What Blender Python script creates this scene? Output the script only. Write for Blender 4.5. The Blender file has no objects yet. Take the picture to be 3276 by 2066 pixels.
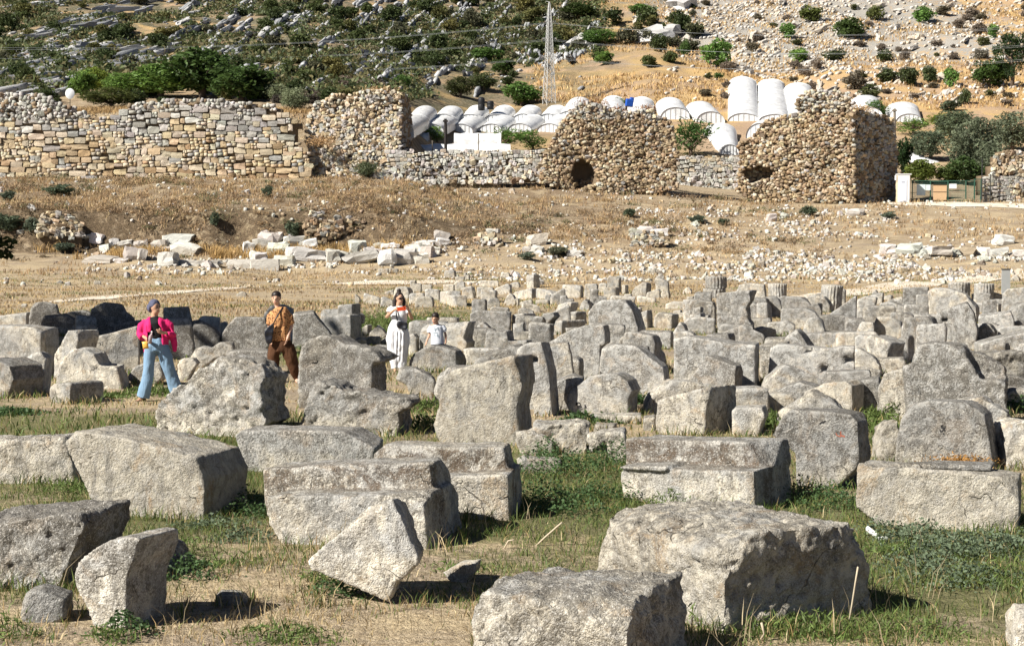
import bpy, bmesh, math, random
import numpy as np
from mathutils import Vector, Matrix

SC = bpy.context.scene
COL = SC.collection
R = math.radians
random.seed(7)
rng = np.random.default_rng(7)

# ------------------------------------------------------------------ camera, sky, sun, exposure
CAM_H = 2.45
F = 5460.0                      # focal length in pixels of the 3276 px wide photograph (60 mm on 36 mm)
CX, CY = 1638.0, 1033.0
PITCH = math.atan2(1033 - 790, F)
cam = bpy.data.cameras.new('camera'); cam.lens = 60; cam.sensor_width = 36; cam.sensor_fit = 'HORIZONTAL'
cam.clip_start = 0.1; cam.clip_end = 5000
camo = bpy.data.objects.new('camera', cam); COL.objects.link(camo)
camo.location = (0, 0, CAM_H); camo.rotation_euler = (math.pi / 2 - PITCH, 0, 0)
SC.camera = camo

LTRAV = Vector((0.84, 0.52, -0.78)).normalized()      # direction the sunlight travels
SUN_EL = math.asin(-LTRAV.z)
world = bpy.data.worlds.new('World'); SC.world = world; world.use_nodes = True
wn = world.node_tree.nodes; wl = world.node_tree.links
sky = wn.new('ShaderNodeTexSky'); sky.sky_type = 'NISHITA'; sky.sun_disc = False
sky.sun_elevation = SUN_EL
sky.sun_rotation = math.atan2(-LTRAV.x, -LTRAV.y)
sky.dust_density = 0.3; sky.air_density = 0.38; sky.altitude = 200
wl.new(sky.outputs[0], wn['Background'].inputs[0]); wn['Background'].inputs[1].default_value = 0.05
sun = bpy.data.lights.new('sun', 'SUN'); sun.energy = 5.0; sun.angle = R(0.55); sun.color = (1.0, 0.955, 0.88)
suno = bpy.data.objects.new('sun', sun); COL.objects.link(suno)
suno.rotation_euler = LTRAV.to_track_quat('-Z', 'Y').to_euler()
SC.view_settings.view_transform = 'Standard'; SC.view_settings.look = 'None'
SC.view_settings.gamma = 1.0; SC.view_settings.use_curve_mapping = False
SC.view_settings.exposure = 0.84
SC.render.engine = 'CYCLES'
SC.cycles.max_bounces = 3; SC.cycles.diffuse_bounces = 1; SC.cycles.glossy_bounces = 1; SC.cycles.transmission_bounces = 2
SC.cycles.transparent_max_bounces = 8; SC.cycles.use_denoising = True

# ------------------------------------------------------------------ pixel helpers (photograph pixels -> rays)
TILES = {'S': (0, 0, 1.0), 'D': (0, 0, 0.73504),
         'F1': (0, 1300, 1.9826), 'F2': (1092, 1300, 1.9826), 'F3': (2184, 1300, 1.9826),
         'M1': (0, 850, 2.762), 'M2': (820, 850, 2.762), 'M3': (1640, 850, 2.762), 'M4': (2456, 850, 2.762),
         'W1': (0, 250, 2.3366), 'W2': (820, 250, 2.3366), 'W3': (1640, 250, 2.3366), 'W4': (2456, 250, 2.3366),
         'H1': (0, 0, 2.2051), 'H2': (1092, 0, 2.2051), 'H3': (2184, 0, 2.2051)}
def px(t, x, y):
    a, b, c = TILES[t]
    return a + x / c, b + y / c
cp, sp = math.cos(PITCH), math.sin(PITCH)
def ray(X, Y):
    u = (X - CX) / F; v = -(Y - CY) / F
    return Vector((u, cp + v * sp, -sp + v * cp))
def at_depth(t, x, y, d):
    r = ray(*px(t, x, y)); k = d / r.y
    return Vector((r.x * k, d, CAM_H + r.z * k))
def proj(p):
    x, y, z = p[0], p[1], p[2] - CAM_H
    dz = y * cp - z * sp; uy = y * sp + z * cp
    return CX + F * x / dz, CY - F * uy / dz

# ------------------------------------------------------------------ numpy noise
def _h(ix, iy, iz, seed):
    n = (ix * 374761393 + iy * 668265263 + iz * 2147483647 + seed * 1274126177) & 0xFFFFFFFF
    n = ((n ^ (n >> 13)) * 1274126177) & 0xFFFFFFFF
    n = (n ^ (n >> 16)) & 0xFFFFFF
    return n / 8388607.5 - 1.0
def vnoise(p, seed=0):
    p = np.asarray(p, dtype=np.float64)
    i = np.floor(p).astype(np.int64); f = p - i; f = f * f * (3 - 2 * f)
    x, y, z = i[:, 0], i[:, 1], i[:, 2]; fx, fy, fz = f[:, 0], f[:, 1], f[:, 2]
    def L(a, b, t): return a + (b - a) * t
    c = [[[_h(x + a, y + b, z + e, seed) for e in (0, 1)] for b in (0, 1)] for a in (0, 1)]
    return L(L(L(c[0][0][0], c[1][0][0], fx), L(c[0][1][0], c[1][1][0], fx), fy),
             L(L(c[0][0][1], c[1][0][1], fx), L(c[0][1][1], c[1][1][1], fx), fy), fz)
def fbm(p, seed=0, octaves=4, gain=0.5):
    p = np.asarray(p, dtype=np.float64); s = np.zeros(len(p)); a = 1.0
    for o in range(octaves):
        s += a * vnoise(p * 2.0 ** o + 13.7 * o, seed + o); a *= gain
    return s

# ------------------------------------------------------------------ terrain
PL = ([-60, 70, 100, 112, 121, 122.5, 124.0, 140, 150, 152.4, 153.6, 175, 200, 270, 340, 600, 950],
      [0, 0, .25, .9, 2.1, 2.4, 4.9, 7.2, 8.6, 9.0, 14.4, 17.5, 21.5, 34.8, 51.7, 150, 270])
PC = ([-60, 70, 105, 110, 122, 134, 148, 152, 170, 200, 240, 300, 360, 600, 950],
      [0, 0, .4, .83, 2.8, 5.15, 7.6, 8.3, 10.7, 14.2, 22.3, 36.1, 54.6, 140, 270])
PR = ([-60, 70, 105, 110, 118, 130, 146, 152, 170, 200, 230, 300, 350, 600, 950],
      [0, 0, .4, .8, 1.9, 3.8, 6.2, 6.5, 8.5, 15, 20.9, 37.6, 53, 140, 270])
def sstep(a, b, x):
    t = np.clip((x - a) / (b - a), 0, 1); return t * t * (3 - 2 * t)
def terr(x, y, detail=True):
    x = np.asarray(x, dtype=np.float64); y = np.asarray(y, dtype=np.float64)
    def prof(P, w):
        return (np.interp(y - w, *P) + 2 * np.interp(y, *P) + np.interp(y + w, *P)) / 4
    y0_ = y; px_ = np.stack([x, x * 0, x * 0], 1)
    y = y + np.exp(-((y - 123.5) / 3.6) ** 2) * (1.3 * vnoise(px_ * .21 + 4.0, 15) + .7 * vnoise(px_ * .55, 16)) * (1 - sstep(-8, 2, x))
    w = np.where(y > 158, 6.0, np.where(y < 118, 3.0, 0.5))
    zl, zc, zr = prof(PL, np.where((y > 118) & (y < 158), .25, w)), prof(PC, w), prof(PR, w); y = y0_
    xc = np.interp(y, [140, 150, 156, 200, 300], [-5, -9.4, -9.6, -12, -22])
    hw = np.interp(y, [0, 135, 150, 156, 200, 300], [6, 6, 1.5, 1.2, 8, 25])
    z = zl + (zc - zl) * sstep(xc - hw, xc + hw, x)
    z = z + (zr - z) * sstep(2, 24, x)
    if detail:
        p = np.stack([x, y, np.zeros_like(x)], 1)
        z = z + 0.035 * fbm(p * 0.55, 3, 3)
        m = sstep(85, 112, y) * (1 - sstep(143, 149, y) * (1 - sstep(165, 190, y)))
        z = z + m * 0.22 * fbm(p * 0.28, 5, 4)
        m2 = sstep(215, 260, y)
        z = z + m2 * (1.3 * fbm(p * 0.05, 9, 3) + 0.35 * fbm(p * 0.3, 11, 2))
    return z
def gz(x, y):
    return float(terr(np.array([x]), np.array([y]))[0])
_ts = np.concatenate([np.arange(6, 60, .1), np.arange(60, 170, .25), np.arange(170, 700, 1.0)])
def ground_hit(t, x, y, dmin=6.0, dmax=700.0):
    r = ray(*px(t, x, y)); ax, az = r.x / r.y, r.z / r.y
    ts = _ts[(_ts >= dmin) & (_ts <= dmax)]; z = CAM_H + az * ts
    below = np.nonzero(z < terr(ax * ts, ts, False))[0]; k = ts[below[0]] if len(below) else ts[-1]
    m = 1.2 if k < 85 else 8.0        # refine on the detailed surface
    t2 = np.linspace(max(dmin, k - m), min(dmax, k + m), 120); z = CAM_H + az * t2; g = terr(ax * t2, t2)
    b = np.nonzero(z < g)[0]; d = k
    if len(b):
        q = b[0]; d = t2[q]
        if q > 0:
            e0, e1 = z[q - 1] - g[q - 1], z[q] - g[q]; d = t2[q - 1] + (t2[q] - t2[q - 1]) * e0 / (e0 - e1 + 1e-9)
    return Vector((ax * d, d, gz(ax * d, d)))

# ------------------------------------------------------------------ material helpers
class NT:
    def __init__(s, name):
        s.m = bpy.data.materials.new(name); s.m.use_nodes = True
        s.n = s.m.node_tree.nodes; s.l = s.m.node_tree.links
        s.b = s.n['Principled BSDF']; s.b.inputs['Roughness'].default_value = 0.9
        s.b.inputs['Specular IOR Level'].default_value = 0.2
    def node(s, t, **kw):
        o = s.n.new(t)
        for k, v in kw.items(): setattr(o, k, v)
        return o
    def set(s, sock, v):
        if isinstance(v, bpy.types.NodeSocket): s.l.new(v, sock)
        elif v is not None: sock.default_value = v
    def coord(s, kind='Object', rnd=True):
        tc = s.node('ShaderNodeTexCoord').outputs[kind]
        if not rnd: return tc
        oi = s.node('ShaderNodeObjectInfo')
        mul = s.math('MULTIPLY', oi.outputs['Random'], 91.7)
        va = s.node('ShaderNodeVectorMath', operation='ADD'); s.l.new(tc, va.inputs[0]); s.l.new(mul, va.inputs[1])
        return va.outputs[0]
    def math(s, op, a, b=None, c=None, clamp=False):
        o = s.node('ShaderNodeMath', operation=op); o.use_clamp = clamp
        s.set(o.inputs[0], a)
        if b is not None: s.set(o.inputs[1], b)
        if c is not None: s.set(o.inputs[2], c)
        return o.outputs[0]
    def scale(s, v, xyz):
        o = s.node('ShaderNodeVectorMath', operation='MULTIPLY'); s.l.new(v, o.inputs[0]); o.inputs[1].default_value = xyz
        return o.outputs[0]
    def noise(s, v, sc, det=5, rough=0.6, dist=0.0, color=False):
        o = s.node('ShaderNodeTexNoise'); s.l.new(v, o.inputs['Vector'])
        o.inputs['Scale'].default_value = sc; o.inputs['Detail'].default_value = det
        o.inputs['Roughness'].default_value = rough; o.inputs['Distortion'].default_value = dist
        return o.outputs['Color' if color else 'Fac']
    def voro(s, v, sc, feature='F1', out='Distance'):
        o = s.node('ShaderNodeTexVoronoi', feature=feature); s.l.new(v, o.inputs['Vector']); o.inputs['Scale'].default_value = sc
        return o.outputs[out]
    def ramp(s, f, a, b):
        o = s.node('ShaderNodeMapRange'); o.interpolation_type = 'SMOOTHSTEP'
        s.l.new(f, o.inputs[0]); o.inputs[1].default_value = a; o.inputs[2].default_value = b
        return o.outputs[0]
    def mix(s, f, a, b, mode='MIX'):
        o = s.node('ShaderNodeMix', data_type='RGBA', blend_type=mode)
        s.set(o.inputs[0], f)
        for k, v in ((6, a), (7, b)):
            if isinstance(v, tuple): v = (*v, 1.0) if len(v) == 3 else v
            s.set(o.inputs[k], v)
        return o.outputs[2]
    def attr(s, name, typ='OBJECT', out='Fac'):
        o = s.node('ShaderNodeAttribute', attribute_type=typ, attribute_name=name)
        return o.outputs[out]
    def bump(s, h, strength, dist):
        o = s.node('ShaderNodeBump'); o.inputs['Strength'].default_value = strength; o.inputs['Distance'].default_value = dist
        s.l.new(h, o.inputs['Height']); s.l.new(o.outputs[0], s.b.inputs['Normal']); return o
    def color(s, c): s.set(s.b.inputs['Base Color'], (*c, 1) if isinstance(c, tuple) else c)

def plain(name, col, rough=0.8, var=0.12, sc=20.0, spec=0.2, bump=0.0):
    t = NT(name); v = t.coord()
    n = t.noise(v, sc, 4)
    f = t.math('MULTIPLY_ADD', n, var * 2, 1 - var)
    c = t.mix(1.0, (*col, 1), f, 'MULTIPLY'); t.color(c)
    t.b.inputs['Roughness'].default_value = rough; t.b.inputs['Specular IOR Level'].default_value = spec
    if bump: t.bump(n, bump, 0.02)
    return t.m

# weathered limestone / marble of the fallen blocks; 'tone' 0 grey .. 1 cream, 'lichen' amount of dark lichen
def marble_mat():
    t = NT('weathered_marble'); v = t.coord()
    tone = t.attr('tone'); lich = t.attr('lichen'); stain = t.attr('stain', 'GEOMETRY')
    vs = t.scale(v, (1.0, 1.0, 0.22))
    n1 = t.noise(v, 1.9, 4, .62, .5); n2 = t.noise(v, 9.0, 4, .68, .3); n3 = t.noise(v, 42.0, 3, .7)
    n4 = t.noise(vs, 6.5, 3, .65, .4); n5 = t.noise(v, 4.2, 5, .72, 1.2)
    n6 = t.noise(v, 110.0, 2, .7)
    gray = t.mix(t.ramp(n2, .42, .60), (.45, .44, .41), (.28, .275, .255))
    cream = t.mix(t.ramp(n2, .42, .60), (.70, .64, .52), (.49, .44, .35))
    raw = t.node('ShaderNodeSeparateXYZ'); t.l.new(t.node('ShaderNodeTexCoord').outputs['Object'], raw.inputs[0])
    low = t.ramp(t.math('ADD', raw.outputs['Z'], t.math('MULTIPLY', n1, .35)), .62, .26)
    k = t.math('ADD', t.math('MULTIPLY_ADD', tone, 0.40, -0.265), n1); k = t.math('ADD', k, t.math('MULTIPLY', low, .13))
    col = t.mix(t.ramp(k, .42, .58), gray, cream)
    # grey weathering runs
    col = t.mix(t.math('MULTIPLY', t.ramp(n4, .50, .62), .55), col, (.24, .225, .20))
    # broad dark crusts
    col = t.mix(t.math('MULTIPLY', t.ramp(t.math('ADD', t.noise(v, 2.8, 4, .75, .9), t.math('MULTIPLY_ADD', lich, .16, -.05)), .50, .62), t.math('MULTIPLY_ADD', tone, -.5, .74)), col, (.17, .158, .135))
    # pale fresh patches
    col = t.mix(t.math('MULTIPLY', t.ramp(n5, .53, .61), .60), col, (.74, .70, .62))
    # ochre stains
    k2 = t.math('MULTIPLY', t.ramp(t.noise(v, 2.6, 4, .7, .8), .54, .66), t.math('MULTIPLY_ADD', tone, .45, .12))
    col = t.mix(k2, col, (.40, .26, .125))
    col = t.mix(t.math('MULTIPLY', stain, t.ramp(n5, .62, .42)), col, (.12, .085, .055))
    # lichen: fine dark speckle, patchy, more on weathered tops
    geo = t.node('ShaderNodeNewGeometry'); sx = t.node('ShaderNodeSeparateXYZ'); t.l.new(geo.outputs['Normal'], sx.inputs[0])
    up = t.math('MULTIPLY', t.ramp(sx.outputs['Z'], .5, .9), .060)
    s1 = t.math('ADD', t.math('MULTIPLY', n3, .45), t.math('MULTIPLY', n2, .30)); s1 = t.math('ADD', s1, t.math('MULTIPLY', n1, .25))
    s1 = t.math('ADD', s1, t.math('MULTIPLY_ADD', lich, .30, -.095)); s1 = t.math('ADD', s1, up); s1 = t.math('SUBTRACT', s1, t.math('MULTIPLY', low, .035))
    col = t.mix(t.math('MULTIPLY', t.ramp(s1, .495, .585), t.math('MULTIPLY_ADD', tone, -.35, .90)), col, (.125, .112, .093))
    s2 = t.math('ADD', t.math('MULTIPLY', n6, .55), t.math('MULTIPLY', n5, .45))
    col = t.mix(t.math('MULTIPLY', t.ramp(s2, .50, .57), .50), col, (.16, .142, .115))
    col = t.mix(t.math('MULTIPLY', t.ramp(t.noise(v, 64, 3, .7), .56, .64), .60), col, (.78, .75, .68))
    # worn pale arrises
    col = t.mix(t.math('MULTIPLY', t.ramp(geo.outputs['Pointiness'], .53, .60), .45), col, (.72, .68, .60))
    # every block its own stone: overall darker or paler
    oi = t.node('ShaderNodeObjectInfo'); col = t.mix(1.0, col, t.math('MULTIPLY_ADD', oi.outputs['Random'], .38, .70), 'MULTIPLY')
    # hairline cracks
    cr = t.voro(t.mix(.25, v, t.noise(v, 4, 2, .6, 0, True)), 2.0, 'DISTANCE_TO_EDGE')
    crm = t.math('MULTIPLY', t.math('SUBTRACT', 1.0, t.ramp(cr, .0, .010)), t.ramp(n1, .54, .62))
    col = t.mix(t.math('MULTIPLY', crm, .7), col, (.10, .085, .065))
    t.color(col)
    h = t.math('ADD', t.math('MULTIPLY', n2, .8), t.math('MULTIPLY', n3, .65))
    h = t.math('ADD', h, t.math('MULTIPLY', n6, .25))
    h = t.math('SUBTRACT', h, t.math('MULTIPLY', crm, .5))
    t.bump(h, .95, .04)
    return t.m

def stone_mat(name, objcol=True):
    t = NT(name); v = t.coord(rnd=objcol)
    if objcol: base = t.node('ShaderNodeObjectInfo').outputs['Color']
    else: base = t.attr('Col', 'GEOMETRY', 'Color')
    n1 = t.noise(v, 2.5, 6, .65); n2 = t.noise(v, 14, 6, .7)
    f = t.math('MULTIPLY_ADD', t.math('ADD', n1, n2), .75, .25)
    c = t.mix(1.0, base, f, 'MULTIPLY')
    c = t.mix(t.math('MULTIPLY', t.ramp(n2, .58, .72), .5), c, (.10, .09, .075))
    t.color(c); t.bump(t.math('ADD', n1, n2), .8, .08)
    return t.m

def leaf_mat(name, objcol=True, col=(.06, .10, .03), trans=.25):
    t = NT(name)
    if objcol: base = t.node('ShaderNodeObjectInfo').outputs['Color']
    else: base = t.attr('Col', 'GEOMETRY', 'Color')
    t.color(base); t.b.inputs['Roughness'].default_value = .6
    t.b.inputs['Specular IOR Level'].default_value = .25
    tr = t.node('ShaderNodeBsdfTranslucent'); t.l.new(base, tr.inputs[0])
    mx = t.node('ShaderNodeMixShader'); mx.inputs[0].default_value = trans
    t.l.new(t.b.outputs[0], mx.inputs[1]); t.l.new(tr.outputs[0], mx.inputs[2])
    t.l.new(mx.outputs[0], t.n['Material Output'].inputs[0])
    return t.m

def leafv_mat(name):
    # crown leaves: object colour times a per-leaf tint stored on the mesh
    t = NT(name); base = t.node('ShaderNodeObjectInfo').outputs['Color']
    tint = t.attr('Col', 'GEOMETRY', 'Color')
    c = t.mix(1.0, base, tint, 'MULTIPLY'); t.color(c); t.b.inputs['Roughness'].default_value = .55
    tr = t.node('ShaderNodeBsdfTranslucent'); t.l.new(c, tr.inputs[0])
    mx = t.node('ShaderNodeMixShader'); mx.inputs[0].default_value = .32
    t.l.new(t.b.outputs[0], mx.inputs[1]); t.l.new(tr.outputs[0], mx.inputs[2])
    t.l.new(mx.outputs[0], t.n['Material Output'].inputs[0])
    return t.m

def ground_mat():
    t = NT('dry_ground'); v = t.coord('Object', False)
    green = t.attr('green', 'GEOMETRY'); hill = t.attr('hill', 'GEOMETRY'); scree = t.attr('scree', 'GEOMETRY')
    red = t.attr('red', 'GEOMETRY')
    n2 = t.noise(v, 2.2, 5, .7, .4); n3 = t.noise(v, 14, 4, .75); n4 = t.noise(v, 55, 3, .7)
    vs = t.scale(v, (.35, 1, 1)); n5 = t.noise(vs, 1.1, 6, .7, .6)
    soil = t.mix(t.ramp(n3, .4, .6), (.42, .34, .245), (.25, .195, .135))
    straw = t.mix(t.ramp(n3, .4, .6), (.56, .45, .285), (.37, .285, .175))
    brown = t.mix(t.ramp(n3, .4, .6), (.34, .255, .165), (.18, .13, .085))
    c = t.mix(t.ramp(n5, .38, .62), soil, straw)
    c = t.mix(t.math('MULTIPLY', t.ramp(t.noise(v, .55, 5, .7, .8), .42, .56), red), c, brown)
    gk = t.math('ADD', green, t.math('MULTIPLY_ADD', n2, 1.1, -.55))
    c = t.mix(t.math('MULTIPLY', t.ramp(gk, .42, .72), .75), c, t.mix(t.ramp(n3, .3, .7), (.15, .16, .055), (.08, .095, .032)))
    dry = t.mix(t.ramp(n3, .3, .72), (.58, .40, .18), (.36, .24, .115))
    earth = t.mix(t.ramp(n3, .3, .72), (.47, .33, .22), (.28, .20, .13))
    hc = t.mix(t.ramp(t.noise(v, .09, 5, .7, .5), .40, .60), dry, earth)
    grey = t.mix(t.ramp(n3, .35, .65), (.42, .40, .36), (.22, .20, .17))
    gsc = t.noise(v, .5, 7, .75, .8)
    hc = t.mix(t.ramp(t.math('ADD', t.math('MULTIPLY_ADD', scree, .5, -.25), gsc), .5, .66), hc, grey)
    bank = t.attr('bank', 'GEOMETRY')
    c = t.mix(t.math('MULTIPLY', bank, t.ramp(n2, .70, .46)), c, t.mix(t.ramp(n3, .42, .58), (.16, .115, .07), (.06, .045, .03)))  # exposed brown earth, darkened so the colour also carries the bank's shaded recesses
    scrub = t.attr('scrub', 'GEOMETRY')
    hc = t.mix(t.math('MULTIPLY', scrub, t.ramp(t.noise(v, .16, 5, .7, .6), .66, .44)), hc, t.mix(t.ramp(n2, .4, .6), (.20, .175, .12), (.085, .082, .048)))
    c = t.mix(hill, c, hc)
    c = t.mix(t.math('MULTIPLY', t.ramp(n4, .60, .74), .45), c, (.52, .45, .34))
    c = t.mix(t.math('MULTIPLY', t.ramp(n4, .42, .30), .5), c, (.12, .085, .05))
    t.color(c)
    t.bump(t.math('ADD', t.math('ADD', t.math('MULTIPLY', n2, .5), n3), t.math('MULTIPLY', n4, .4)), .9, .06)
    t.b.inputs['Specular IOR Level'].default_value = .05
    return t.m

def path_mat():
    t = NT('pale_path'); v = t.coord('Object', False)
    n1 = t.noise(v, .8, 6, .7); n2 = t.noise(v, 9, 6, .7)
    c = t.mix(t.ramp(n1, .35, .65), (.70, .63, .52), (.54, .46, .35))
    c = t.mix(t.math('MULTIPLY', t.ramp(n2, .55, .7), .5), c, (.30, .24, .17)); t.color(c)
    t.bump(n2, .6, .03); return t.m

MAT = dict(marble=marble_mat(), stone=stone_mat('rubble_stone'), stonev=stone_mat('rubble_stone_mixed', False),
           leaf=leafv_mat('tree_leaf'), blade=leaf_mat('grass_blade', False), ground=ground_mat(), path=path_mat(),
           bark=plain('bark', (.13, .10, .075), .9, .3, 12, .1, .5))

# ------------------------------------------------------------------ object helpers
def mesh_np(name, V, faces, mat=None, smooth=False, col=None):
    """faces: (N,k) int array or list of arrays"""
    me = bpy.data.meshes.new(name)
    if not isinstance(faces, (list, tuple)): faces = [faces]
    faces = [np.asarray(f, dtype=np.int32) for f in faces if len(f)]
    V = np.asarray(V, dtype=np.float32)
    me.vertices.add(len(V)); me.vertices.foreach_set('co', V.ravel())
    nl = sum(f.size for f in faces); nf = sum(len(f) for f in faces)
    me.loops.add(nl); me.loops.foreach_set('vertex_index', np.concatenate([f.ravel() for f in faces]))
    starts = []; o = 0
    for f in faces:
        starts.append(np.arange(len(f)) * f.shape[1] + o); o += f.size
    me.polygons.add(nf); me.polygons.foreach_set('loop_start', np.concatenate(starts).astype(np.int32))
    me.update(calc_edges=True); me.validate()
    if smooth: me.polygons.foreach_set('use_smooth', np.ones(len(me.polygons), dtype=bool))
    if col is not None:
        a = me.color_attributes.new('Col', 'FLOAT_COLOR', 'POINT')
        c = np.ones((len(V), 4), dtype=np.float32); c[:, :3] = col; a.data.foreach_set('color', c.ravel())
    if mat: me.materials.append(mat)
    return me
def tag(o, label=None, cat=None, group=None, kind=None):
    if label: o['label'] = label
    if cat: o['category'] = cat
    if group: o['group'] = group
    if kind: o['kind'] = kind
    return o
def link(name, data, parent=None, loc=None, rot=None, scale=None):
    o = bpy.data.objects.new(name, data); COL.objects.link(o)
    if parent: o.parent = parent
    if loc is not None: o.location = loc
    if rot is not None: o.rotation_euler = rot
    if scale is not None: o.scale = scale
    return o
def empty(name, loc=(0, 0, 0), rz=0.0):
    o = link(name, None, None, loc, (0, 0, rz)); o.empty_display_size = .2; return o

class MB:
    """collects simple shapes into one mesh"""
    def __init__(s): s.V = []; s.F = []
    def add(s, V, Fs):
        b = len(s.V); s.V += [tuple(v) for v in V]; s.F += [tuple(i + b for i in f) for f in Fs]; return s
    def box(s, c, d, M=None):
        V = [Vector((c[0] + a * d[0] / 2, c[1] + b * d[1] / 2, c[2] + e * d[2] / 2)) for e in (-1, 1) for b in (-1, 1) for a in (-1, 1)]
        if M: V = [M @ v for v in V]
        return s.add(V, [(0, 2, 3, 1), (4, 5, 7, 6), (0, 1, 5, 4), (2, 6, 7, 3), (0, 4, 6, 2), (1, 3, 7, 5)])
    def tube(s, pts, rad, seg=8, flat=1.0, up=None):
        pts = [Vector(p) for p in pts]
        if not isinstance(rad, (list, tuple)): rad = [rad] * len(pts)
        V = []; n = len(pts); ref = None
        for i, p in enumerate(pts):
            d = (pts[min(i + 1, n - 1)] - pts[max(i - 1, 0)]).normalized()
            a = Vector(up) if up else (Vector((0, 0, 1)) if abs(d.z) < .9 else Vector((0, 1, 0)))
            e1 = d.cross(a).normalized()
            if ref is not None and e1.dot(ref) < 0: e1 = -e1
            ref = e1; e2 = d.cross(e1)
            r = rad[i]; rx, ry = r if isinstance(r, (list, tuple)) else (r, r * flat)
            for k in range(seg):
                t = 2 * math.pi * k / seg; V.append(p + e1 * (rx * math.cos(t)) + e2 * (ry * math.sin(t)))
        Fs = []
        for i in range(n - 1):
            for k in range(seg):
                a = i * seg + k; b = i * seg + (k + 1) % seg; Fs.append((a, b, b + seg, a + seg))
        Fs.append(tuple(range(seg))[::-1]); Fs.append(tuple(range((n - 1) * seg, n * seg)))
        return s.add(V, Fs)
    def ball(s, c, r, seg=12, rings=8):
        if not isinstance(r, (list, tuple)): r = (r, r, r)
        V = [(c[0], c[1], c[2] - r[2])]
        for i in range(1, rings):
            t = math.pi * i / rings
            for k in range(seg):
                q = 2 * math.pi * k / seg
                V.append((c[0] + r[0] * math.sin(t) * math.cos(q), c[1] + r[1] * math.sin(t) * math.sin(q), c[2] - r[2] * math.cos(t)))
        V.append((c[0], c[1], c[2] + r[2])); Fs = []; L = len(V) - 1
        for k in range(seg): Fs.append((0, 1 + (k + 1) % seg, 1 + k))
        for i in range(rings - 2):
            for k in range(seg):
                a = 1 + i * seg + k; b = 1 + i * seg + (k + 1) % seg; Fs.append((a, b, b + seg, a + seg))
        for k in range(seg): Fs.append((L, L - seg + k, L - seg + (k + 1) % seg))
        return s.add(V, Fs)
    def mesh(s, name, mat=None, smooth=False):
        me = bpy.data.meshes.new(name); me.from_pydata(s.V, [], s.F); me.update()
        bm = bmesh.new(); bm.from_mesh(me); bmesh.ops.recalc_face_normals(bm, faces=bm.faces); bm.to_mesh(me); bm.free()
        if smooth: me.polygons.foreach_set('use_smooth', np.ones(len(me.polygons), dtype=bool))
        if mat: me.materials.append(mat)
        return me
    def build(s, name, mat, parent=None, smooth=False, loc=None, rot=None):
        return link(name, s.mesh(name, mat, smooth), parent, loc, rot)

# ------------------------------------------------------------------ ground sheet
def axis(parts):
    out = []
    for a, b, st in parts: out += list(np.arange(a, b, st))
    return out
xs = axis([(-900, -200, 70), (-200, -130, 8), (-130, -46, 1.6), (-46, 46, .55), (46, 130, 1.6), (130, 200, 8), (200, 901, 70)])
ys = axis([(-60, 6, 4), (6, 118, .6), (118, 130, .3), (130, 150, .5), (150, 156, .25), (156, 200, .9), (200, 400, 1.6), (400, 960, 28)])
gx, gy = np.meshgrid(xs, ys); gxf, gyf = gx.ravel(), gy.ravel(); gzf = terr(gxf, gyf)
nx, ny = len(xs), len(ys)
ii = (np.arange(ny - 1)[:, None] * nx + np.arange(nx - 1)[None, :]).ravel()
gme = mesh_np('ground', np.stack([gxf, gyf, gzf], 1), np.stack([ii, ii + 1, ii + nx + 1, ii + nx], 1), MAT['ground'], True)
P2 = np.stack([gxf, gyf, gxf * 0], 1)
def green_at(x, y):
    p = np.stack([x, y, x * 0], 1)
    near = 1 - sstep(38, 62, y)
    g = .40 + .33 * fbm(p * .22, 21, 3)
    g = g + .35 * np.exp(-(((x - 3.2) / 3.5) ** 2 + ((y - 12) / 4.5) ** 2))
    g = g + .30 * np.exp(-(((x + 5.0) / 2.6) ** 2 + ((y - 24) / 2.2) ** 2))
    g = g + .30 * np.exp(-(((x - .6) / 1.2) ** 2 + ((y - 16.5) / 3.0) ** 2))
    g = g + .30 * np.exp(-(((x + 3.2) / 1.1) ** 2 + ((y - 16.0) / 2.5) ** 2))
    g = g - .40 * np.exp(-(((x + 1.6) / 1.4) ** 2 + ((y - 10.0) / 1.6) ** 2))
    far = .15 + .26 * fbm(p * .16, 22, 3) + .28 * np.exp(-(((x + 2.5) / 4.5) ** 2 + ((y - 62) / 8.) ** 2))
    return np.clip(near * g + (1 - near) * far, 0, 1)
def addattr(me, name, val):
    a = me.attributes.new(name, 'FLOAT', 'POINT'); a.data.foreach_set('value', np.asarray(val, dtype=np.float32))
addattr(gme, 'green', green_at(gxf, gyf))
addattr(gme, 'hill', sstep(165, 215, gyf))
addattr(gme, 'red', np.clip(sstep(112, 126, gyf) * (1.1 - .6 * sstep(5, 18, gxf)), 0, 1))
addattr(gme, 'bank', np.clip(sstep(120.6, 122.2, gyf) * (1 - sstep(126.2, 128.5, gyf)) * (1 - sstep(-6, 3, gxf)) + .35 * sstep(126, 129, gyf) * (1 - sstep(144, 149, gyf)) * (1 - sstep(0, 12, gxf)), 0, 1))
addattr(gme, 'scrub', np.clip((1 - sstep(-12, 32, gxf - (gyf - 230) * .12)) * sstep(180, 225, gyf), 0, 1))
addattr(gme, 'scree', (.25 + .75 * sstep(-12, 32, gxf)) * np.clip(sstep(260, 285, gyf) * (.75 + .3 * fbm(P2 * .03, 31, 2)) * (1 - .55 * sstep(40, 0, np.abs(gxf - 15) + (gyf - 235) * .1)), 0, 1))
tag(link('ground', gme), kind='structure')

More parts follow.
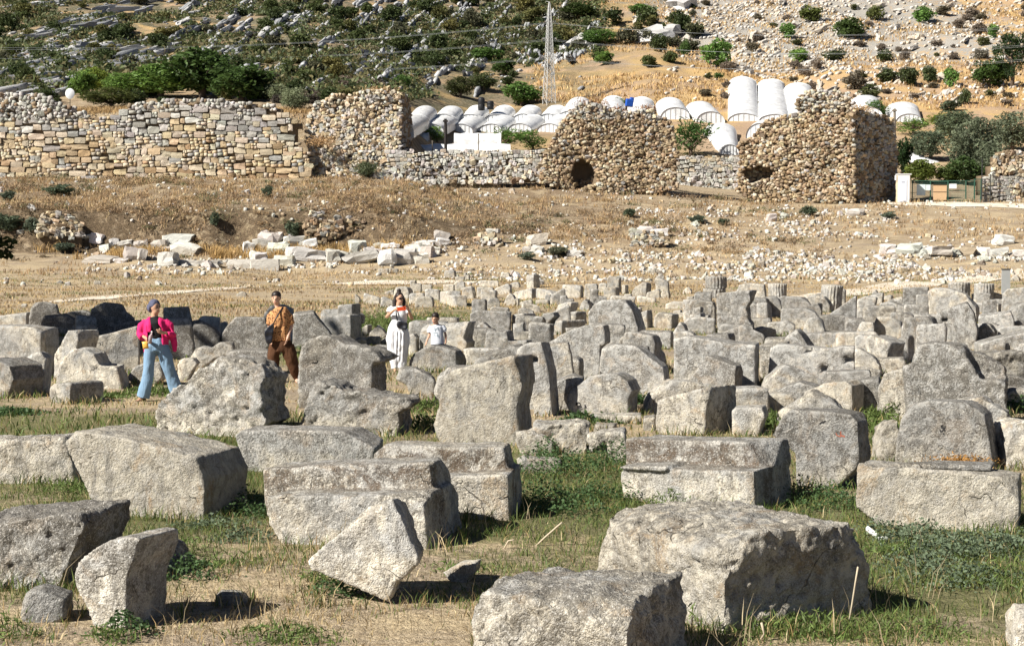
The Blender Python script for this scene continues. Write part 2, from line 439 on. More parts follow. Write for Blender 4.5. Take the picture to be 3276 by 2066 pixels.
def strip(name, pts, widths, mat, dz=.03, dmin=6):
    P = [ground_hit('D', x, y, dmin) for x, y in pts]
    V = []; Fs = []; n = 0; W = 6
    for a in range(len(P) - 1):
        L = max(2, int((P[a + 1] - P[a]).length / .8))
        for k in range(L + (1 if a == len(P) - 2 else 0)):
            t = k / L; c = P[a].lerp(P[a + 1], t); w = widths[a] + (widths[a + 1] - widths[a]) * t
            d = (P[a + 1] - P[a]); d.z = 0; d.normalize(); nrm = Vector((-d.y, d.x, 0))
            w *= 1 + .22 * math.sin(c.x * .9) * math.sin(c.x * .37 + 1)
            for j in range(W + 1):
                q = c + nrm * (w * (j / W - .5)); V.append((q.x, q.y, gz(q.x, q.y) + dz))
            n += 1
    for i in range(n - 1):
        for j in range(W):
            a = i * (W + 1) + j; Fs.append((a, a + 1, a + W + 2, a + W + 1))
    return tag(link(name, mesh_np(name, V, np.array(Fs), mat, True)), kind='structure')
strip('path', [(120, 712), (330, 694), (600, 676), (850, 667), (1000, 664), (1120, 664)], [1.0, 1.8, 2.6, 3.2, 3.0, 1.5], MAT['path'])
strip('path', [(1900, 700), (2030, 684), (2170, 664), (2300, 652), (2440, 640)], [2.0, 3.0, 3.4, 3.0, 3.0], MAT['path'])
strip('path', [(2090, 479), (2200, 479), (2300, 480), (2440, 488)], [1.6, 2.2, 2.4, 3.0], MAT['path'])
# ------------------------------------------------------------------ fallen blocks: outline polygon of the sunny face, extruded back
JOBS = []
def solve_yaw(G, side_px, depth):
    best = (1e9, 0)
    x0, _ = proj(G)
    for k in range(-78, 79):
        th = R(k); q = G + Vector((math.sin(th), math.cos(th), 0)) * depth
        e = abs(proj(q)[0] - x0 - side_px) + abs(k) * .02
        if e < best[0]: best = (e, th)
    return best[1]
def prism_bm(front, E, chips, seed, taper=0.96):
    rd = random.Random(seed)
    bm = bmesh.new(); c = sum(front, Vector()) / len(front)
    f = [bm.verts.new(p) for p in front]
    b = [bm.verts.new(c + (p - c) * taper + E) for p in front]
    n = len(f)
    bm.faces.new(f); bm.faces.new(b[::-1])
    for i in range(n): bm.faces.new((f[i], b[i], b[(i + 1) % n], f[(i + 1) % n]))
    bmesh.ops.recalc_face_normals(bm, faces=bm.faces)
    bmesh.ops.triangulate(bm, faces=bm.faces)
    size = max((p - q).length for p in front for q in front)
    for _ in range(chips):
        vs = [v.co.copy() for v in bm.verts]
        cc = sum(vs, Vector()) / len(vs)
        d = Vector((rd.uniform(-1, 1), rd.uniform(-1, .8), rd.uniform(-.15, 1))).normalized()
        # aim between axes so that edges and corners go, not whole faces
        m = max(v.dot(d) for v in vs); cut = rd.uniform(.015, .075) * size
        bmesh.ops.bisect_plane(bm, geom=bm.verts[:] + bm.edges[:] + bm.faces[:], plane_co=d * (m - cut), plane_no=d, clear_outer=True)
        ed = [e for e in bm.edges if e.is_boundary]
        if ed:
            bmesh.ops.holes_fill(bm, edges=ed, sides=0)
        bmesh.ops.triangulate(bm, faces=bm.faces)
    bmesh.ops.recalc_face_normals(bm, faces=bm.faces)
    return bm
def pairs(s):
    return [tuple(float(a) for a in w.split(',')) for w in s.split()]
BLOCKS = {}
def B(t, poly, by, side, depth, label, tone=.45, lichen=.35, rough=1.0, chips=5, extra=(), cat='stone block', name='stone_block',
      ground=True, key=None, bx=None, low=.12, dmin=6, taper=.96):
    P = pairs(poly); a, b, sc = TILES[t]
    xs_ = [p[0] for p in P]; ymax = max(p[1] for p in P); ymin = min(p[1] for p in P)
    if bx is None:
        bx = (min(xs_) + max(xs_)) / 2
    G = ground_hit(t, bx, by, dmin)
    if side is None: th = R(random.Random(label).uniform(-9, 9))
    else:
        sidex = (max(xs_) if side > 0 else min(xs_))
        G2 = Vector(G); th = solve_yaw(at_depth(t, sidex, by, G.y), side / sc, depth)
    n = Vector((-math.sin(th), -math.cos(th), 0)); E = Vector((math.sin(th), math.cos(th), 0)) * depth
    def on_plane(x, y, setback=0.0):
        r = ray(*px(t, x, y)); o = Vector((0, 0, CAM_H)); g = G - n * setback
        k = (g - o).dot(n) / r.dot(n)
        return o + r * k
    bms = []
    for i, (pp, setback, dep) in enumerate([(P, 0.0, None)] + [(pairs(e[0]), e[1], e[2] if len(e) > 2 else None) for e in extra]):
        W = [on_plane(x, y, setback) for x, y in pp]
        ym = max(q[1] for q in pp); yr = ym - min(q[1] for q in pp)
        if ground and i == 0:
            for k, (x, y) in enumerate(pp):
                if y >= ym - low * yr: W[k].z = min(gz(W[k].x, W[k].y) - .10, W[k].z)
        Ei = E if dep is None else E.normalized() * dep
        W = [w - G for w in W]
        bms.append(prism_bm(W, Ei, chips if len(P) < 30 else 0, label + str(i), taper))
    s = F / G.y * 1024 / 3276
    vox = min(max(2.2 / s, .0175), .042)
    JOBS.append(dict(bms=bms, vox=vox, G=G, label=label, tone=tone, lichen=lichen, rough=rough, cat=cat, name=name, key=key, n=n, setb=extra[0][1] if extra and 'cornice' in label else None))
    return G
def bigsmooth(me, it):
    V = np.empty(len(me.vertices) * 3); me.vertices.foreach_get('co', V); V = V.reshape(-1, 3)
    E = np.empty(len(me.edges) * 2, dtype=np.int32); me.edges.foreach_get('vertices', E); E = E.reshape(-1, 2)
    deg = np.bincount(E.ravel(), minlength=len(V))[:, None].astype(float)
    for _ in range(it):
        S = np.zeros_like(V)
        for k in range(3):
            S[:, k] = np.bincount(E[:, 0], V[E[:, 1], k], len(V)) + np.bincount(E[:, 1], V[E[:, 0], k], len(V))
        V = V * .45 + S / np.maximum(deg, 1) * .55
    return V
def remesh_all(jobs):
    """voxel-remesh every job in one dependency-graph pass"""
    tmp = []
    for j in jobs:
        me = bpy.data.meshes.new('tmp'); bm = bmesh.new()
        for b in j['bms']:
            m2 = bpy.data.meshes.new('t2'); b.to_mesh(m2); b.free(); bm.from_mesh(m2); bpy.data.meshes.remove(m2)
        bm.to_mesh(me); bm.free()
        o = bpy.data.objects.new('tmp', me); COL.objects.link(o)
        md = o.modifiers.new('r', 'REMESH'); 
        if len(j['bms']) == 1 and 'n' in j:
            dim = max(o.dimensions); dep = int(np.clip(math.floor(math.log2(dim / .9 / j['vox']) + .18), 4, 7))
            md.mode = 'SHARP'; md.octree_depth = dep; md.scale = .9; md.sharpness = 1.0; md.use_remove_disconnected = False
        else: md.mode = 'VOXEL'; md.voxel_size = j['vox']; md.adaptivity = 0
        tmp.append(o)
    dg = bpy.context.evaluated_depsgraph_get(); dg.update()
    out = [bpy.data.meshes.new_from_object(o.evaluated_get(dg)) for o in tmp]
    for o in tmp:
        m = o.data; bpy.data.objects.remove(o); bpy.data.meshes.remove(m)
    return out

# ---- foreground
B('F1', '-150,215 60,212 230,200 400,190 450,290 500,480 200,486 -150,490', 490, None, .6, 'low rough ochre block cut by the photo edge, touching the big cream block', .75, .3, 1.6)
B('F1', '395,172 520,160 800,205 1240,325 1300,470 1290,700 800,692 600,625 500,440 440,290', 695, 285, .95, 'big cream block with tapering side and black broken end', .95, .12, 1.0, 4)
B('F1', '-180,720 200,700 540,690 520,800 455,950 330,1110 150,1150 -180,1160', 1160, 320, .9, 'long dark lichen block lying at the left edge behind the domed stone', .35, .6, 1.5)
B('F1', '465,1080 500,985 580,910 690,850 800,828 890,835 850,960 805,1060 792,1400 640,1335 545,1260 490,1180', 1400, 265, .5, 'dome-topped upright stone with black shaded side near the lower left corner', .45, .4, 1.0, 3)
B('F1', '135,1250 160,1185 240,1165 410,1228 415,1340 200,1372 135,1345', 1370, 60, .3, 'small flat-topped grey stone at the foot of the domed stone', .35, .4, .8, 4, cat='stone', name='loose_stone')
B('F1', '1030,885 1100,858 1160,890 1190,940 1215,1000 1190,1032 1080,1032 1035,1000', 1030, 30, .25, 'thin broken slab piece just behind the domed stone', .4, .4, 1.3, 5, cat='stone', name='loose_stone')
B('F1', '1360,1210 1400,1188 1530,1192 1570,1230 1540,1262 1370,1255', 1262, None, .2, 'flat stone half lost in the shadow of the domed stone', .4, .3, .8, 3, cat='stone', name='loose_stone')
B('F1', '1485,185 1530,150 1900,150 2310,165 2400,225 2350,395 1950,415 1590,420', 420, 60, .65, 'long low grey block behind the stepped block, its surface finely tooled', .3, .35, .7, 3)
B('F2', '-480,572 -430,566 525,560 530,700 560,880 100,885 -330,885 -460,745', 885, 235, 1.0, 'stepped cornice block with recessed dark upper band in the middle of the foreground', .55, .35, .9, 3,
  extra=[('-500,395 575,350 585,565 560,700 -480,700', .42, .58)])
B('F2', '-225,985 -120,880 150,640 320,565 375,690 440,870 500,990 345,1130 300,1245 180,1190 0,1115 -190,1045', 1245, 120, .5, 'tilted diamond-shaped block leaning in front of the stepped cornice block', .6, .25, 1.1, 3, ground=False, taper=.72)
B('F2', '645,1055 740,1005 855,990 850,1045 800,1090 790,1112 680,1095', 1112, 40, .2, 'small wedge-shaped stone in the shade right of the diamond-shaped block', .7, .2, .8, 3, cat='stone', name='loose_stone')
B('F2', '195,450 760,440 1060,430 1075,720 770,710 300,700', 718, 90, .85, 'pale stepped block with a smooth lower face, directly behind the stepped cornice block', .7, .25, .7, 2,
  extra=[('190,300 260,248 740,258 1030,262 1065,430 900,600 200,600', .36, .5)])
B('F2', '1100,165 1210,148 1280,190 1330,230 1350,290 1270,310 1130,310', 310, 40, .4, 'small hollow boulder beside the foot of the tall cream slab', .6, .3, 1.5, 4, cat='boulder', name='boulder')
B('F2', '1110,345 1150,318 1230,330 1400,345 1405,415 1130,420', 420, None, .3, 'low stone half covered by green weeds', .55, .3, 1.0, 3, cat='stone', name='loose_stone')
B('F2', '1225,115 1590,105 1570,180 1545,300 1290,285 1225,195', 300, None, .6, 'low whitish pitted block right of the tall cream slab', .7, .3, 1.8, 4)
B('F2', '1540,185 1640,160 1800,150 1812,340 1720,352 1675,230 1580,292', 352, None, .5, 'broken block with an undercut hollow left of the moulded block', .6, .35, 1.4, 4)
B('F3', '-405,395 450,405 462,640 200,632 -385,580', 640, 250, .95, 'moulded cornice block with a rust-brown upper band and jagged dark end', .5, .35, .7, 2,
  extra=[('-362,205 540,225 555,395 500,560 -360,560', .38, .57), ('-415,372 -100,378 -105,412 -395,405', -.05, .4)])
B('F3', '265,960 330,885 480,800 700,775 1100,745 1168,790 1190,1000 1210,1345 800,1362 480,1372 262,1335', 1372, -820, 1.45, 'huge foreground block with a pale top and coarse pitted dark end', .85, .25, 1.6, 4)
B('F2', '825,1195 850,1165 1000,1190 1400,1205 1780,1235 1825,1400 1820,1720 860,1720 812,1320', 1720, 380, .95, 'rough pitted block cut by the bottom edge of the photo', .7, .4, 1.7, 4)
B('F3', '1095,372 1450,392 2135,450 2128,775 1800,770 1330,752 1100,640', 775, 40, .55, 'long yellowish block in the right foreground carrying a thin slab', .8, .2, 1.0, 3, key='longright')
B('F3', '575,180 640,55 690,22 900,30 1060,50 1108,105 1118,345 1095,400 900,515 725,515 715,300', 515, 100, .5, 'grey upright block with rounded shoulders and a red painted mark', .25, .35, .7, 3, key='redmark')
B('F3', '1330,395 1355,190 1400,10 1440,-18 1560,-36 1790,-25 1870,20 1912,60 1952,250 1990,395', 400, 55, .5, 'smooth grey arched block with black painted characters', .25, .3, .6, 2, key='paint')
B('F3', '1230,250 1250,150 1300,110 1370,85 1400,200 1340,350 1230,345', 350, None, .5, 'rough pale boulder wedged against the painted arched block', .8, .2, 1.6, 4, cat='boulder', name='boulder')
B('F3', '1700,-40 1900,-60 2060,40 2075,200 2040,395 1900,395', 300, 20, .6, 'pale broken block close behind the painted arched block', .6, .25, 1.3, 5)
B('F3', '2050,200 2080,120 2170,90 2300,110 2300,400 2050,400', 400, None, .6, 'rough block at the photo edge right of the painted arched block', .7, .2, 1.3, 4)
B('F3', '2108,1500 2120,1420 2165,1340 2300,1330 2300,1600 2110,1600', 1600, None, .5, 'corner of a stone in the lower right corner of the photo', .8, .2, 1.2, 4)
B('M4', '1175,885 1268,870 1310,690 1500,680 1730,705 1800,900 1900,1010 2112,1000 2112,1400 1650,1420 1200,1410', 1420, 20, .65, 'tallest grey block on the right with a black broken upper corner', .35, .5, 1.4, 3,
  extra=[('1700,720 1900,775 2105,900 2110,1100 1800,1100', .28, .35)])
# ---- left field around the pink jacket
B('M1', '-120,525 0,525 360,552 362,1000 -120,1005', 1010, 185, .85, 'large pale squared block standing at the left edge beside shadowed blocks', .6, .2, .8, 3)
B('M1', '205,830 260,782 340,760 415,830 400,900 390,1130 220,1140', 1140, 70, .6, 'rounded pale block between the squared block and the low drum stone', .7, .2, 1.1, 4)
B('M1', '-90,815 80,885 112,1010 45,1168 -90,1165', 1168, 310, .75, 'block with a dark lichen top lying at the left edge of the grass', .55, .35, .9, 3)
B('M1', '475,955 480,780 545,670 600,572 690,570 700,640 675,720 672,955', 1010, 180, .6, 'pale upright block with a slanting left edge behind the rounded boulder', .55, .25, .8, 3)
B('M1', '745,700 762,650 1000,590 1215,530 1232,640 1226,900 760,930', 960, 15, .55, 'pale block with a sloping top just left of the pink jacket', .6, .2, .7, 3)
B('M1', '490,1030 510,920 560,800 650,730 740,735 830,780 880,885 1010,890 1062,940 1080,1080 560,1080', 1085, 110, .6, 'large pale rounded boulder in front of two upright blocks on the left', .7, .2, 1.2, 4, cat='boulder', name='boulder')
B('M1', '430,1055 500,1032 610,1030 618,1100 612,1212 480,1205 430,1150', 1212, 310, .7, 'low drum-like stone with a shaded long side on the left grass', .5, .4, .8, 3)
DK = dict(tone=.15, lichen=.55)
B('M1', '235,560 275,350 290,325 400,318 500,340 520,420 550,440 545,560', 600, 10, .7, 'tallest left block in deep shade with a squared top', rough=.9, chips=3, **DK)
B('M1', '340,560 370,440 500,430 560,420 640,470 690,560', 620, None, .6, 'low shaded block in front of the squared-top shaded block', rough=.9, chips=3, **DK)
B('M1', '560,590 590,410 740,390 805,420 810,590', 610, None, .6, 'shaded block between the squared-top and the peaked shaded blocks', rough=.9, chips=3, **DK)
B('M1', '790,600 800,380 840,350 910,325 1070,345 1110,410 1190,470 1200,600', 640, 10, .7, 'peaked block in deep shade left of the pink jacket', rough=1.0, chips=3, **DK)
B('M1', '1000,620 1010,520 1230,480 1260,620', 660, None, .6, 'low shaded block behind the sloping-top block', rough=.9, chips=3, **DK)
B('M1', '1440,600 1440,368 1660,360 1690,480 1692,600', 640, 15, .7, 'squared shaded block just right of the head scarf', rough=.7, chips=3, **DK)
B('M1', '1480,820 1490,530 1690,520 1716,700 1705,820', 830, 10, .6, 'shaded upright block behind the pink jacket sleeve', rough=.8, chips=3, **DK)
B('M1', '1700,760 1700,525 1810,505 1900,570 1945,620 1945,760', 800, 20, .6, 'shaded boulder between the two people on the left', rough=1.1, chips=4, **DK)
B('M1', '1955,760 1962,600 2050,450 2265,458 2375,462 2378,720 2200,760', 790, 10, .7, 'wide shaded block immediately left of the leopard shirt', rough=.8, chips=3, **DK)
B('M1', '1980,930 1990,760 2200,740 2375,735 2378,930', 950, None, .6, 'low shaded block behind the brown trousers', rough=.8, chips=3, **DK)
B('M1', '-60,510 -40,450 100,430 240,412 236,510', 560, None, .8, 'low pale block at the far left behind the shaded ones', .6, .2, .9, 3)
B('M1', '1680,810 1720,735 1780,710 1860,730 1930,680 2060,676 2076,780 1900,835 1740,872 1690,870', 900, 20, .5, 'tilted ochre slab lying right of the jeans', .6, .4, 1.2, 3)
B('M1', '1575,1000 1570,835 1700,815 1745,865 1705,930 1640,1010', 1015, 30, .5, 'pale broken stone right behind the jeans', .75, .2, 1.3, 5, cat='stone', name='loose_stone')
B('M1', '1100,1000 1180,900 1260,860 1420,850 1440,1000 1300,1040', 1050, None, .5, 'low brownish stone seen between the jeans legs', .6, .35, 1.2, 4, cat='stone', name='loose_stone')
B('M1', '1365,1490 1362,1290 1405,1185 1520,1090 1650,1010 1790,880 1940,800 2110,808 2262,880 2335,990 2300,1080 2310,1260 2350,1400 2000,1500 1500,1490', 1500, 240, .8, 'big rugged boulder in front of the pink jacket with rusty holes', .55, .45, 2.0, 3, cat='boulder', name='boulder')
# ---- centre left
B('M2', '365,1240 370,900 390,720 440,660 570,612 660,625 780,690 1000,742 1160,822 1020,890 1030,1110 1030,1240', 1250, 140, .85, 'big pitted brownish boulder right of the brown trousers', .45, .55, 2.0, 3, cat='boulder', name='boulder')
B('M2', '360,1500 420,1220 470,1062 540,1015 650,1040 760,1092 1180,1160 1300,1170 1392,1212 1260,1300 1245,1500 1100,1510', 1510, 125, .7, 'sloping brown-stained boulder in front of the pitted boulder', .5, .45, 1.7, 3, cat='boulder', name='boulder')
B('D', '1018,1000 1030,950 1044,884 1066,868 1140,850 1205,836 1224,834 1230,900 1214,960 1226,1045 1190,1048 1040,1048', 1048, 34, .6, 'tall cream slab with a dark narrow side in the middle of the photo', .85, .2, 1.1, 2)
B('M2', '1445,760 1445,560 1462,525 1870,490 1832,650 1860,680 1835,760', 790, 80, .6, 'pale flat-faced block behind the boy', .65, .15, .9, 3)
B('M2', '1885,600 1888,425 1935,395 2250,408 2245,600', 630, 15, .7, 'grey block with a bright top edge behind the pale flat-faced block', .3, .3, .6, 3)
B('M2', '1350,930 1355,830 1385,780 1480,722 1560,700 1650,720 1760,752 1795,800 1770,930', 940, 75, .6, 'rounded grey boulder hiding the legs of the boy', .4, .35, .9, 3, cat='boulder', name='boulder')
B('M2', '1225,1000 1260,900 1400,900 1500,960 1560,1000 1605,1100 1545,1160 1390,1165 1330,1070', 1170, 20, .45, 'broken slab with chipped white edges below the rounded grey boulder', .55, .4, 1.6, 4)
B('M2', '1560,1220 1575,1060 1595,960 1690,900 1800,895 1980,900 1980,1220', 1230, None, .7, 'weathered boulder tucked behind the left edge of the tall cream slab', .5, .4, 1.5, 3, cat='boulder', name='boulder')
B('M2', '975,640 1000,590 1062,525 1112,560 1152,612 1100,650 980,655', 660, 20, .4, 'small pyramid-shaped stone left of the white trousers', .5, .3, 1.0, 3, cat='stone', name='loose_stone')
B('M2', '945,700 948,640 985,625 1090,625 1095,700', 715, 20, .4, 'small dark-sided squared stone below the pyramid-shaped stone', .4, .4, .8, 3, cat='stone', name='loose_stone')
B('M2', '928,600 935,550 970,522 985,530 980,600', 620, 40, .4, 'small pale cube of stone beside the grass left of the white trousers', .7, .2, .8, 3, cat='stone', name='loose_stone')
B('M2', '838,705 870,650 930,640 962,660 965,710', 725, 15, .4, 'small rough stone between the pitted boulder and the squared stone', .6, .3, 1.0, 4, cat='stone', name='loose_stone')
B('M2', '1005,800 1010,740 1060,700 1165,705 1168,800', 815, 20, .5, 'small dark stone touching the left leg of the white trousers', .3, .5, 1.0, 4, cat='stone', name='loose_stone')
B('M2', '1345,780 1345,620 1385,595 1420,640 1420,780', 790, 25, .5, 'narrow upright stone between the white trousers and the boy', .6, .2, .9, 3)
B('M2', '545,690 560,445 750,432 832,432 842,655 760,690', 720, 100, .7, 'upright pale block with notched corner right of the leopard shirt', .45, .2, .6, 3)
B('M2', '705,520 712,400 722,342 850,335 850,520', 600, 80, .7, 'squared block rising behind the notched upright block', .35, .3, .7, 3)
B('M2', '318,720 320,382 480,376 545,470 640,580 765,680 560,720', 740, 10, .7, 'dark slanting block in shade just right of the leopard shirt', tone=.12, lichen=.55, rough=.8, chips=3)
B('M2', '55,560 62,440 130,352 240,342 330,382 335,560', 600, None, .7, 'pale rounded block rising behind the leopard shirt', .5, .2, 1.0, 3)
# ---- centre field
B('M3', '-10,610 -8,432 90,420 95,460 98,610', 620, 115, .7, 'block with a sunny face and wide dark side right of the boy', .6, .3, .8, 3)
B('M3', '30,460 50,385 90,368 180,400 205,460', 470, 10, .4, 'small dark-topped stone behind the block right of the boy', .45, .45, 1.0, 4, cat='stone', name='loose_stone')
B('M3', '212,600 250,480 262,420 350,410 372,450 305,520 300,600', 610, 55, .55, 'leaning stone with a black side in the middle field', .5, .3, .9, 3)
B('M3', '338,600 350,492 430,480 428,605', 610, 220, .95, 'long stone seen end-on with a dark flank left of the big grey dome block', .55, .3, .7, 3)
B('M3', '345,430 400,342 480,320 520,325 500,400 445,465', 500, 70, .5, 'pale tilted stone behind the long end-on stone', .65, .2, .9, 4)
B('M3', '428,500 430,440 480,410 560,402 560,500', 510, 100, .5, 'stone with a dark hollow side touching the big grey dome block', .5, .3, 1.2, 4)
B('M3', '670,700 668,410 720,335 790,303 980,300 1060,400 1110,560 1112,700', 710, 75, .8, 'big grey dome-shaped block standing in the central field', .18, .35, .8, 3)
B('M3', '365,960 368,660 400,620 500,572 640,527 815,525 822,690 770,720 780,960', 1000, 55, .6, 'curved grey block with a dark right end in front of the big dome block', .3, .25, .7, 2)
B('M3', '968,930 972,650 985,590 1060,586 1230,622 1262,690 1252,790 1290,860 1290,930', 950, 70, .6, 'pitted grey block with a black rounded end left of the longest wall-like block', .4, .3, 1.0, 3)
B('M3', '1420,1020 1420,645 1530,622 1800,662 1950,690 2150,700 2145,1075 1600,1060', 1080, 50, 1.1, 'longest wall-like grey block across the centre right', .3, .3, .7, 2)
B('M3', '775,1130 770,845 790,722 822,690 1080,712 1150,762 1330,905 1350,1050 1310,1130', 1140, 65, .6, 'gable-shaped grey block with a sloping right edge in the centre', .35, .3, .8, 2)
B('M3', '465,1240 465,1180 490,1110 560,1060 680,972 790,955 910,950 1010,1020 1062,1110 1022,1180 1026,1310 560,1310', 1315, 90, .55, 'grey hexagonal block with small black painted strokes at its foot', .4, .25, .8, 2, key='strokes')
B('M3', '12,860 40,740 85,700 150,675 250,670 290,800 320,950 332,1100 362,1250 372,1320 200,1320 150,1100', 1325, 70, .5, 'narrow upright slab with a square socket hole', .45, .25, .7, 2, key='socket')
B('M3', '320,1130 320,700 370,686 490,676 522,800 546,1040 520,1130', 1150, 12, .55, 'ochre-stained upright block behind the socketed slab', .75, .3, 1.0, 3)
B('M3', '1140,1300 1200,1142 1290,1062 1410,1012 1540,1020 1690,1052 1640,1150 1600,1300', 1310, None, .5, 'low sloping pale boulder behind the cream block with the jagged black side', .65, .25, 1.2, 3, cat='boulder', name='boulder')
B('M3', '1262,1485 1268,1192 1430,1142 1705,1075 1712,1200 1692,1485', 1490, 280, .85, 'cream block with a jagged black shaded side', .8, .3, 1.0, 3)
B('M3', '1550,1110 1560,1000 1640,900 1712,796 1800,822 1972,892 1955,1110', 1120, 75, .55, 'lichen-speckled pointed block in front of the longest wall-like block', .4, .5, 1.0, 3)
B('M3', '608,1350 700,1318 1140,1325 1132,1392 622,1394', 1394, 10, .5, 'thin flat slab lying on the ground below the hexagonal block', .6, .35, .8, 2, cat='slab', name='stone_slab')
B('M3', '700,1470 722,1404 900,1410 912,1470', 1475, None, .4, 'low stone just in front of the thin flat slab', .7, .3, 1.0, 4, cat='stone', name='loose_stone')
B('M3', '1152,1450 1155,1342 1262,1332 1262,1450', 1455, None, .4, 'small low stone left of the cream block with the jagged side', .55, .4, 1.0, 4, cat='stone', name='loose_stone')
B('M3', '1935,1490 1940,1255 2200,1250 2232,1330 2150,1490', 1495, 40, .5, 'smooth pale rock behind the jagged black side', .5, .2, .7, 3)
B('M3', '1880,1300 1872,1085 2262,1080 2300,1300', 1320, None, .6, 'broad low rough block behind the smooth pale rock', .6, .25, 1.2, 3)
B('M3', '1810,650 1800,330 1795,242 2000,222 2132,215 2112,290 2072,370 2080,480 2112,520 2112,650', 660, 32, .7, 'tall square block with a broken-out cavity in the middle distance', .45, .45, 1.3, 2)
B('M3', '1490,600 1500,530 1535,470 1640,450 1790,465 1802,600', 610, None, .6, 'smooth grey mound-shaped block left of the tall cavity block', .25, .2, .5, 2)
B('M3', '1548,500 1560,312 1640,290 1790,330 1792,500', 520, 15, .7, 'crumbling block behind the mound-shaped block', .55, .35, 1.4, 4)
B('M3', '1243,545 1250,432 1290,410 1410,430 1405,545', 555, 65, .6, 'pale cracked block with a brown side right of the dome block', .6, .3, 1.2, 4)
B('M3', '1112,540 1112,420 1190,386 1192,540', 550, 48, .6, 'small block with a dark side hard right of the dome block', .5, .3, .8, 3)
B('M3', '1348,372 1350,335 1420,315 1540,320 1542,372', 378, 10, .5, 'low moulded piece with thin ridges near the back of the field', .7, .1, .6, 2)
B('M3', '1965,300 1972,220 1990,172 2080,152 2220,168 2240,300', 320, 22, .8, 'pale bulky boulder behind the tall cavity block', .6, .2, 1.1, 3, cat='boulder', name='boulder')
B('M3', '2150,520 2152,330 2250,328 2262,520', 540, 40, .7, 'squared block directly right of the tall cavity block', .45, .3, .8, 3)
B('M3', '2150,640 2160,560 2240,540 2330,560 2340,640', 650, None, .6, 'low grey block at the foot of the tall cavity block', .3, .3, .8, 3)
# ---- right field
B('M4', '62,410 75,292 130,266 340,282 392,372 386,410', 440, 10, .7, 'grey rounded-edge block in front of the leaning fluted piece', .2, .3, .5, 2)
B('M4', '112,530 115,382 390,376 452,460 442,530', 550, 10, .7, 'smooth grey block below the rounded-edge block', .25, .2, .5, 2)
B('M4', '425,640 430,512 770,266 782,270 778,640', 680, 12, .6, 'triangular grey slab with a sharp vertical edge', .25, .3, .6, 1)
B('M4', '780,510 785,302 850,270 962,282 950,362 925,510', 530, 15, .7, 'block with a shaded right edge right of the triangular slab', .5, .25, .9, 3)
B('M4', '942,440 960,382 1000,332 1060,312 1200,362 1205,440', 470, 50, .7, 'roof-shaped stone behind the boulders right of the triangular slab', .5, .3, .9, 3)
B('M4', '1192,440 1194,192 1420,186 1422,440', 470, 10, .7, 'dark grey squared block left of the two upright fluted drums', .15, .35, .6, 2)
B('M4', '1308,450 1310,255 1430,248 1432,450', 480, 10, .6, 'small pale squared block against the dark grey squared block', .5, .15, .6, 2)
B('M4', '1425,460 1412,222 1482,190 1600,202 1742,252 1842,372 1845,460', 500, 40, .8, 'large pale boulder with an ochre tip in front of a fluted drum', .65, .25, 1.3, 3, cat='boulder', name='boulder')
B('M4', '1500,720 1490,422 1600,372 1752,312 1822,422 1856,580 1825,720', 735, 15, .6, 'tall grey polygonal slab with a small square hole', .25, .35, .9, 2, key='polyhole')
B('M4', '1192,760 1190,560 1196,456 1430,450 1482,562 1524,692 1528,760', 770, 52, .6, 'brown-stained block with a black slanting right side', .55, .4, .9, 2)
B('M4', '908,640 925,520 960,450 1080,455 1190,500 1195,640', 660, 10, .7, 'large cream boulder left of the brown-stained block', .75, .2, 1.0, 3, cat='boulder', name='boulder')
B('M4', '772,720 780,560 830,492 930,500 942,560 910,720', 735, 12, .7, 'pale boulder with a shaded lower half right of the socketed wide slab', .6, .3, 1.0, 3, cat='boulder', name='boulder')
B('M4', '848,900 860,645 900,610 1000,640 1090,690 1060,760 1050,900', 910, 150, .7, 'yellowish split block with a black hollow side', .65, .4, 1.2, 3)
B('M4', '900,935 910,822 1200,812 1222,862 1185,935', 945, 10, .5, 'low oblong stone in front of the yellowish split block', .5, .35, .9, 3)
B('M4', '298,720 300,602 740,582 762,720', 740, 10, 1.0, 'long low block with dark cavities in its front', .45, .4, 1.0, 2)
B('M4', '-40,720 -30,640 280,632 292,720', 740, 12, .9, 'flat dark-edged block left of the cavity-fronted long block', .45, .35, .9, 2)
B('M4', '-20,600 0,502 170,486 242,522 240,600', 620, 10, .6, 'small brownish ridge stone behind the flat dark-edged block', .5, .45, 1.0, 3, cat='stone', name='loose_stone')
B('M4', '-10,1060 0,930 22,732 82,690 340,712 560,732 640,712 772,710 766,850 772,930 770,1060', 1070, 14, .6, 'wide flat slab with square sockets in its front', .3, .25, .5, 1, key='wide')
B('M4', '-40,1160 -30,1080 0,1000 150,870 252,902 400,972 545,1035 560,1160', 1170, None, .5, 'arched brown block before the socketed wide slab', .5, .35, 1.0, 2)
B('M4', '-90,1290 -60,1150 60,1130 200,1140 250,1180 245,1290', 1300, None, .5, 'pale low stone under the arched brown block', .65, .15, .8, 3, cat='stone', name='loose_stone')
B('M4', '285,1300 288,1200 330,1110 500,1042 690,1020 742,1062 752,1300', 1310, 135, .65, 'cream block with a large black shaded side behind the red-marked block', .8, .25, 1.0, 2)
B('M4', '730,1280 740,1022 980,990 992,1180 960,1280', 1290, 20, .6, 'grey block between the cream block and the tallest right block', .35, .4, .9, 3)
B('M4', '985,1310 970,1020 1040,926 1172,962 1112,1152 1105,1310', 1320, 70, .5, 'jagged upright stone with a brown cleft beside the tallest right block', .5, .3, 1.1, 3)
B('M4', '720,1020 740,930 860,905 1000,920 1010,1020', 1040, None, .6, 'small weathered block above the grey block beside the tallest right block', .5, .35, 1.0, 3)
B('M4', '2062,420 2070,250 2120,205 2265,190 2330,240 2330,420', 450, 10, .8, 'pale grey boulder at the right edge beside the sign post', .5, .2, 1.2, 3, cat='boulder', name='boulder')
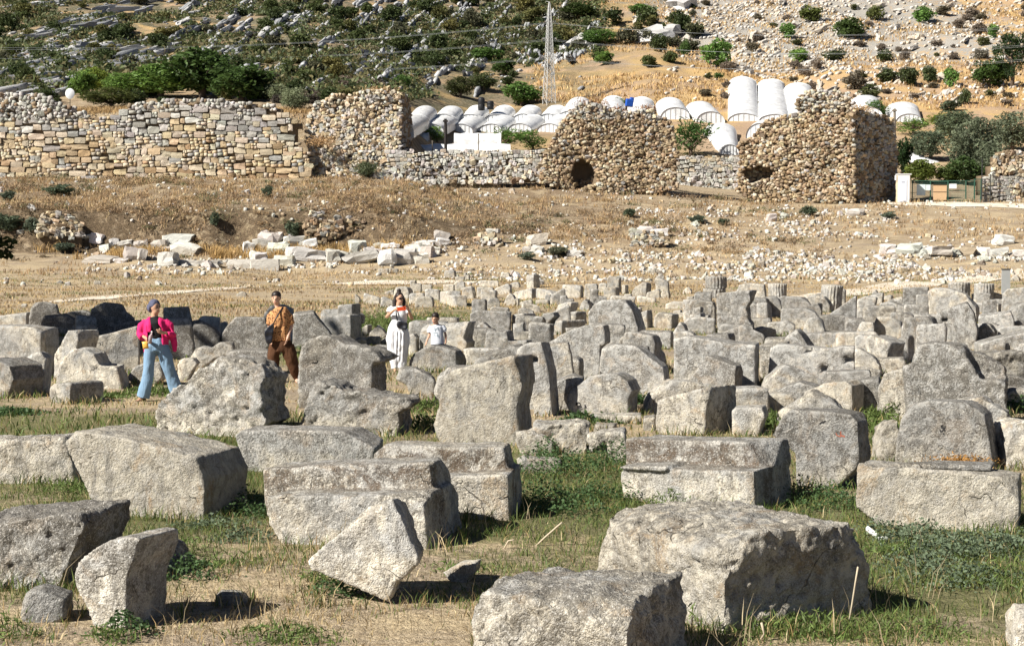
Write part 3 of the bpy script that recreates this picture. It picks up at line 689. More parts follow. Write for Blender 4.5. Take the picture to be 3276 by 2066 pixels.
B('M4', '1858,590 1862,432 2000,415 2140,396 2175,480 2180,590', 610, 12, .7, 'grey angular block right of the polygonal slab', .3, .25, .7, 2)
B('M4', '2165,590 2170,400 2230,330 2330,320 2330,590', 610, None, .7, 'grey block at the right edge behind the angular block', .3, .3, .9, 3)
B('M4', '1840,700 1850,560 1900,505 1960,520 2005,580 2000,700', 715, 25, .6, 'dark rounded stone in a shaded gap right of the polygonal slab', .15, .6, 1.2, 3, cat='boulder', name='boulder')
B('M4', '2035,680 2040,560 2100,532 2330,540 2330,680', 700, None, .7, 'pale block with a flat top at the right edge', .55, .15, .8, 2)
B('M4', '1885,800 1890,690 2010,650 2265,590 2340,590 2340,800', 820, None, .8, 'grey sloping block at the right edge above the yellow pitted block', .35, .3, .9, 3)
B('M4', '1900,1150 1930,800 2050,765 2340,760 2340,1150', 1170, None, .8, 'yellow pitted block at the right edge beside the tallest block', .8, .4, 1.8, 3)
B('M4', '2118,1260 2120,1120 2200,1085 2340,1090 2340,1260', 1290, None, .6, 'small grey stone low at the right edge beside the tallest block', .45, .3, 1.0, 3, cat='stone', name='loose_stone')
# ---- back row near the path
def S_(t, x0, y0, x1, y1, side, label, tone=.62, rough=1.0, top=.12, depth=.6, lichen=.2):
    w, h = x1 - x0, y1 - y0; rd = random.Random(label)
    j = lambda a: rd.uniform(-a, a)
    kind = rd.choice('bbbwwtsp')
    q = lambda a, b: (x0 + w * (a + j(.04)), y0 + h * (b + j(.04)))
    L0, R0 = (x0 + j(.03) * w, y1), (x1 + j(.03) * w, y1)
    if kind == 'b': pts = [L0, q(.02, .12), q(.10, .03), q(.92, .05), q(1, .14), R0]
    elif kind == 'w': s_ = rd.choice((0, 1)); pts = [L0] + ([q(.0, .55), q(.08, .42), q(.86, .0), q(1, .08)] if s_ else [q(.0, .1), q(.12, .0), q(.9, .40), q(1, .55)]) + [R0]
    elif kind == 't': pts = [L0, q(.06, .40), q(.20, .08), q(.72, .0), q(.92, .18), q(1, .6), R0]
    elif kind == 's': pts = [L0, q(.0, .06), q(.48, .0), q(.52, .36), q(.96, .36), R0]
    else: pts = [L0, q(.04, .62), q(.30, .22), q(.52, .0), q(.78, .26), q(.98, .60), R0]
    B(t, ' '.join('%.1f,%.1f' % p for p in pts), y1 + 3, side, depth, label, tone, lichen, rough, 4, cat='stone', name='field_stone')
BR = [('M3', 120, 75, 186, 195, 58, 'bright upright cube of stone, tallest in the back row'),
 ('M3', 208, 195, 346, 296, 112, 'rounded back-row stone with a black side below the bright cube'),
 ('M3', 428, 165, 600, 282, 30, 'back-row stone with a white edge left of the shield-shaped stone'),
 ('M3', 635, 155, 745, 292, 15, 'shield-shaped pale stone in the back row'),
 ('M3', 755, 152, 832, 232, 12, 'dark small stone behind the shield-shaped stone'),
 ('M3', 832, 92, 940, 240, 30, 'tall split stone with a dark notch in the back row'),
 ('M3', 803, 190, 915, 300, 32, 'pale stone standing before the split notch stone'),
 ('M3', 968, 168, 1002, 245, 28, 'small cube right of the split notch stone'),
 ('M3', 1052, 140, 1180, 272, 48, 'slanted block with a dark top right in the back row'),
 ('M3', 1178, 205, 1300, 282, 12, 'lumpy grey stone below the slanted back-row block'),
 ('M3', 1262, 95, 1375, 226, 14, 'upright pale block with a flat top at the right end of the back row'),
 ('M3', 1305, 225, 1380, 284, 20, 'small whitish boulder under the flat-topped upright block'),
 ('M3', 1098, 268, 1262, 318, 10, 'flat pale slab lying in front of the slanted back-row block'),
 ('M3', -30, 145, 60, 192, 12, 'flat dark stone left of the bright cube'),
 ('M3', -10, 195, 180, 292, 50, 'wide low stone under the bright cube'),
 ('M3', 60, 300, 172, 352, 10, 'small low stone left of the rounded back-row stone'),
 ('M3', 198, 302, 320, 342, 10, 'flat stone below the rounded back-row stone'),
 ('M3', -40, 290, 55, 350, 12, 'low stone at the near side of the back row'),
 ('M3', 620, 305, 720, 335, 10, 'thin flat stone below the shield-shaped stone'),
 ('M3', 985, 250, 1050, 296, 10, 'bright chip of stone left of the flat pale slab'),
 ('M3', 1180, 30, 1262, 60, 8, 'lone small stone on the rubble beyond the back row'),
 ('M3', 1500, 190, 1580, 245, 12, 'small round stone between the back row and the fluted drums'),
 ('M3', 1415, 395, 1548, 450, 15, 'small flat stone left of the crumbling block'),
 ('M3', 1535, 272, 1660, 320, 12, 'low stone above the moulded ridge piece'),
 ('M2', 1360, 115, 1456, 236, 10, 'upright rounded post-like stone behind the smartphone'),
 ('M2', 1456, 168, 1548, 222, 10, 'dark low stone right of the post-like stone'),
 ('M2', 1205, 178, 1345, 292, 45, 'stone with a dark right side just right of the hair bun'),
 ('M2', 945, 240, 1090, 335, 12, 'white roundish stone at the left end of the back row'),
 ('M2', 868, 248, 912, 332, 8, 'small pointed stone furthest left in the back row'),
 ('M2', 1098, 270, 1208, 362, 10, 'round whitish stone left of the woman holding the phone'),
 ('M2', 1135, 214, 1212, 252, 8, 'small slab behind the round whitish stone'),
 ('M2', 1350, 240, 1482, 335, 15, 'long stone right of the hair bun stone'),
 ('M2', 1398, 270, 1560, 362, 20, 'pale round boulder above the boy'),
 ('M2', 1490, 205, 1618, 300, 12, 'brownish stone between the round boulder and the pale cube'),
 ('M2', 1618, 222, 1742, 342, 130, 'pale cube with a long dark side in the back row'),
 ('M2', 1652, 160, 1745, 222, 10, 'grey square stone behind the pale cube'),
 ('M2', 1740, 135, 1845, 215, 10, 'squared stone behind the dark side of the pale cube'),
 ('M2', 1812, 178, 1928, 285, 12, 'stone right of the pale cube with a shaded front'),
 ('M2', 1948, 190, 2098, 285, 12, 'wide pale stone right of the shaded-front stone'),
 ('M2', 1978, 210, 2112, 322, 20, 'egg-shaped leaning stone in the back row'),
 ('M2', 2104, 160, 2240, 252, 20, 'pale stone above the egg-shaped stone'),
 ('M2', 2188, 240, 2290, 350, 20, 'pale lump right of the egg-shaped stone'),
 ('M2', 1755, 95, 1835, 135, 10, 'small pale stone beyond the back row on the path side'),
 ('M2', 1832, 60, 1880, 122, 10, 'pointed stone at the edge of the rubble slope'),
 ('M2', 1655, 35, 1752, 110, 20, 'rough stone resting against the rubble slope'),
 ('M2', 1960, 130, 2140, 185, 10, 'flat light stone at the far side of the back row'),
 ('M2', 2150, 60, 2240, 110, 10, 'small stone on the path side above the back row'),
 ('M2', 1075, 25, 1165, 65, 8, 'left one of two pale stones lying at the path'),
 ('M2', 1170, 22, 1250, 58, 8, 'right one of two pale stones lying at the path'),
 ('M2', 1360, 705, 1450, 780, 15, 'dark stone chunk in the gap left of the boy boulder'),
 ('M2', 1095, 628, 1160, 705, 12, 'pale stone against the white trousers at hip level'),
 ('M1', 2085, 228, 2180, 268, 8, 'lone pale stone in the dry grass above the shaded blocks'),
 ('M1', 495, 130, 555, 155, 6, 'small stone on the dry field, far left'),
 ('M1', 830, 135, 890, 165, 6, 'small brown stone on the dry field left of the head scarf'),
 ('M1', 1840, 495, 2010, 590, 10, 'pale stone glowing between shaded blocks'),
 ('M1', 190, 340, 235, 368, 6, 'tiny white stone left of the squared-top shaded block'),
 ('M4', 1095, 275, 1190, 325, 10, 'small light stone at the path behind the roof-shaped stone'),
 ('M4', 960, 262, 1090, 320, 20, 'tilted grey slab behind the roof-shaped stone'),
 ('M4', 1930, 330, 2035, 410, 30, 'small dark-sided stone below the right fluted drum'),
 ('M4', 1800, 240, 1930, 330, 20, 'grey stone at the foot of the right fluted drum'),
 ('M4', 2140, 85, 2230, 130, 10, 'brown stone just right of the sign post'),
 ('M4', 1900, 695, 2000, 750, 10, 'white stone under the sloping block at the right edge'),
 ('M4', 2010, 700, 2130, 755, 10, 'dark flat stone under the sloping block at the right edge'),
 ('M4', 1205, 395, 1290, 440, 10, 'pale sliver of stone left of the dark squared block')]
for b in BR: S_(*b)
# smaller pieces jumbled between the named blocks
occ = []
for j in JOBS:
    vs_ = [v.co for b_ in j['bms'] for v in b_.verts]; occ.append((j['G'].x + min(v.x for v in vs_), j['G'].x + max(v.x for v in vs_), j['G'].y + min(v.y for v in vs_), j['G'].y + max(v.y for v in vs_)))
rf = random.Random(77); nf = 0; tries = 0
while nf < 125 and tries < 6000:
    tries += 1; d = rf.choice((rf.uniform(22, 45), rf.uniform(36, 76))); u = rf.uniform(-.02, .305) if rf.random() < .9 else rf.uniform(-.28, -.04)
    if u < -.02 and not 40 < d < 60: continue
    x = u * d; w = rf.uniform(.40, 1.05); h = rf.uniform(.30, .80); dp = rf.uniform(.4, .8)
    if any(a - .12 < x + w / 2 and b_ + .12 > x - w / 2 and c_ - .1 < d + dp and e_ + .1 > d for a, b_, c_, e_ in occ): continue
    X0, Y0 = proj((x - w / 2, d, 0)); X1, Y1 = proj((x + w / 2, d, h)); occ.append((x - w / 2, x + w / 2, d, d + dp)); nf += 1
    S_('S', X0, Y1, X1, Y0, rf.choice((6, 10, 16, 26, -6)) * 30 / d, 'filler%d' % nf, rf.uniform(.05, .75), rf.choice((.6, .9, 1.3)), rf.uniform(.02, .2), dp, rf.uniform(.2, .55))
    JOBS[-1]['label'] = 'smaller broken piece jumbled among the large blocks of the field'; JOBS[-1]['name'] = 'broken_block'; JOBS[-1]['filler'] = True
# thin slab resting on the long right block is placed later
MESHES = remesh_all(JOBS)
def roughen(V, me, vox, rough, seed):
    N = np.empty(len(me.vertices) * 3); me.vertices.foreach_get('normal', N); N = N.reshape(-1, 3)
    o = seed * 7.31
    a = .011 * rough * fbm(V * 2.2 + o, 40, 3) + .009 * rough ** 1.5 * fbm(V * 7.0 + o, 44, 3, .6)
    rid = 1 - np.abs(vnoise(V * 9.0 + o, 48)); a -= .020 * (rough > 1.25) * rough * np.clip(rid - .62, 0, 1)
    pit = np.clip(vnoise(V * 13 + o, 51) - .45, 0, 1); a -= .05 * rough * pit * (rough > 1.1)
    if vox < .03: a += .005 * rough * vnoise(V * 26 + o, 55)
    return V + N * a[:, None]
TONES = {}
for i, (j, me) in enumerate(zip(JOBS, MESHES)):
    V = bigsmooth(me, 1)
    me.vertices.foreach_set('co', V.astype(np.float32).ravel()); me.update()
    V = roughen(V, me, j['vox'], j['rough'], i + 1)
    me.vertices.foreach_set('co', V.astype(np.float32).ravel()); me.update()
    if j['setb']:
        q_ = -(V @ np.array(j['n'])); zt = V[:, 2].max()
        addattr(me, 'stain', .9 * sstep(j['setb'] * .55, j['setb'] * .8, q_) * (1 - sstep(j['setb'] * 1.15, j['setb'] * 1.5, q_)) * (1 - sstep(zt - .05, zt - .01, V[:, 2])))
    me.polygons.foreach_set('use_smooth', np.ones(len(me.polygons), dtype=bool))
    me.materials.clear(); me.materials.append(MAT['marble']); me.name = j['name']
    o = link(j['name'], me, None, j['G'])
    o['tone'] = float(j['tone']); o['lichen'] = float(j['lichen'])
    tag(o, j['label'], j['cat'], 'smaller pieces jumbled in the field' if j.get('filler') else 'fallen stones in the field')
    if j['key']: BLOCKS[j['key']] = (o, j)
# everything the ground cover must not grow through: footprints of the blocks
FOOT = []
for j, me in zip(JOBS, MESHES):
    V = np.empty(len(me.vertices) * 3); me.vertices.foreach_get('co', V); V = V.reshape(-1, 3)
    lo, hi = V.min(0), V.max(0); FOOT.append((j['G'].x + lo[0], j['G'].x + hi[0], j['G'].y + lo[1], j['G'].y + hi[1]))
# ------------------------------------------------------------------ stone pieces shared by walls and rubble
def stone_variant(name, k, amp, seed, cuts=1):
    bm = bmesh.new(); bmesh.ops.create_cube(bm, size=1.0)
    bmesh.ops.subdivide_edges(bm, edges=bm.edges[:], cuts=cuts, use_grid_fill=True)
    P = np.array([v.co[:] for v in bm.verts]); n = P / np.linalg.norm(P, axis=1)[:, None] * .56
    Q = P * (1 - k) + n * k
    Q = Q + amp * np.stack([vnoise(P * 2.1 + 5 * a + seed * 3.3, 60 + a) for a in range(3)], 1)
    for v, q in zip(bm.verts, Q): v.co = q
    bmesh.ops.triangulate(bm, faces=bm.faces)
    me = bpy.data.meshes.new(name); bm.to_mesh(me); bm.free(); me.materials.append(MAT['stone'])
    return me
ASH = [stone_variant('stone', .30, .11, s) for s in range(10)]
RUB = [stone_variant('stone', .34, .22, 20 + s) for s in range(14)]
def np_mesh(me):
    V = np.empty(len(me.vertices) * 3); me.vertices.foreach_get('co', V)
    T = np.empty(len(me.polygons) * 3, dtype=np.int32); me.polygons.foreach_get('vertices', T)
    return V.reshape(-1, 3), T.reshape(-1, 3)
RUBN = [np_mesh(m) for m in RUB]; ASHN = [np_mesh(m) for m in ASH]
def joined(name, items, mat, parent=None):
    """items: (variant arrays, 3x3 matrix, location, colour) -> one mesh object"""
    Vs, Ts, Cs = [], [], []; o = 0
    for (V, T), M, loc, c in items:
        W = V @ np.asarray(M).T + np.asarray(loc); Vs.append(W); Ts.append(T + o); o += len(V)
        Cs.append(np.tile(np.asarray(c), (len(V), 1)))
    me = mesh_np(name, np.concatenate(Vs), np.concatenate(Ts), mat, False, np.concatenate(Cs))
    ob = link(name, me, parent); return ob
def in_poly(x, y, P):
    x = np.asarray(x); y = np.asarray(y); ins = np.zeros(x.shape, bool); n = len(P)
    for i in range(n):
        x1, y1 = P[i]; x2, y2 = P[(i + 1) % n]
        c = ((y1 > y) != (y2 > y)) & (x < (x2 - x1) * (y - y1) / ((y2 - y1) + 1e-12) + x1); ins ^= c
    return ins
GREY = (.42, .40, .36); TAN = (.57, .445, .285); CREAM = (.61, .525, .39); RUST = (.43, .30, .175); BRN = (.29, .215, .14); PALE = (.60, .57, .51)
def pick(rd, table):
    r = rd.random() * sum(w for w, _ in table)
    for w, c in table:
        r -= w
        if r <= 0: break
    f = rd.uniform(.72, 1.14); return tuple(min(1, a * f * rd.uniform(.96, 1.04)) for a in c)

MORTAR = plain('earth_mortar', (.16, .118, .076), .95, .35, 3.0, .05, .8)
class Face:
    def __init__(s, t, poly, yaw, anchor=None, by=None, bx=None, thick=1.5, holes=(), batter=0.0, relief=.25, d=None, lip=.0):
        s.t = t; P = pairs(poly); s.th = R(yaw); s.thick = thick
        if anchor is None:
            if bx is None: bx = sum(p[0] for p in P) / len(P)
            anchor = at_depth(t, bx, by, d) if d else ground_hit(t, bx, by)
        s.G = anchor; s.n = Vector((-math.sin(s.th), -math.cos(s.th), 0)); s.u = Vector((math.cos(s.th), -math.sin(s.th), 0))
        s.P = [s.uv(x, y) for x, y in P]; s.holes = [[s.uv(x, y) for x, y in pairs(h)] for h in holes]
        s.batter = batter; s.relief = relief
        s.vmin = min(p[1] for p in s.P); s.vmax = max(p[1] for p in s.P)
        s.umin = min(p[0] for p in s.P); s.umax = max(p[0] for p in s.P)
    def point(s, x, y):
        r = ray(*px(s.t, x, y)); o = Vector((0, 0, CAM_H)); return o + r * ((s.G - o).dot(s.n) / r.dot(s.n))
    def uv(s, x, y):
        q = s.point(x, y) - s.G; return (q.dot(s.u), q.z)
    def off(s, u, v):
        u = np.atleast_1d(np.asarray(u, float)); v = np.atleast_1d(np.asarray(v, float))
        p = np.stack([u, v, u * 0 + s.G.x], 1)
        h = s.relief * fbm(p * .35, 71, 3) + s.batter * np.clip((s.vmax - v) / (s.vmax - s.vmin), 0, 1) ** 1.5
        for H in s.holes:
            cu = sum(a for a, _ in H) / len(H); cv = sum(b for _, b in H) / len(H)
            ins = in_poly(u, v, H); h = h - np.where(ins, 1.5, 0)
        return h
    def w(s, u, v, o): return s.G + s.u * u + Vector((0, 0, v)) + s.n * o
def wall(name, label, faces, seed=1, maxparts=290):
    rd = random.Random(seed); G0 = faces[0][0].G
    root = empty(name, G0); tag(root, label, 'wall', 'ruined walls', 'thing')
    V = []; Fq = []
    stones = []
    for f, packs in faces:
        c = .42; nu = int((f.umax - f.umin) / c) + 1; nv = int((f.vmax - f.vmin + 1.8) / c) + 1
        U = f.umin + np.arange(nu + 1) * c; W = f.vmin - 1.8 + np.arange(nv + 1) * c
        cu, cv = np.meshgrid(U[:-1] + c / 2, W[:-1] + c / 2)
        m = np.ones(cu.shape, bool)
        for du in (-.45, 0, .45):
            for dv in (-.3, .45): m &= in_poly(cu + c * du, np.maximum(cv + c * dv, f.vmin + .3), f.P)
        vu, vv = np.meshgrid(U, W); off = f.off(vu.ravel(), vv.ravel()).reshape(vu.shape) - .14
        idx = {}
        def vid(i, j, back):
            k = (i, j, back)
            if k not in idx:
                idx[k] = len(V); o = -f.thick if back else off[j, i]
                jit = 0 if back else .0
                V.append(tuple(f.w(U[i], W[j], o) - G0))
            return idx[k]
        for j in range(m.shape[0]):
            for i in range(m.shape[1]):
                if not m[j, i]: continue
                Fq.append((vid(i, j, 0), vid(i + 1, j, 0), vid(i + 1, j + 1, 0), vid(i, j + 1, 0)))
                Fq.append((vid(i, j, 1), vid(i, j + 1, 1), vid(i + 1, j + 1, 1), vid(i + 1, j, 1)))
                for di, dj, a, b in ((-1, 0, (i, j + 1), (i, j)), (1, 0, (i + 1, j), (i + 1, j + 1)), (0, -1, (i, j), (i + 1, j)), (0, 1, (i + 1, j + 1), (i, j + 1))):
                    ii_, jj_ = i + di, j + dj
                    if not (0 <= ii_ < m.shape[1] and 0 <= jj_ < m.shape[0] and m[jj_, ii_]):
                        Fq.append((vid(*b, 0), vid(*a, 0), vid(*a, 1), vid(*b, 1)))
        for kind, hr, wr, region, colors, dep in packs:
            Rg = [f.uv(x, y) for x, y in pairs(region)] if region else f.P
            v = min(p[1] for p in Rg) - .1; top = max(p[1] for p in Rg)
            while v < top:
                h = rd.uniform(*hr); u = min(p[0] for p in Rg) - rd.uniform(0, .4); u1 = max(p[0] for p in Rg)
                while u < u1:
                    w = rd.uniform(*wr) * (1 if kind != 'ash' else rd.choice((.6, .8, 1, 1, 1.25)))
                    vw = v + (.16 * math.sin(u * .55 + v) + .10 * math.sin(u * 1.7 + 2 * v) if kind == 'ash' else rd.uniform(-.06, .06))
                    h2 = h * (rd.uniform(.7, 1.35) if kind == 'rub' else rd.uniform(.86, 1.06))
                    cells = [(u + w / 2, vw + h / 2, w, h2)]
                    if kind == 'rub' and rd.random() < .10: cells = [(u + w / 2, vw + h / 2, w * 1.3, h * 1.35)]
                    if kind == 'rub' and rd.random() < .10: cells = []
                    if kind == 'ash' and rd.random() < .33:
                        cells = [(u + w * .3, vw + h * .27, w * .6, h * .5), (u + w * .8, vw + h * .3, w * .4, h * .55),
                                 (u + w * .25, vw + h * .77, w * .5, h * .46), (u + w * .73, vw + h * .77, w * .5, h * .46)]
                    for a, b, ww, hh in cells: stones.append((f, a, b, ww, hh, kind, colors, dep, Rg))
                    u += w * (1.0 if kind != 'rub' else .92)
                v += h * (.98 if kind != 'rub' else .86)
    me = mesh_np('core', V, np.array(Fq), MORTAR, False); link('core', me, root)
    # keep stones whose centre lies in their region
    keep = []
    for f in {id(s[0]): s[0] for s in stones}.values():
        S = [s for s in stones if s[0] is f]
        if not S: continue
        a = np.array([s[1] for s in S]); b = np.array([s[2] for s in S])
        ok = in_poly(a, b, f.P); o = f.off(a, b)
        for s, k, oo in zip(S, ok, o):
            if k and oo > -1.0 and in_poly([s[1]], [s[2]], s[8])[0]: keep.append((s, oo))
    keep.sort(key=lambda q: -q[0][3] * q[0][4])
    small = []
    for i, ((f, a, b, w, h, kind, colors, dep, Rg), oo) in enumerate(keep):
        loc = f.w(a, b, oo + (rd.uniform(-.05, .05) - .10 if kind == 'ash' else rd.uniform(-.10, .05))) - G0
        col = pick(rd, colors(f, a, b))
        if kind == 'rub':
            e = (rd.uniform(-.4, .4), rd.uniform(-.4, .4), -f.th + rd.uniform(-.5, .5)); d = (w + h) * .5
            sc = (w * 1.05, d, h * 1.08)
        else:
            e = (rd.uniform(-.05, .05), rd.uniform(-.045, .045), -f.th + rd.uniform(-.05, .05)); d = dep; sc = (w * .98, d, h * .97)
        k = rd.randrange(10)
        if i < maxparts:
            ob = link('stone', (RUB if kind == 'rub' else ASH)[k], root, loc, e, sc); ob.color = (*col, 1)
        else:
            M = Matrix.Rotation(e[2], 3, 'Z') @ Matrix.Rotation(e[1], 3, 'Y') @ Matrix.Rotation(e[0], 3, 'X') @ Matrix.Diagonal(sc)
            small.append(((RUBN if kind == 'rub' else ASHN)[k], np.array(M), loc, col))
    if small:
        ob = joined('small_stones', small, MAT['stonev'], root); tag(ob, kind='stuff')
    return root
def c_left(f, u, v):
    t = (v - f.vmin) / (f.vmax - f.vmin) + .12 * math.sin(u * .7) + .05 * math.sin(u * 2.3)
    if t > .62: return [(5, GREY), (1.5, PALE), (1, CREAM)]
    if t > .45: return [(2, GREY), (3, CREAM), (2.5, TAN)]
    return [(.8, GREY), (3.5, CREAM), (4, TAN), (1, RUST)]
def c_rub(f, u, v):
    return [(2, GREY), (3, CREAM), (2, TAN), (1.5, BRN), (1, PALE)]
def c_brown(f, u, v):
    t = (v - f.vmin) / (f.vmax - f.vmin)
    if t > .8: return [(3, GREY), (2, BRN), (2, CREAM)]
    return [(3, tuple(a * .85 for a in TAN)), (1.2, CREAM), (2.2, tuple(a * .8 for a in RUST)), (2.6, BRN), (.8, GREY)]
def c_pale(f, u, v): return [(4, PALE), (2, GREY), (2, CREAM)]
def c_dark(f, u, v): return [(3, GREY), (2, BRN), (1, PALE)]

fl = Face('W1', '-200,110 330,125 430,185 560,225 700,290 860,275 935,215 1080,180 1300,160 1600,160 1880,190 2096,215 2156,270 2276,340 2216,480 2306,540 2330,800 1916,800 1200,795 900,770 700,760 -200,760', 0, by=745, bx=900, thick=1.2, relief=.15)
wall('ashlar_wall', 'long ruined wall of squared stones, grey above and tan below, at the left', [
    (fl, [('ash', (.42, .62), (.55, 1.25), '-200,330 560,300 700,320 935,215 1900,215 2180,260 2330,560 2330,790 -200,790', c_left, .5),
          ('rub', (.24, .34), (.26, .5), '-200,100 330,120 560,220 700,290 560,300 -200,330', lambda f, u, v: [(5, GREY), (2, PALE), (1, BRN)], .4),
          ('rub', (.24, .32), (.26, .5), '935,222 1080,170 1600,150 2100,205 2150,260 1900,218', lambda f, u, v: [(5, GREY), (2, PALE), (1, BRN)], .4)])], 3)
fa = Face('W2', '370,380 400,290 440,190 560,125 700,120 850,90 1010,75 1090,110 1088,545 1088,640 985,700 985,800 420,800 400,560', 3, by=770, bx=760, d=150.5, thick=1.4, relief=.35, batter=.8)
fa2 = Face('W2', '1084,105 1130,128 1160,230 1170,545 1084,550', -72, anchor=fa.point(1088, 545), thick=1.0, relief=.06)
wall('rubble_tower', 'rubble tower stump with a sharp dark end right of the ashlar wall', [
    (fa, [('rub', (.19, .29), (.24, .48), None, c_rub, .5), ('ash', (.5, .6), (.9, 1.2), '1015,370 1090,370 1090,470 1015,470', lambda f, u, v: [(1, GREY)], .5)]),
    (fa2, [('ash', (.3, .42), (.4, .7), None, lambda f, u, v: [(1, GREY), (1, BRN)], .3)])], 5)
fb = Face('W2', '970,548 2195,535 2235,770 1916,775 1500,805 1000,800 850,740 970,660', 0, by=795, bx=1450, d=147.8, thick=1.0, relief=.2, batter=.35)
wall('low_wall', 'low pale wall with neat top courses in front of the white tunnels', [
    (fb, [('ash', (.30, .38), (.34, .62), '960,540 2200,530 2200,625 1300,622 1100,650 960,700', c_pale, .4),
          ('rub', (.24, .34), (.26, .5), '2240,625 1300,622 1100,650 960,680 840,740 1000,805 2240,780', lambda f, u, v: [(3, GREY), (3, PALE), (2, CREAM), (1, BRN)], .4)])], 7)
fc = Face('W3', '250,545 300,450 350,340 430,240 500,190 580,170 640,190 720,230 860,255 930,240 1040,235 1075,290 1180,310 1215,400 1225,560 1215,760 1240,825 1150,850 740,880 580,875 450,855 330,815 200,785 220,640', -4, by=850, bx=740, thick=2.2, relief=.35, batter=.9,
          holes=['455,630 540,600 625,690 600,800 480,835 440,760'])
wall('rubble_mass', 'broad rounded mass of tan rubble masonry with a dark hole at its foot', [
    (fc, [('rub', (.15, .23), (.22, .42), None, c_brown, .5)])], 9)
fd = Face('W3', '1205,582 1700,590 1710,860 1235,815', 0, by=815, bx=1450, thick=.8, relief=.15, batter=.3)
wall('low_wall', 'short low grey wall filling the gap between the two big rubble masses', [
    (fd, [('ash', (.26, .36), (.34, .6), '1205,575 1700,585 1700,690 1205,740', c_pale, .4),
          ('rub', (.24, .34), (.26, .5), '1205,740 1700,690 1720,870 1230,830', lambda f, u, v: [(3, GREY), (3, PALE), (1, BRN)], .4)])], 11)
fe = Face('W4', '-230,870 -215,590 -220,490 -120,440 -20,330 130,270 230,258 205,190 240,120 300,95 420,88 560,90 618,120 628,250 650,560 655,935 500,940 0,930', 8, by=932, bx=450, thick=1.6, relief=.45, batter=.9,
          holes=['-190,690 -60,650 60,690 20,745 -120,790 -200,760'])
fe2 = Face('W4', '622,120 640,240 720,255 930,300 945,560 965,925 655,935 640,560', -50, anchor=fe.point(655, 930), thick=1.4, relief=.18, batter=.25)
wall('rubble_tower', 'tall leaning rubble tower with a shaded right side beside the gate', [
    (fe, [('rub', (.15, .23), (.22, .42), None, c_brown, .5)]),
    (fe2, [('rub', (.19, .28), (.3, .55), None, lambda f, u, v: [(3, GREY), (2, BRN), (1, TAN)], .4)])], 13)
ff = Face('W4', '1605,730 1660,720 1680,620 1700,570 1760,540 1916,555 2080,560 2080,935 1660,930 1605,925', -6, by=925, bx=1700, thick=1.5, relief=.15)
wall('low_wall', 'pale stone wall at the right edge beyond the green gate', [
    (ff, [('ash', (.24, .32), (.3, .55), '1600,725 1850,720 1850,940 1600,940', c_pale, .4), ('rub', (.24, .34), (.28, .5), '1660,730 1680,540 2080,540 2080,940 1850,940 1850,720', c_rub, .5)])], 15)

# stubs of older walls sticking out of the bank
for k, (t, poly, by, bx, lab) in enumerate([('W2', '365,1090 400,1010 500,1000 530,1060 640,1040 720,1035 800,1070 800,1150 640,1165 520,1235 365,1205', 1235, 520, 'broken stub of rubble wall in the middle of the bank'),
        ('W3', '880,1165 960,1140 1100,1145 1165,1190 1170,1250 880,1255', 1252, 1020, 'collapsed rubble wall heap on the slope below the rubble mass'),
        ('W2', '1640,1245 1655,1180 1720,1150 1790,1105 1810,1240', 1245, 1720, 'small ruined wall corner with a dark recess on the slope'),
        ('W1', '250,1190 330,1010 450,1000 610,1060 620,1180 540,1195', 1195, 440, 'crumbling dark stub of wall at the left end of the bank')]):
    fs = Face(t, poly, (-12, 0, 20, -18)[k], by=by, bx=bx, thick=.9, relief=.25, batter=.3)
    wall('wall_stub', lab, [(fs, [('rub', (.17, .28), (.24, .48), None, c_rub if k else c_brown, .4)])], 31 + k, 120)
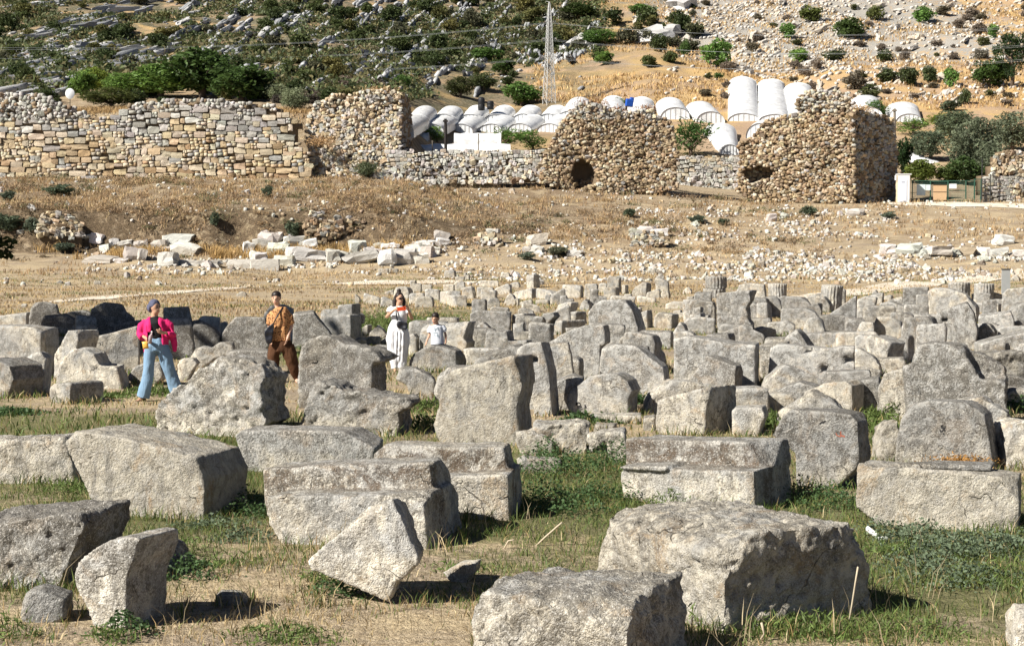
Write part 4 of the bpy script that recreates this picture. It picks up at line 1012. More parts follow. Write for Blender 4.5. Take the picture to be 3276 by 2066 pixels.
# ------------------------------------------------------------------ row of big white stones at the foot of the bank, loose stones on the slope
def boulder(t, cx, cy, w, h, name, label, group, cols, rd, squash=1.0, d=None):
    G = ground_hit(t, cx, cy + h / 2) if d is None else at_depth(t, cx, cy + h / 2, d)
    s = TILES[t][2] * F / G.y; W, H = w / s * 1.2, h / s * 1.3
    ob = link(name, RUBB[rd.randrange(len(RUBB))], None, G + Vector((0, W * .3, H * .42)), (rd.uniform(-.2, .2), rd.uniform(-.2, .2), rd.uniform(-.35, .35)), (W * 1.02, max(W, H) * .8, H * 1.1))
    c = pick(rd, cols); ob.color = (*c, 1); tag(ob, label, 'stone', group); return ob
RUBB = [stone_variant('boulder', .30, .20, 50 + s, 2) for s in range(12)]
WHITE = [(3, (.66, .63, .57)), (2, (.60, .56, .48)), (1, (.52, .49, .43))]
rd = random.Random(5)
ROW1 = [(1330, 1225, 200, 85), (1190, 1250, 90, 60), (1060, 1250, 95, 50), (722, 1205, 80, 60), (852, 1228, 55, 36), (930, 1242, 90, 42), (985, 1322, 105, 70), (1062, 1330, 50, 62),
        (1385, 1298, 165, 62), (1235, 1292, 125, 38), (740, 1366, 190, 40), (905, 1366, 90, 26), (1250, 1362, 110, 80), (1858, 1282, 75, 75), (1905, 1332, 64, 50), (470, 1150, 85, 42), (150, 1150, 42, 22), (645, 1186, 95, 22), (782, 1276, 70, 36),
        (2006, 1215, 125, 82), (1946, 1262, 95, 70), (2081, 1292, 135, 80), (1946, 1342, 85, 50), (2196, 1242, 155, 82), (2316, 1266, 95, 76), (2191, 1312, 85, 62), (2316, 1332, 205, 72), (2126, 1372, 125, 62),
        (2486, 1346, 85, 82), (2556, 1342, 75, 52), (2696, 1356, 205, 62), (2671, 1282, 105, 86), (2761, 1312, 78, 60), (2826, 1322, 62, 52), (2901, 1356, 112, 92), (3016, 1352, 145, 82), (2916, 1276, 115, 52), (2836, 1266, 62, 42),
        (3106, 1302, 135, 62), (3191, 1312, 84, 62), (3076, 1276, 84, 42), (3176, 1250, 125, 42), (3301, 1195, 90, 58), (3301, 1235, 85, 48), (3141, 1362, 95, 52), (3256, 1296, 74, 42)]
SLAB = [(1480, 1385, 340, 50), (1800, 1390, 200, 70), (1976, 1395, 225, 82)]
ORD = 'first second third fourth fifth sixth seventh eighth ninth tenth eleventh twelfth thirteenth fourteenth fifteenth sixteenth seventeenth eighteenth nineteenth'.split()
for tens in ('twent', 'thirt', 'fort'): ORD += [tens + 'ieth'] + [tens + 'y-' + o_ for o_ in ORD[:9]]
ROW1.sort()
for k, (x, y, w, h) in enumerate(ROW1):
    boulder('W1', x, y, w, h, 'white_boulder', ORD[k] + ' whitish boulder from the left in the stone line at the bank foot', 'boulders at the foot of the bank', WHITE, rd)
for k, (x, y, w, h) in enumerate(SLAB):
    G = ground_hit('W1', x, y + h / 2); s = TILES['W1'][2] * F / G.y
    ob = link('ashlar_block', ASH[k], None, G + Vector((0, .3, h / s * .45)), (0, 0, rd.uniform(-.05, .05)), (w / s, .7, h / s * 1.15)); ob.color = (.56, .53, .47, 1)
    tag(ob, ['left', 'middle', 'right'][k] + ' one of three flat squared blocks half buried at the bank foot', 'stone block', 'squared blocks at the foot of the bank')
ROW2 = [(905, 1287, 100, 55), (1065, 1290, 145, 60), (1290, 1305, 165, 55), (1490, 1310, 120, 46), (1400, 1310, 64, 40), (1620, 1300, 90, 42), (1750, 1310, 110, 50), (1680, 1312, 60, 40), (1890, 1320, 75, 40), (1770, 1220, 110, 62), (1610, 1355, 62, 36),
        (660, 1010, 100, 40), (30, 1050, 60, 45), (130, 1040, 50, 40)]
ROW2.sort()
for k, (x, y, w, h) in enumerate(ROW2):
    boulder('W4', x, y, w, h, 'slope_stone', ORD[k] + ' large stone from the left in the line below the gate slope', 'stones in the line below the gate slope', WHITE + [(1.5, (.5, .42, .3))], rd)
W3S = [(190, 1222, 115, 62), (185, 1290, 75, 46), (460, 1318, 85, 36), (110, 1285, 60, 36), (300, 1290, 50, 30), (920, 1170, 90, 50), (1100, 1170, 110, 50), (1020, 1140, 120, 40)]
W3S.sort()
for k, (x, y, w, h) in enumerate(W3S):
    boulder('W3', x, y, w, h, 'slope_stone', ORD[k] + ' larger loose stone from the left on the slope below the rubble mass', 'larger loose stones on the middle slope', WHITE, rd)

# rubble strewn over the slope: the larger ones one by one, the rest as one mass
def dens(X, Y, wx, wy):
    """X, Y photo pixels in 2408-scale; relative amount of rubble there"""
    d = .03
    if 1450 < X < 2420 and 588 < Y < 662: d = 1.0
    elif 1480 < X < 2110 and 492 < Y < 562: d = .55
    elif 1000 < X < 1520 and 545 < Y < 662: d = .33
    elif 2050 < X < 2420 and 540 < Y < 600: d = .4
    elif 1480 < X < 2420 and 560 < Y < 590: d = .16
    elif 200 < X < 1050 and 590 < Y < 645: d = .42
    elif 200 < X < 1050 and 540 < Y < 640: d = .16
    elif Y < 545: d = .12
    elif Y > 664: d = .05
    return d
cand = []
for _ in range(60000):
    y = 96 + 52 * rng.random(); x = (rng.random() - .5) * .62 * y
    cand.append((x, y))
cand = np.array(cand); nz = fbm(np.stack([cand[:, 0] * .35, cand[:, 1] * .35, cand[:, 0] * 0], 1), 81, 3)
cz = terr(cand[:, 0], cand[:, 1])
items = []; big = []
for (x, y), n_, z in zip(cand, nz, cz):
    X, Y = proj((x, y, z)); X *= .73504; Y *= .73504
    if rng.random() < dens(X, Y, x, y) * np.clip(.75 + 1.3 * n_, .08, 1.6) * .34:
        r = .045 + .11 * rng.random() ** 1.6 + (.16 * rng.random() if rng.random() < .06 else 0)
        c = pick(random, WHITE + [(1.6, (.50, .40, .27)), (1.2, (.35, .30, .24))])
        big.append((r, x, y, z, c))
big.sort(reverse=True)
for i, (r, x, y, z, c) in enumerate(big):
    e = rng.uniform(-3, 3, 3); sc = r * np.array([1.5 + rng.random(), 1.4 + .8 * rng.random(), 1.1 + .6 * rng.random()])
    if i < 290:
        ob = link('rubble_stone', RUB[i % 14], None, (x, y, z + r * .35), e, sc); ob.color = (*c, 1)
        tag(ob, 'small pale rubble stone lying among others on the dry slope', 'stone', 'rubble stones on the slope')
    else:
        M = np.array(Matrix.Rotation(e[2], 3, 'Z') @ Matrix.Rotation(e[0], 3, 'X') @ Matrix.Diagonal(sc))
        items.append((RUBN[i % 14], M, (x, y, z + r * .3), c))
tag(joined('rubble', items, MAT['stonev']), 'dense small pale rubble strewn over the slope', 'rubble', kind='stuff')
# ------------------------------------------------------------------ fluted drums
DRUM_MAT = MAT['marble']
def drum(t, cx, ybase, w, h, label, d=None, lean=0.0, parts=1, turn=0.0, tone=.4):
    G = ground_hit(t, cx, ybase); s = TILES[t][2] * F / G.y; r = w / s / 2; H = h / s
    root = empty('fluted_drum', G); root.rotation_euler = (lean * .3, lean, turn); tag(root, label, 'column drum', 'fluted column drums')
    z0 = -.15
    for k in range(parts):
        hh = (H + .15) / parts; rr = r * (1 - .07 * k); n = 120; rows = 14; V = []; Fs = []
        for j in range(rows + 1):
            for i in range(n):
                a = 2 * math.pi * i / n; fl = abs(math.sin(a * 10)) ** .7
                edge = .03 * (j in (0, rows)); q = rr * (1 - .085 * fl - edge)
                V.append((q * math.cos(a) + (k * .07), q * math.sin(a), z0 + hh * j / rows - (.012 if j == rows else 0)))
        for j in range(rows):
            for i in range(n): Fs.append((j * n + i, j * n + (i + 1) % n, (j + 1) * n + (i + 1) % n, (j + 1) * n + i))
        b = len(V); V += [(k * .07, 0, z0), (k * .07, 0, z0 + hh)]
        T = [(b, (i + 1) % n, i) for i in range(n)] + [(b + 1, rows * n + i, rows * n + (i + 1) % n) for i in range(n)]
        V = np.array(V); V = V + .02 * np.stack([fbm(V * 3 + 5 * c + cx, 90 + c, 3) for c in range(3)], 1)
        o = link('drum', mesh_np('drum', V, [np.array(Fs), np.array(T)], DRUM_MAT, False), root); o['tone'] = tone; o['lichen'] = .3
        z0 += hh
    return root
drum('M3', 1783, 280, 205, 185, 'double fluted drum standing behind the tall cavity block', parts=2)
drum('M4', 85, 335, 165, 180, 'fluted drum right of the double fluted drum, half hidden', tone=.5)
drum('M4', 555, 400, 190, 230, 'leaning fluted drum with a broken pale face behind the triangular slab', lean=.06, tone=.5)
drum('M4', 1690, 330, 190, 185, 'left one of the two upright fluted drums near the sign post', tone=.45)
drum('M4', 1908, 335, 172, 182, 'right one of the two upright fluted drums near the sign post', tone=.45)
B4 = ground_hit('M4', 400, 440)
# sign slab
G = ground_hit('M4', 2103, 285); s = TILES['M4'][2] * F / G.y
SIGN = plain('sign_grey', (.33, .34, .33), .5, .1, 6, .4)
root = empty('information_sign', G); tag(root, 'grey upright information slab standing beside the path at the right edge', 'sign')
MB().box((0, 0, 250 / s / 2 - .1), (74 / s, .09, 250 / s + .2)).build('panel', SIGN, root)
MB().box((0, 0, 250 / s + .02), (80 / s, .13, .05)).build('cap', plain('sign_dark', (.08, .08, .075), .5), root)
# thin slab on the long right block
o, j = BLOCKS['longright']
G = at_depth('F3', 1690, 440, j['G'].y + .12)
V = [(-.47, 0, 0), (.36, -.02, -.02), (.48, .30, -.02), (-.40, .30, .0)]
b = prism_bm([Vector(p) for p in V], Vector((0, 0, -.045)), 2, 'slab', 1.0)
me = remesh_all([dict(bms=[b], vox=.014)])[0]; V = bigsmooth(me, 1); me.vertices.foreach_set('co', V.astype(np.float32).ravel()); me.update()
me.materials.clear(); me.materials.append(MAT['marble'])
zt = max((o.matrix_basis @ v.co).z for v in o.data.vertices if abs((o.matrix_basis @ v.co).x - G.x) < .3)
ob = link('stone_slab', me, None, Vector((G.x, j['G'].y + .10, zt + .035))); ob['tone'] = .2; ob['lichen'] = .5
tag(ob, 'thin dark slab lying on top of the long yellowish block', 'slab')

# painted characters and marks, sitting 2 mm off the stone
INK = plain('black_paint', (.03, .03, .03), .8, .1); RED = plain('red_paint', (.30, .10, .06), .8, .2)
def on_block(key, t, pts, width, mat, name):
    o, j = BLOCKS[key]; me = o.data
    from mathutils.bvhtree import BVHTree
    bvh = BVHTree.FromPolygons([tuple(v.co) for v in me.vertices], [tuple(p.vertices) for p in me.polygons])
    V = []; Fs = []
    dense = []
    for a, b2 in zip(pts[:-1], pts[1:]):
        for k in range(6): dense.append((a[0] + (b2[0] - a[0]) * k / 6, a[1] + (b2[1] - a[1]) * k / 6))
    dense.append(pts[-1]); P = []
    for x, y in dense:
        r = ray(*px(t, x, y)).normalized(); org = Vector((0, 0, CAM_H)) - o.location
        h = bvh.ray_cast(org, r)
        if h[0] is not None: P.append(h[0] - r * .004)
    if len(P) < 2: return
    for i, p in enumerate(P):
        d = (P[min(i + 1, len(P) - 1)] - P[max(i - 1, 0)]); e = d.cross(Vector((0, 1, 0))).normalized() * width / 2
        V += [p + e, p - e]
    for i in range(len(P) - 1): Fs.append((2 * i, 2 * i + 1, 2 * i + 3, 2 * i + 2))
    ob = link(name, mesh_np(name, V, np.array(Fs), mat), o); return ob
# 'GS-' lettered sideways on the arched block (photo tile F3 coordinates)
q = lambda x, y: (1432 + x / 7.593 * 1.9826 - 12, y / 7.593 * 1.9826)
def q(x, y): return ((2900 + x / 7.593 - 2184) * 1.9826, (1300 + y / 7.593 - 1300) * 1.9826)
for st in ([(935, 465), (940, 520), (850, 520), (840, 470), (885, 462), (888, 505)], [(820, 570), (835, 605), (880, 600), (885, 560), (930, 558), (935, 620)], [(885, 665), (910, 660), (912, 690)]):
    on_block('paint', 'F3', [q(*p) for p in st], .013, INK, 'painted_mark')
def q2(x, y): return ((1800 + x / 12.04 - 1640) * 2.762, (1250 + y / 12.04 - 850) * 2.762)
for st in ([(540, 560), (530, 480), (620, 450), (690, 500)], [(580, 600), (720, 550)], [(590, 660), (740, 620)], [(620, 720), (760, 710)], [(850, 540), (910, 640), (840, 640)], [(600, 850), (760, 900), (860, 880), (880, 780)]):
    on_block('strokes', 'M3', [q2(*p) for p in st], .020, INK, 'painted_mark')
def q3(x, y): return ((2500 + x / 7.593 - 2184) * 1.9826, (1300 + y / 7.593 - 1300) * 1.9826)
on_block('redmark', 'F3', [q3(1440, 600), q3(1440, 700), q3(1540, 730)], .016, RED, 'painted_mark')
on_block('redmark', 'F3', [q3(1440, 735), q3(1350, 700), q3(1320, 640)], .010, RED, 'painted_mark')
on_block('redmark', 'F3', [q3(925, 425), q3(980, 385), q3(1030, 385), q3(1070, 340)], .016, INK, 'crack')
# square sockets cut into faces: dark inset boxes sunk in the stone
HOLE = plain('socket_shadow_stone', (.16, .14, .11), .95)
def socket(key, t, x, y, w, h, dep=.14):
    o, j = BLOCKS[key]; me = o.data
    from mathutils.bvhtree import BVHTree
    bvh = BVHTree.FromPolygons([tuple(v.co) for v in me.vertices], [tuple(p.vertices) for p in me.polygons])
    org = Vector((0, 0, CAM_H)) - o.location; r = ray(*px(t, x, y)).normalized(); hit = bvh.ray_cast(org, r)
    if hit[0] is None: return
    c = hit[0]; s = TILES[t][2] * F / (o.location.y); W, H = w / s, h / s
    # cut: push the stone's own vertices inward inside the socket
    V = np.array([v.co[:] for v in me.vertices]); n = np.array(j['n']); u = np.array([-n[1], n[0], 0]); u = u / np.linalg.norm(u)
    d = V - np.array(c); fr = (np.abs(d @ u) < W / 2) & (np.abs(d[:, 2]) < H / 2) & (np.abs(d @ n) < .12)
    V[fr] -= n * dep; me.vertices.foreach_set('co', V.astype(np.float32).ravel()); me.update()
socket('socket', 'M3', 183, 822, 62, 62); socket('wide', 'M4', 510, 905, 62, 62); socket('wide', 'M4', 350, 755, 60, 45); socket('wide', 'M4', 735, 825, 90, 36); socket('polyhole', 'M4', 1562, 475, 40, 40)

# ------------------------------------------------------------------ leaves and trees
def crown_mesh(name, seed, nclump, per, leaf, shape=(1, 1, 1), sphere=.34, hollow=.5, droop=0.0, narrow=.45, flat=False):
    rg = np.random.default_rng(seed); C = []
    while len(C) < nclump:
        p = rg.uniform(-1, 1, 3); r = np.linalg.norm(p)
        if r < 1 and r > hollow * rg.random(): C.append(p * np.array([.72, .72, .72]))
    C = np.array(C); P = []; T = []
    for c in C:
        k = int(per * rg.uniform(.6, 1.4)); q = rg.normal(size=(k, 3)); q /= np.linalg.norm(q, axis=1)[:, None]
        rad = sphere * rg.uniform(.7, 1.25)
        P.append(c + q * rad * rg.uniform(.55, 1.0, (k, 1)) ** .6 * np.array([1, 1, .8])); T.append(np.full(k, rg.uniform(.65, 1.25)))
    P = np.concatenate(P); T = np.concatenate(T) * rg.uniform(.75, 1.25, len(P))
    P = P * np.array(shape) * .5; P[:, 2] += .5 * shape[2] * .98
    P[:, 2] = np.maximum(P[:, 2], .02)
    n = len(P); a = rg.normal(size=(n, 3)); a /= np.linalg.norm(a, axis=1)[:, None]
    a[:, 2] -= droop; b = np.cross(a, rg.normal(size=(n, 3))); b /= np.linalg.norm(b, axis=1)[:, None]
    L = leaf * rg.uniform(.7, 1.4, (n, 1))
    V = np.stack([P - a * L, P + b * L * narrow, P + a * L, P - b * L * narrow], 1).reshape(-1, 3)
    Fq = np.arange(n * 4).reshape(-1, 4)
    col = np.repeat(T, 4)[:, None] * np.ones(3) * np.array([1, 1, 1]); col = np.clip(col, 0, 2)
    return mesh_np(name, V, Fq, MAT['leaf'], False, col)
CROWN = [crown_mesh('crown', 100 + i, 62, 46, .042, hollow=.6, sphere=.30) for i in range(4)]
OLIVE = [crown_mesh('crown', 120 + i, 75, 52, .034, hollow=.6, narrow=.32, sphere=.28) for i in range(3)]
SHRUB = [crown_mesh('shrub', 140 + i, 20 + 2 * i, 46, .066, hollow=.5, sphere=.40) for i in range(6)]
SPIKY = [crown_mesh('crown', 160 + i, 30, 40, .06, shape=(1, 1, 1), hollow=.4, narrow=.18, sphere=.40) for i in range(2)]
PINE = [crown_mesh('crown', 170 + i, 40, 34, .05, hollow=.5, narrow=.2, sphere=.22) for i in range(2)]
def tree(t, cx, ytop, ybot, w, d, name, label, col, kind=CROWN, depth=None, trunk=True, group=None, k=0, cat='tree', low=.55):
    d = ground_hit(t, cx, ybot, 155.5).y
    top = at_depth(t, cx, ytop, d); bot = at_depth(t, cx, ybot, d); g = gz(top.x, d); s = TILES[t][2] * F / d
    W = w / s * 1.25; H = top.z - bot.z; base = min(g, bot.z)
    root = empty(name, (top.x, d, base)); tag(root, label, cat, group)
    cr = link('crown', kind[k % len(kind)], root, (0, 0, bot.z - base), (0, 0, k * 1.7), (W, depth or W, H)); cr.color = (*[min(1, a * 1.25) for a in col], 1)
    hh = bot.z - base + H * low; rd2 = random.Random(label)
    m = MB(); r0 = max(.06, W * .035)
    m.tube([(0, 0, -.3), (W * .01, 0, hh * .4), (-W * .02, 0, hh)], [r0 * 1.25, r0, r0 * .5], 7)
    for i in range(5):
        a = i * 1.256 + rd2.random(); z = hh * rd2.uniform(.45, .8)
        m.tube([(0, 0, z), (math.cos(a) * W * .16, math.sin(a) * W * .16, z + H * .16), (math.cos(a) * W * .30, math.sin(a) * W * .30, z + H * .24)], [r0 * .5, r0 * .3, r0 * .12], 5)
    m.build('trunk', MAT['bark'], root, True)
    return root
DG = (.05, .085, .022); MG = (.115, .19, .042); OG = (.19, .215, .12); YG = (.21, .27, .05); FG = (.09, .16, .038)
# left, on the bank above the wall
tree('H1', 1420, 300, 690, 520, 172, 'broadleaf_tree', 'tallest dark broadleaf tree above the ashlar wall', DG, CROWN, group='trees above the walls', k=0)
tree('H1', 1700, 430, 715, 420, 168, 'broadleaf_tree', 'dark broadleaf tree sloping down right of the tallest one above the wall', DG, CROWN, group='trees above the walls', k=1)
tree('H1', 1130, 430, 690, 400, 175, 'broadleaf_tree', 'mid green bushy tree left of the tallest tree above the wall', MG, CROWN, group='trees above the walls', k=2)
tree('H1', 905, 480, 690, 330, 178, 'broadleaf_tree', 'lighter green bushy tree in the middle of the clump above the wall', MG, OLIVE, group='trees above the walls', k=0)
tree('H1', 680, 440, 650, 170, 182, 'broadleaf_tree', 'bright yellow-green young tree in the clump above the wall', YG, CROWN, group='trees above the walls', k=3)
tree('H1', 575, 470, 690, 190, 180, 'broadleaf_tree', 'leftmost green tree of the clump above the wall', MG, CROWN, group='trees above the walls', k=1)
tree('H1', 780, 600, 760, 380, 166, 'broadleaf_shrub', 'olive-green bush spilling over the dip in the ashlar wall', (.085, .10, .03), OLIVE, group='bushes behind the walls', k=1, cat='shrub', low=.3)
tree('H1', 395, 620, 680, 90, 166, 'broadleaf_shrub', 'small bright green bush at the left end of the wall top', YG, SHRUB, group='bushes behind the walls', k=1, cat='shrub', low=.3)
tree('H1', 2080, 590, 790, 200, 172, 'olive_tree', 'round grey-green olive tree between the wall and the left tower stump', OG, OLIVE, group='trees above the walls', k=2)
tree('H1', 1960, 570, 720, 140, 178, 'olive_tree', 'paler olive tree behind the round one left of the tower stump', OG, OLIVE, group='trees above the walls', k=0)
tree('H2', 435, 520, 620, 120, 182, 'broadleaf_tree', 'small dense green tree above the left tower stump', FG, CROWN, group='trees on the lower hillside', k=2)
tree('H2', 840, 520, 690, 210, 228, 'broadleaf_tree', 'round dark tree with a thin trunk left of the pylon', (.055, .065, .022), OLIVE, group='trees on the lower hillside', k=1)
tree('H2', 1270, 560, 745, 270, 226, 'fig_tree', 'dark leafy tree at the foot of the pylon', FG, CROWN, group='trees on the lower hillside', k=0)
tree('H2', 1000, 490, 640, 200, 232, 'broadleaf_tree', 'bushy tree up the slope left of the leafy pylon tree', (.06, .075, .025), OLIVE, group='trees on the lower hillside', k=2)
tree('H2', 1030, 320, 430, 210, 262, 'broadleaf_tree', 'wide dark tree high on the slope left of the pylon', FG, CROWN, group='trees on the lower hillside', k=3)
tree('H2', 1140, 400, 530, 160, 255, 'broadleaf_tree', 'dark tree just below the wide one left of the pylon', DG, CROWN, group='trees on the lower hillside', k=1)
tree('H2', 1830, 190, 320, 260, 285, 'broadleaf_tree', 'green tree cluster on the ridge right of the pylon', FG, OLIVE, group='trees on the lower hillside', k=0)
tree('H2', 1690, 10, 130, 240, 330, 'broadleaf_tree', 'large round tree at the top edge right of the pylon', (.055, .08, .022), CROWN, group='trees on the lower hillside', k=2)
tree('H2', 2120, 20, 110, 190, 322, 'broadleaf_tree', 'green tree near the top edge above the white crag', FG, CROWN, group='trees on the lower hillside', k=0)
tree('H2', 1850, 350, 460, 130, 262, 'broadleaf_tree', 'bright green round tree at the edge of the straw slope', MG, CROWN, group='trees on the lower hillside', k=1)
# bushes behind the low wall and between masses
tree('W2', 1350, 345, 480, 170, 162, 'oleander_bush', 'small leafy bush behind the low wall near the dark post', MG, SPIKY, group='bushes behind the walls', k=0, cat='shrub', low=.3)
tree('W2', 1850, 350, 545, 300, 162, 'oleander_bush', 'wide leafy green bush behind the low wall in front of the tunnels', (.08, .15, .03), SPIKY, group='bushes behind the walls', k=1, cat='shrub', low=.3)
tree('W3', 150, 370, 540, 240, 163, 'oleander_bush', 'leafy green bush against the left flank of the rubble mass', (.08, .15, .03), SPIKY, group='bushes behind the walls', k=0, cat='shrub', low=.3)
tree('W3', 1330, 270, 590, 340, 163, 'oleander_bush', 'tall dark leafy bush in the gap between the rubble masses', (.05, .10, .025), SPIKY, group='bushes behind the walls', k=1, cat='shrub', low=.3)
tree('W3', 770, 140, 230, 190, 158, 'oleander_bush', 'pale leafy bush on top of the rubble mass', (.10, .15, .06), SPIKY, group='bushes behind the walls', k=1, cat='shrub', low=.3)
tree('W4', 830, 150, 290, 180, 160, 'oleander_bush', 'leafy bush on the shoulder of the tall leaning tower', (.07, .13, .03), SPIKY, group='bushes behind the walls', k=0, cat='shrub', low=.3)
# right, behind the gate
tree('W4', 1005, 420, 720, 150, 161, 'broadleaf_tree', 'narrow dark tree tight against the leaning tower', (.02, .04, .012), CROWN, group='trees behind the gate', k=1)
tree('W4', 1220, 350, 620, 290, 176, 'olive_tree', 'grey-green olive tree in the middle behind the gate', (.10, .125, .075), OLIVE, group='trees behind the gate', k=0)
tree('W4', 1560, 230, 760, 420, 172, 'olive_tree', 'largest grey-green olive tree behind the gate', (.12, .14, .085), OLIVE, group='trees behind the gate', k=1)
tree('W4', 1830, 200, 560, 330, 176, 'olive_tree', 'olive tree at the right edge above the pale stone wall', (.12, .14, .085), OLIVE, group='trees behind the gate', k=2)
tree('W4', 1160, 590, 790, 240, 163, 'broadleaf_shrub', 'yellow-green bush directly behind the white kiosk', (.11, .14, .03), CROWN, group='trees behind the gate', k=2, cat='shrub')
tree('W4', 1360, 620, 790, 200, 164, 'broadleaf_shrub', 'mid green bush behind the notice boards of the gate', (.07, .10, .025), CROWN, group='trees behind the gate', k=3, cat='shrub')
tree('W4', 1090, 280, 430, 260, 186, 'broadleaf_shrub', 'bright green hedge-like bush below the rightmost tunnel', MG, SPIKY, group='trees behind the gate', k=1, cat='shrub')
tree('W4', 1330, 250, 390, 260, 190, 'broadleaf_shrub', 'yellow-green bush right of the rightmost tunnel', (.10, .14, .02), SPIKY, group='trees behind the gate', k=0, cat='shrub')
tree('H3', 2330, 180, 620, 300, 205, 'pine_tree', 'tall dark pine at the right edge', (.025, .045, .014), PINE, group='trees behind the gate', k=0)
tree('H3', 2170, 400, 610, 260, 212, 'broadleaf_tree', 'dense dark green tree left of the pine', (.05, .085, .02), CROWN, group='trees behind the gate', k=1)

tree('W4', 1480, 560, 800, 260, 163, 'broadleaf_shrub', 'dense dark bush filling the space behind the right gate leaf', (.05, .08, .025), CROWN, group='trees behind the gate', k=0, cat='shrub')
tree('W4', 1690, 430, 790, 260, 163, 'olive_tree', 'olive tree right behind the tall thin pole', (.12, .14, .085), OLIVE, group='trees behind the gate', k=2)
tree('W4', 1420, 200, 480, 300, 163, 'olive_tree', 'olive tree in the second line behind the largest olive', (.10, .125, .07), OLIVE, group='trees behind the gate', k=0)
# ------------------------------------------------------------------ hillside shrubs, rock slabs, scree
def shrub(t, cx, cy, w, h, col, label, group, k):
    G = ground_hit(t, cx, cy + h / 2, 158); s = TILES[t][2] * F / G.y; W = w / s
    ob = link('hillside_shrub', SHRUB[k % 6], None, G - Vector((0, 0, .15)), (0, 0, k * 1.3), (W, W * .9, h / s * 1.05)); ob.color = (*[min(1, a * 1.65) for a in col], 1)
    return tag(ob, label, 'shrub', group)
BIG = [('H3', 245, 375, 260, 200, FG, 'large round green shrub on the straw slope above the left tall tunnel'),
       ('H3', 910, 90, 200, 130, (.07, .085, .022), 'olive green shrub near the top right of the scree'), ('H3', 1360, 90, 140, 110, (.075, .085, .025), 'round shrub right of the top scree shrub'),
       ('H3', 1690, 95, 180, 130, FG, 'dark dense shrub among rocks near the top right'), ('H3', 740, 210, 120, 120, FG, 'shrub at the right border of the pale scree'),
       ('H3', 1180, 200, 260, 140, (.05, .075, .022), 'wide shrub in the middle of the right slope'), ('H3', 820, 385, 200, 100, MG, 'green low shrub below the pale scree'),
       ('H3', 1080, 385, 200, 90, (.06, .075, .028), 'flat shrub right of the green low shrub'), ('H3', 1430, 390, 150, 90, (.05, .065, .022), 'dark shrub in the orange grass on the right'),
       ('H3', 1440, 520, 190, 120, (.055, .07, .028), 'left one of the shrub pair above the rightmost tunnels'), ('H3', 1600, 530, 170, 140, (.06, .075, .03), 'right one of the shrub pair above the rightmost tunnels'),
       ('H3', 1740, 520, 120, 130, (.06, .075, .03), 'shrub right of the pair above the rightmost tunnels'), ('H3', 1890, 540, 130, 140, FG, 'fresh green shrub left of the big edge tree'),
       ('H3', 80, 200, 170, 130, (.06, .065, .03), 'shrub under the crag at the left of the right slope'), ('H3', 20, 335, 80, 120, DG, 'dark pointed shrub at the left of the round green shrub'),
       ('H3', 1330, 640, 180, 120, (.07, .08, .03), 'olive shrub behind the leaning tower top'), ('H3', 1890, 740, 160, 90, (.06, .075, .045), 'blue-green shrub above the bright bush'),
       ('H3', 1990, 680, 100, 110, (.06, .075, .03), 'small shrub above the blue-green shrub'), ('H3', 2190, 230, 120, 100, FG, 'shrub at the upper right edge'),
       ('H3', 250, 530, 90, 60, DG, 'small shrub just above the left tall tunnel'), ('H3', 2100, 380, 140, 90, (.11, .10, .075), 'grey twiggy bush above the big edge tree'),
       ('H3', 1220, 555, 200, 150, (.10, .085, .06), 'bare brownish bush above the leaning tower'), ('H3', 320, 465, 140, 80, (.15, .12, .09), 'bare grey bush beside the round green shrub')]
for k, (t, x, y, w, h, c, lab) in enumerate(BIG): shrub(t, x, y, w, h, c, lab, 'shrubs on the right slope', k)
rd = random.Random(21)
n = 0
while n < 225:      # left and middle slope
    X = rd.uniform(-30, 1640); Y = rd.uniform(-12, 235)
    if X > 1250 and Y > 150: continue
    if 850 < X < 1250 and Y > 190: continue
    if 1310 < X and Y > 110 and rd.random() < .7: continue
    w = rd.uniform(22, 62); h = w * rd.uniform(.55, .85)
    col = rd.choice([(.05, .065, .022), (.06, .075, .026), (.045, .06, .022), (.085, .085, .03), (.07, .07, .04), (.10, .09, .03), (.04, .055, .02)])
    shrub('D', X, Y, w, h, col, 'dark green low shrub among rock ribs on the shaded left hillside', 'shrubs on the left hillside', n); n += 1
n = 0
while n < 75:
    X = rd.uniform(1640, 2430); Y = rd.uniform(-10, 250)
    w = rd.uniform(14, 40); h = w * rd.uniform(.5, .8)
    col = rd.choice([(.13, .105, .08), (.16, .13, .10), (.07, .075, .03), (.10, .085, .055)])
    shrub('D', X, Y, w, h, col, 'small grey-brown bush dotted over the right straw slope', 'small bushes on the right slope', n + 3); n += 1
for k in range(26):   # grey-brown brush above the left tower stump
    X = rd.uniform(640, 900); Y = rd.uniform(170, 235)
    shrub('D', X, Y, rd.uniform(22, 50), rd.uniform(16, 28), rd.choice([(.16, .125, .095), (.13, .10, .08), (.07, .06, .05)]), 'grey-brown leafless brush on the slope above the left tower stump', 'brush above the tower stump', k)
ROCK = [stone_variant('rock', .30, .27, 80 + s, 2) for s in range(10)]
def ribdir(G):   # dip direction of the strata: up the hill, leaning right
    return Vector((.21, .98, 0)).normalized()
def rock(t, X, Y, L, wd, hh, col, label, group, k, ang=0.0):
    G = ground_hit(t, X, Y, 158); d = Vector((math.sin(ang), math.cos(ang), 0)); q = G + d * 2
    sl = (gz(q.x, q.y) - G.z) / 2; M = Matrix.Rotation(-ang, 4, 'Z') @ Matrix.Rotation(math.atan(sl), 4, 'X') @ Matrix.Rotation(rd.uniform(-.5, .3), 4, 'Y')
    ob = link('hillside_rock', ROCK[k % 10], None); ob.matrix_world = Matrix.Translation(G + Vector((0, 0, hh * .15))) @ M @ Matrix.Diagonal((wd, L, hh, 1)); ob.color = (*col, 1)
    return tag(ob, label, 'rock', group)
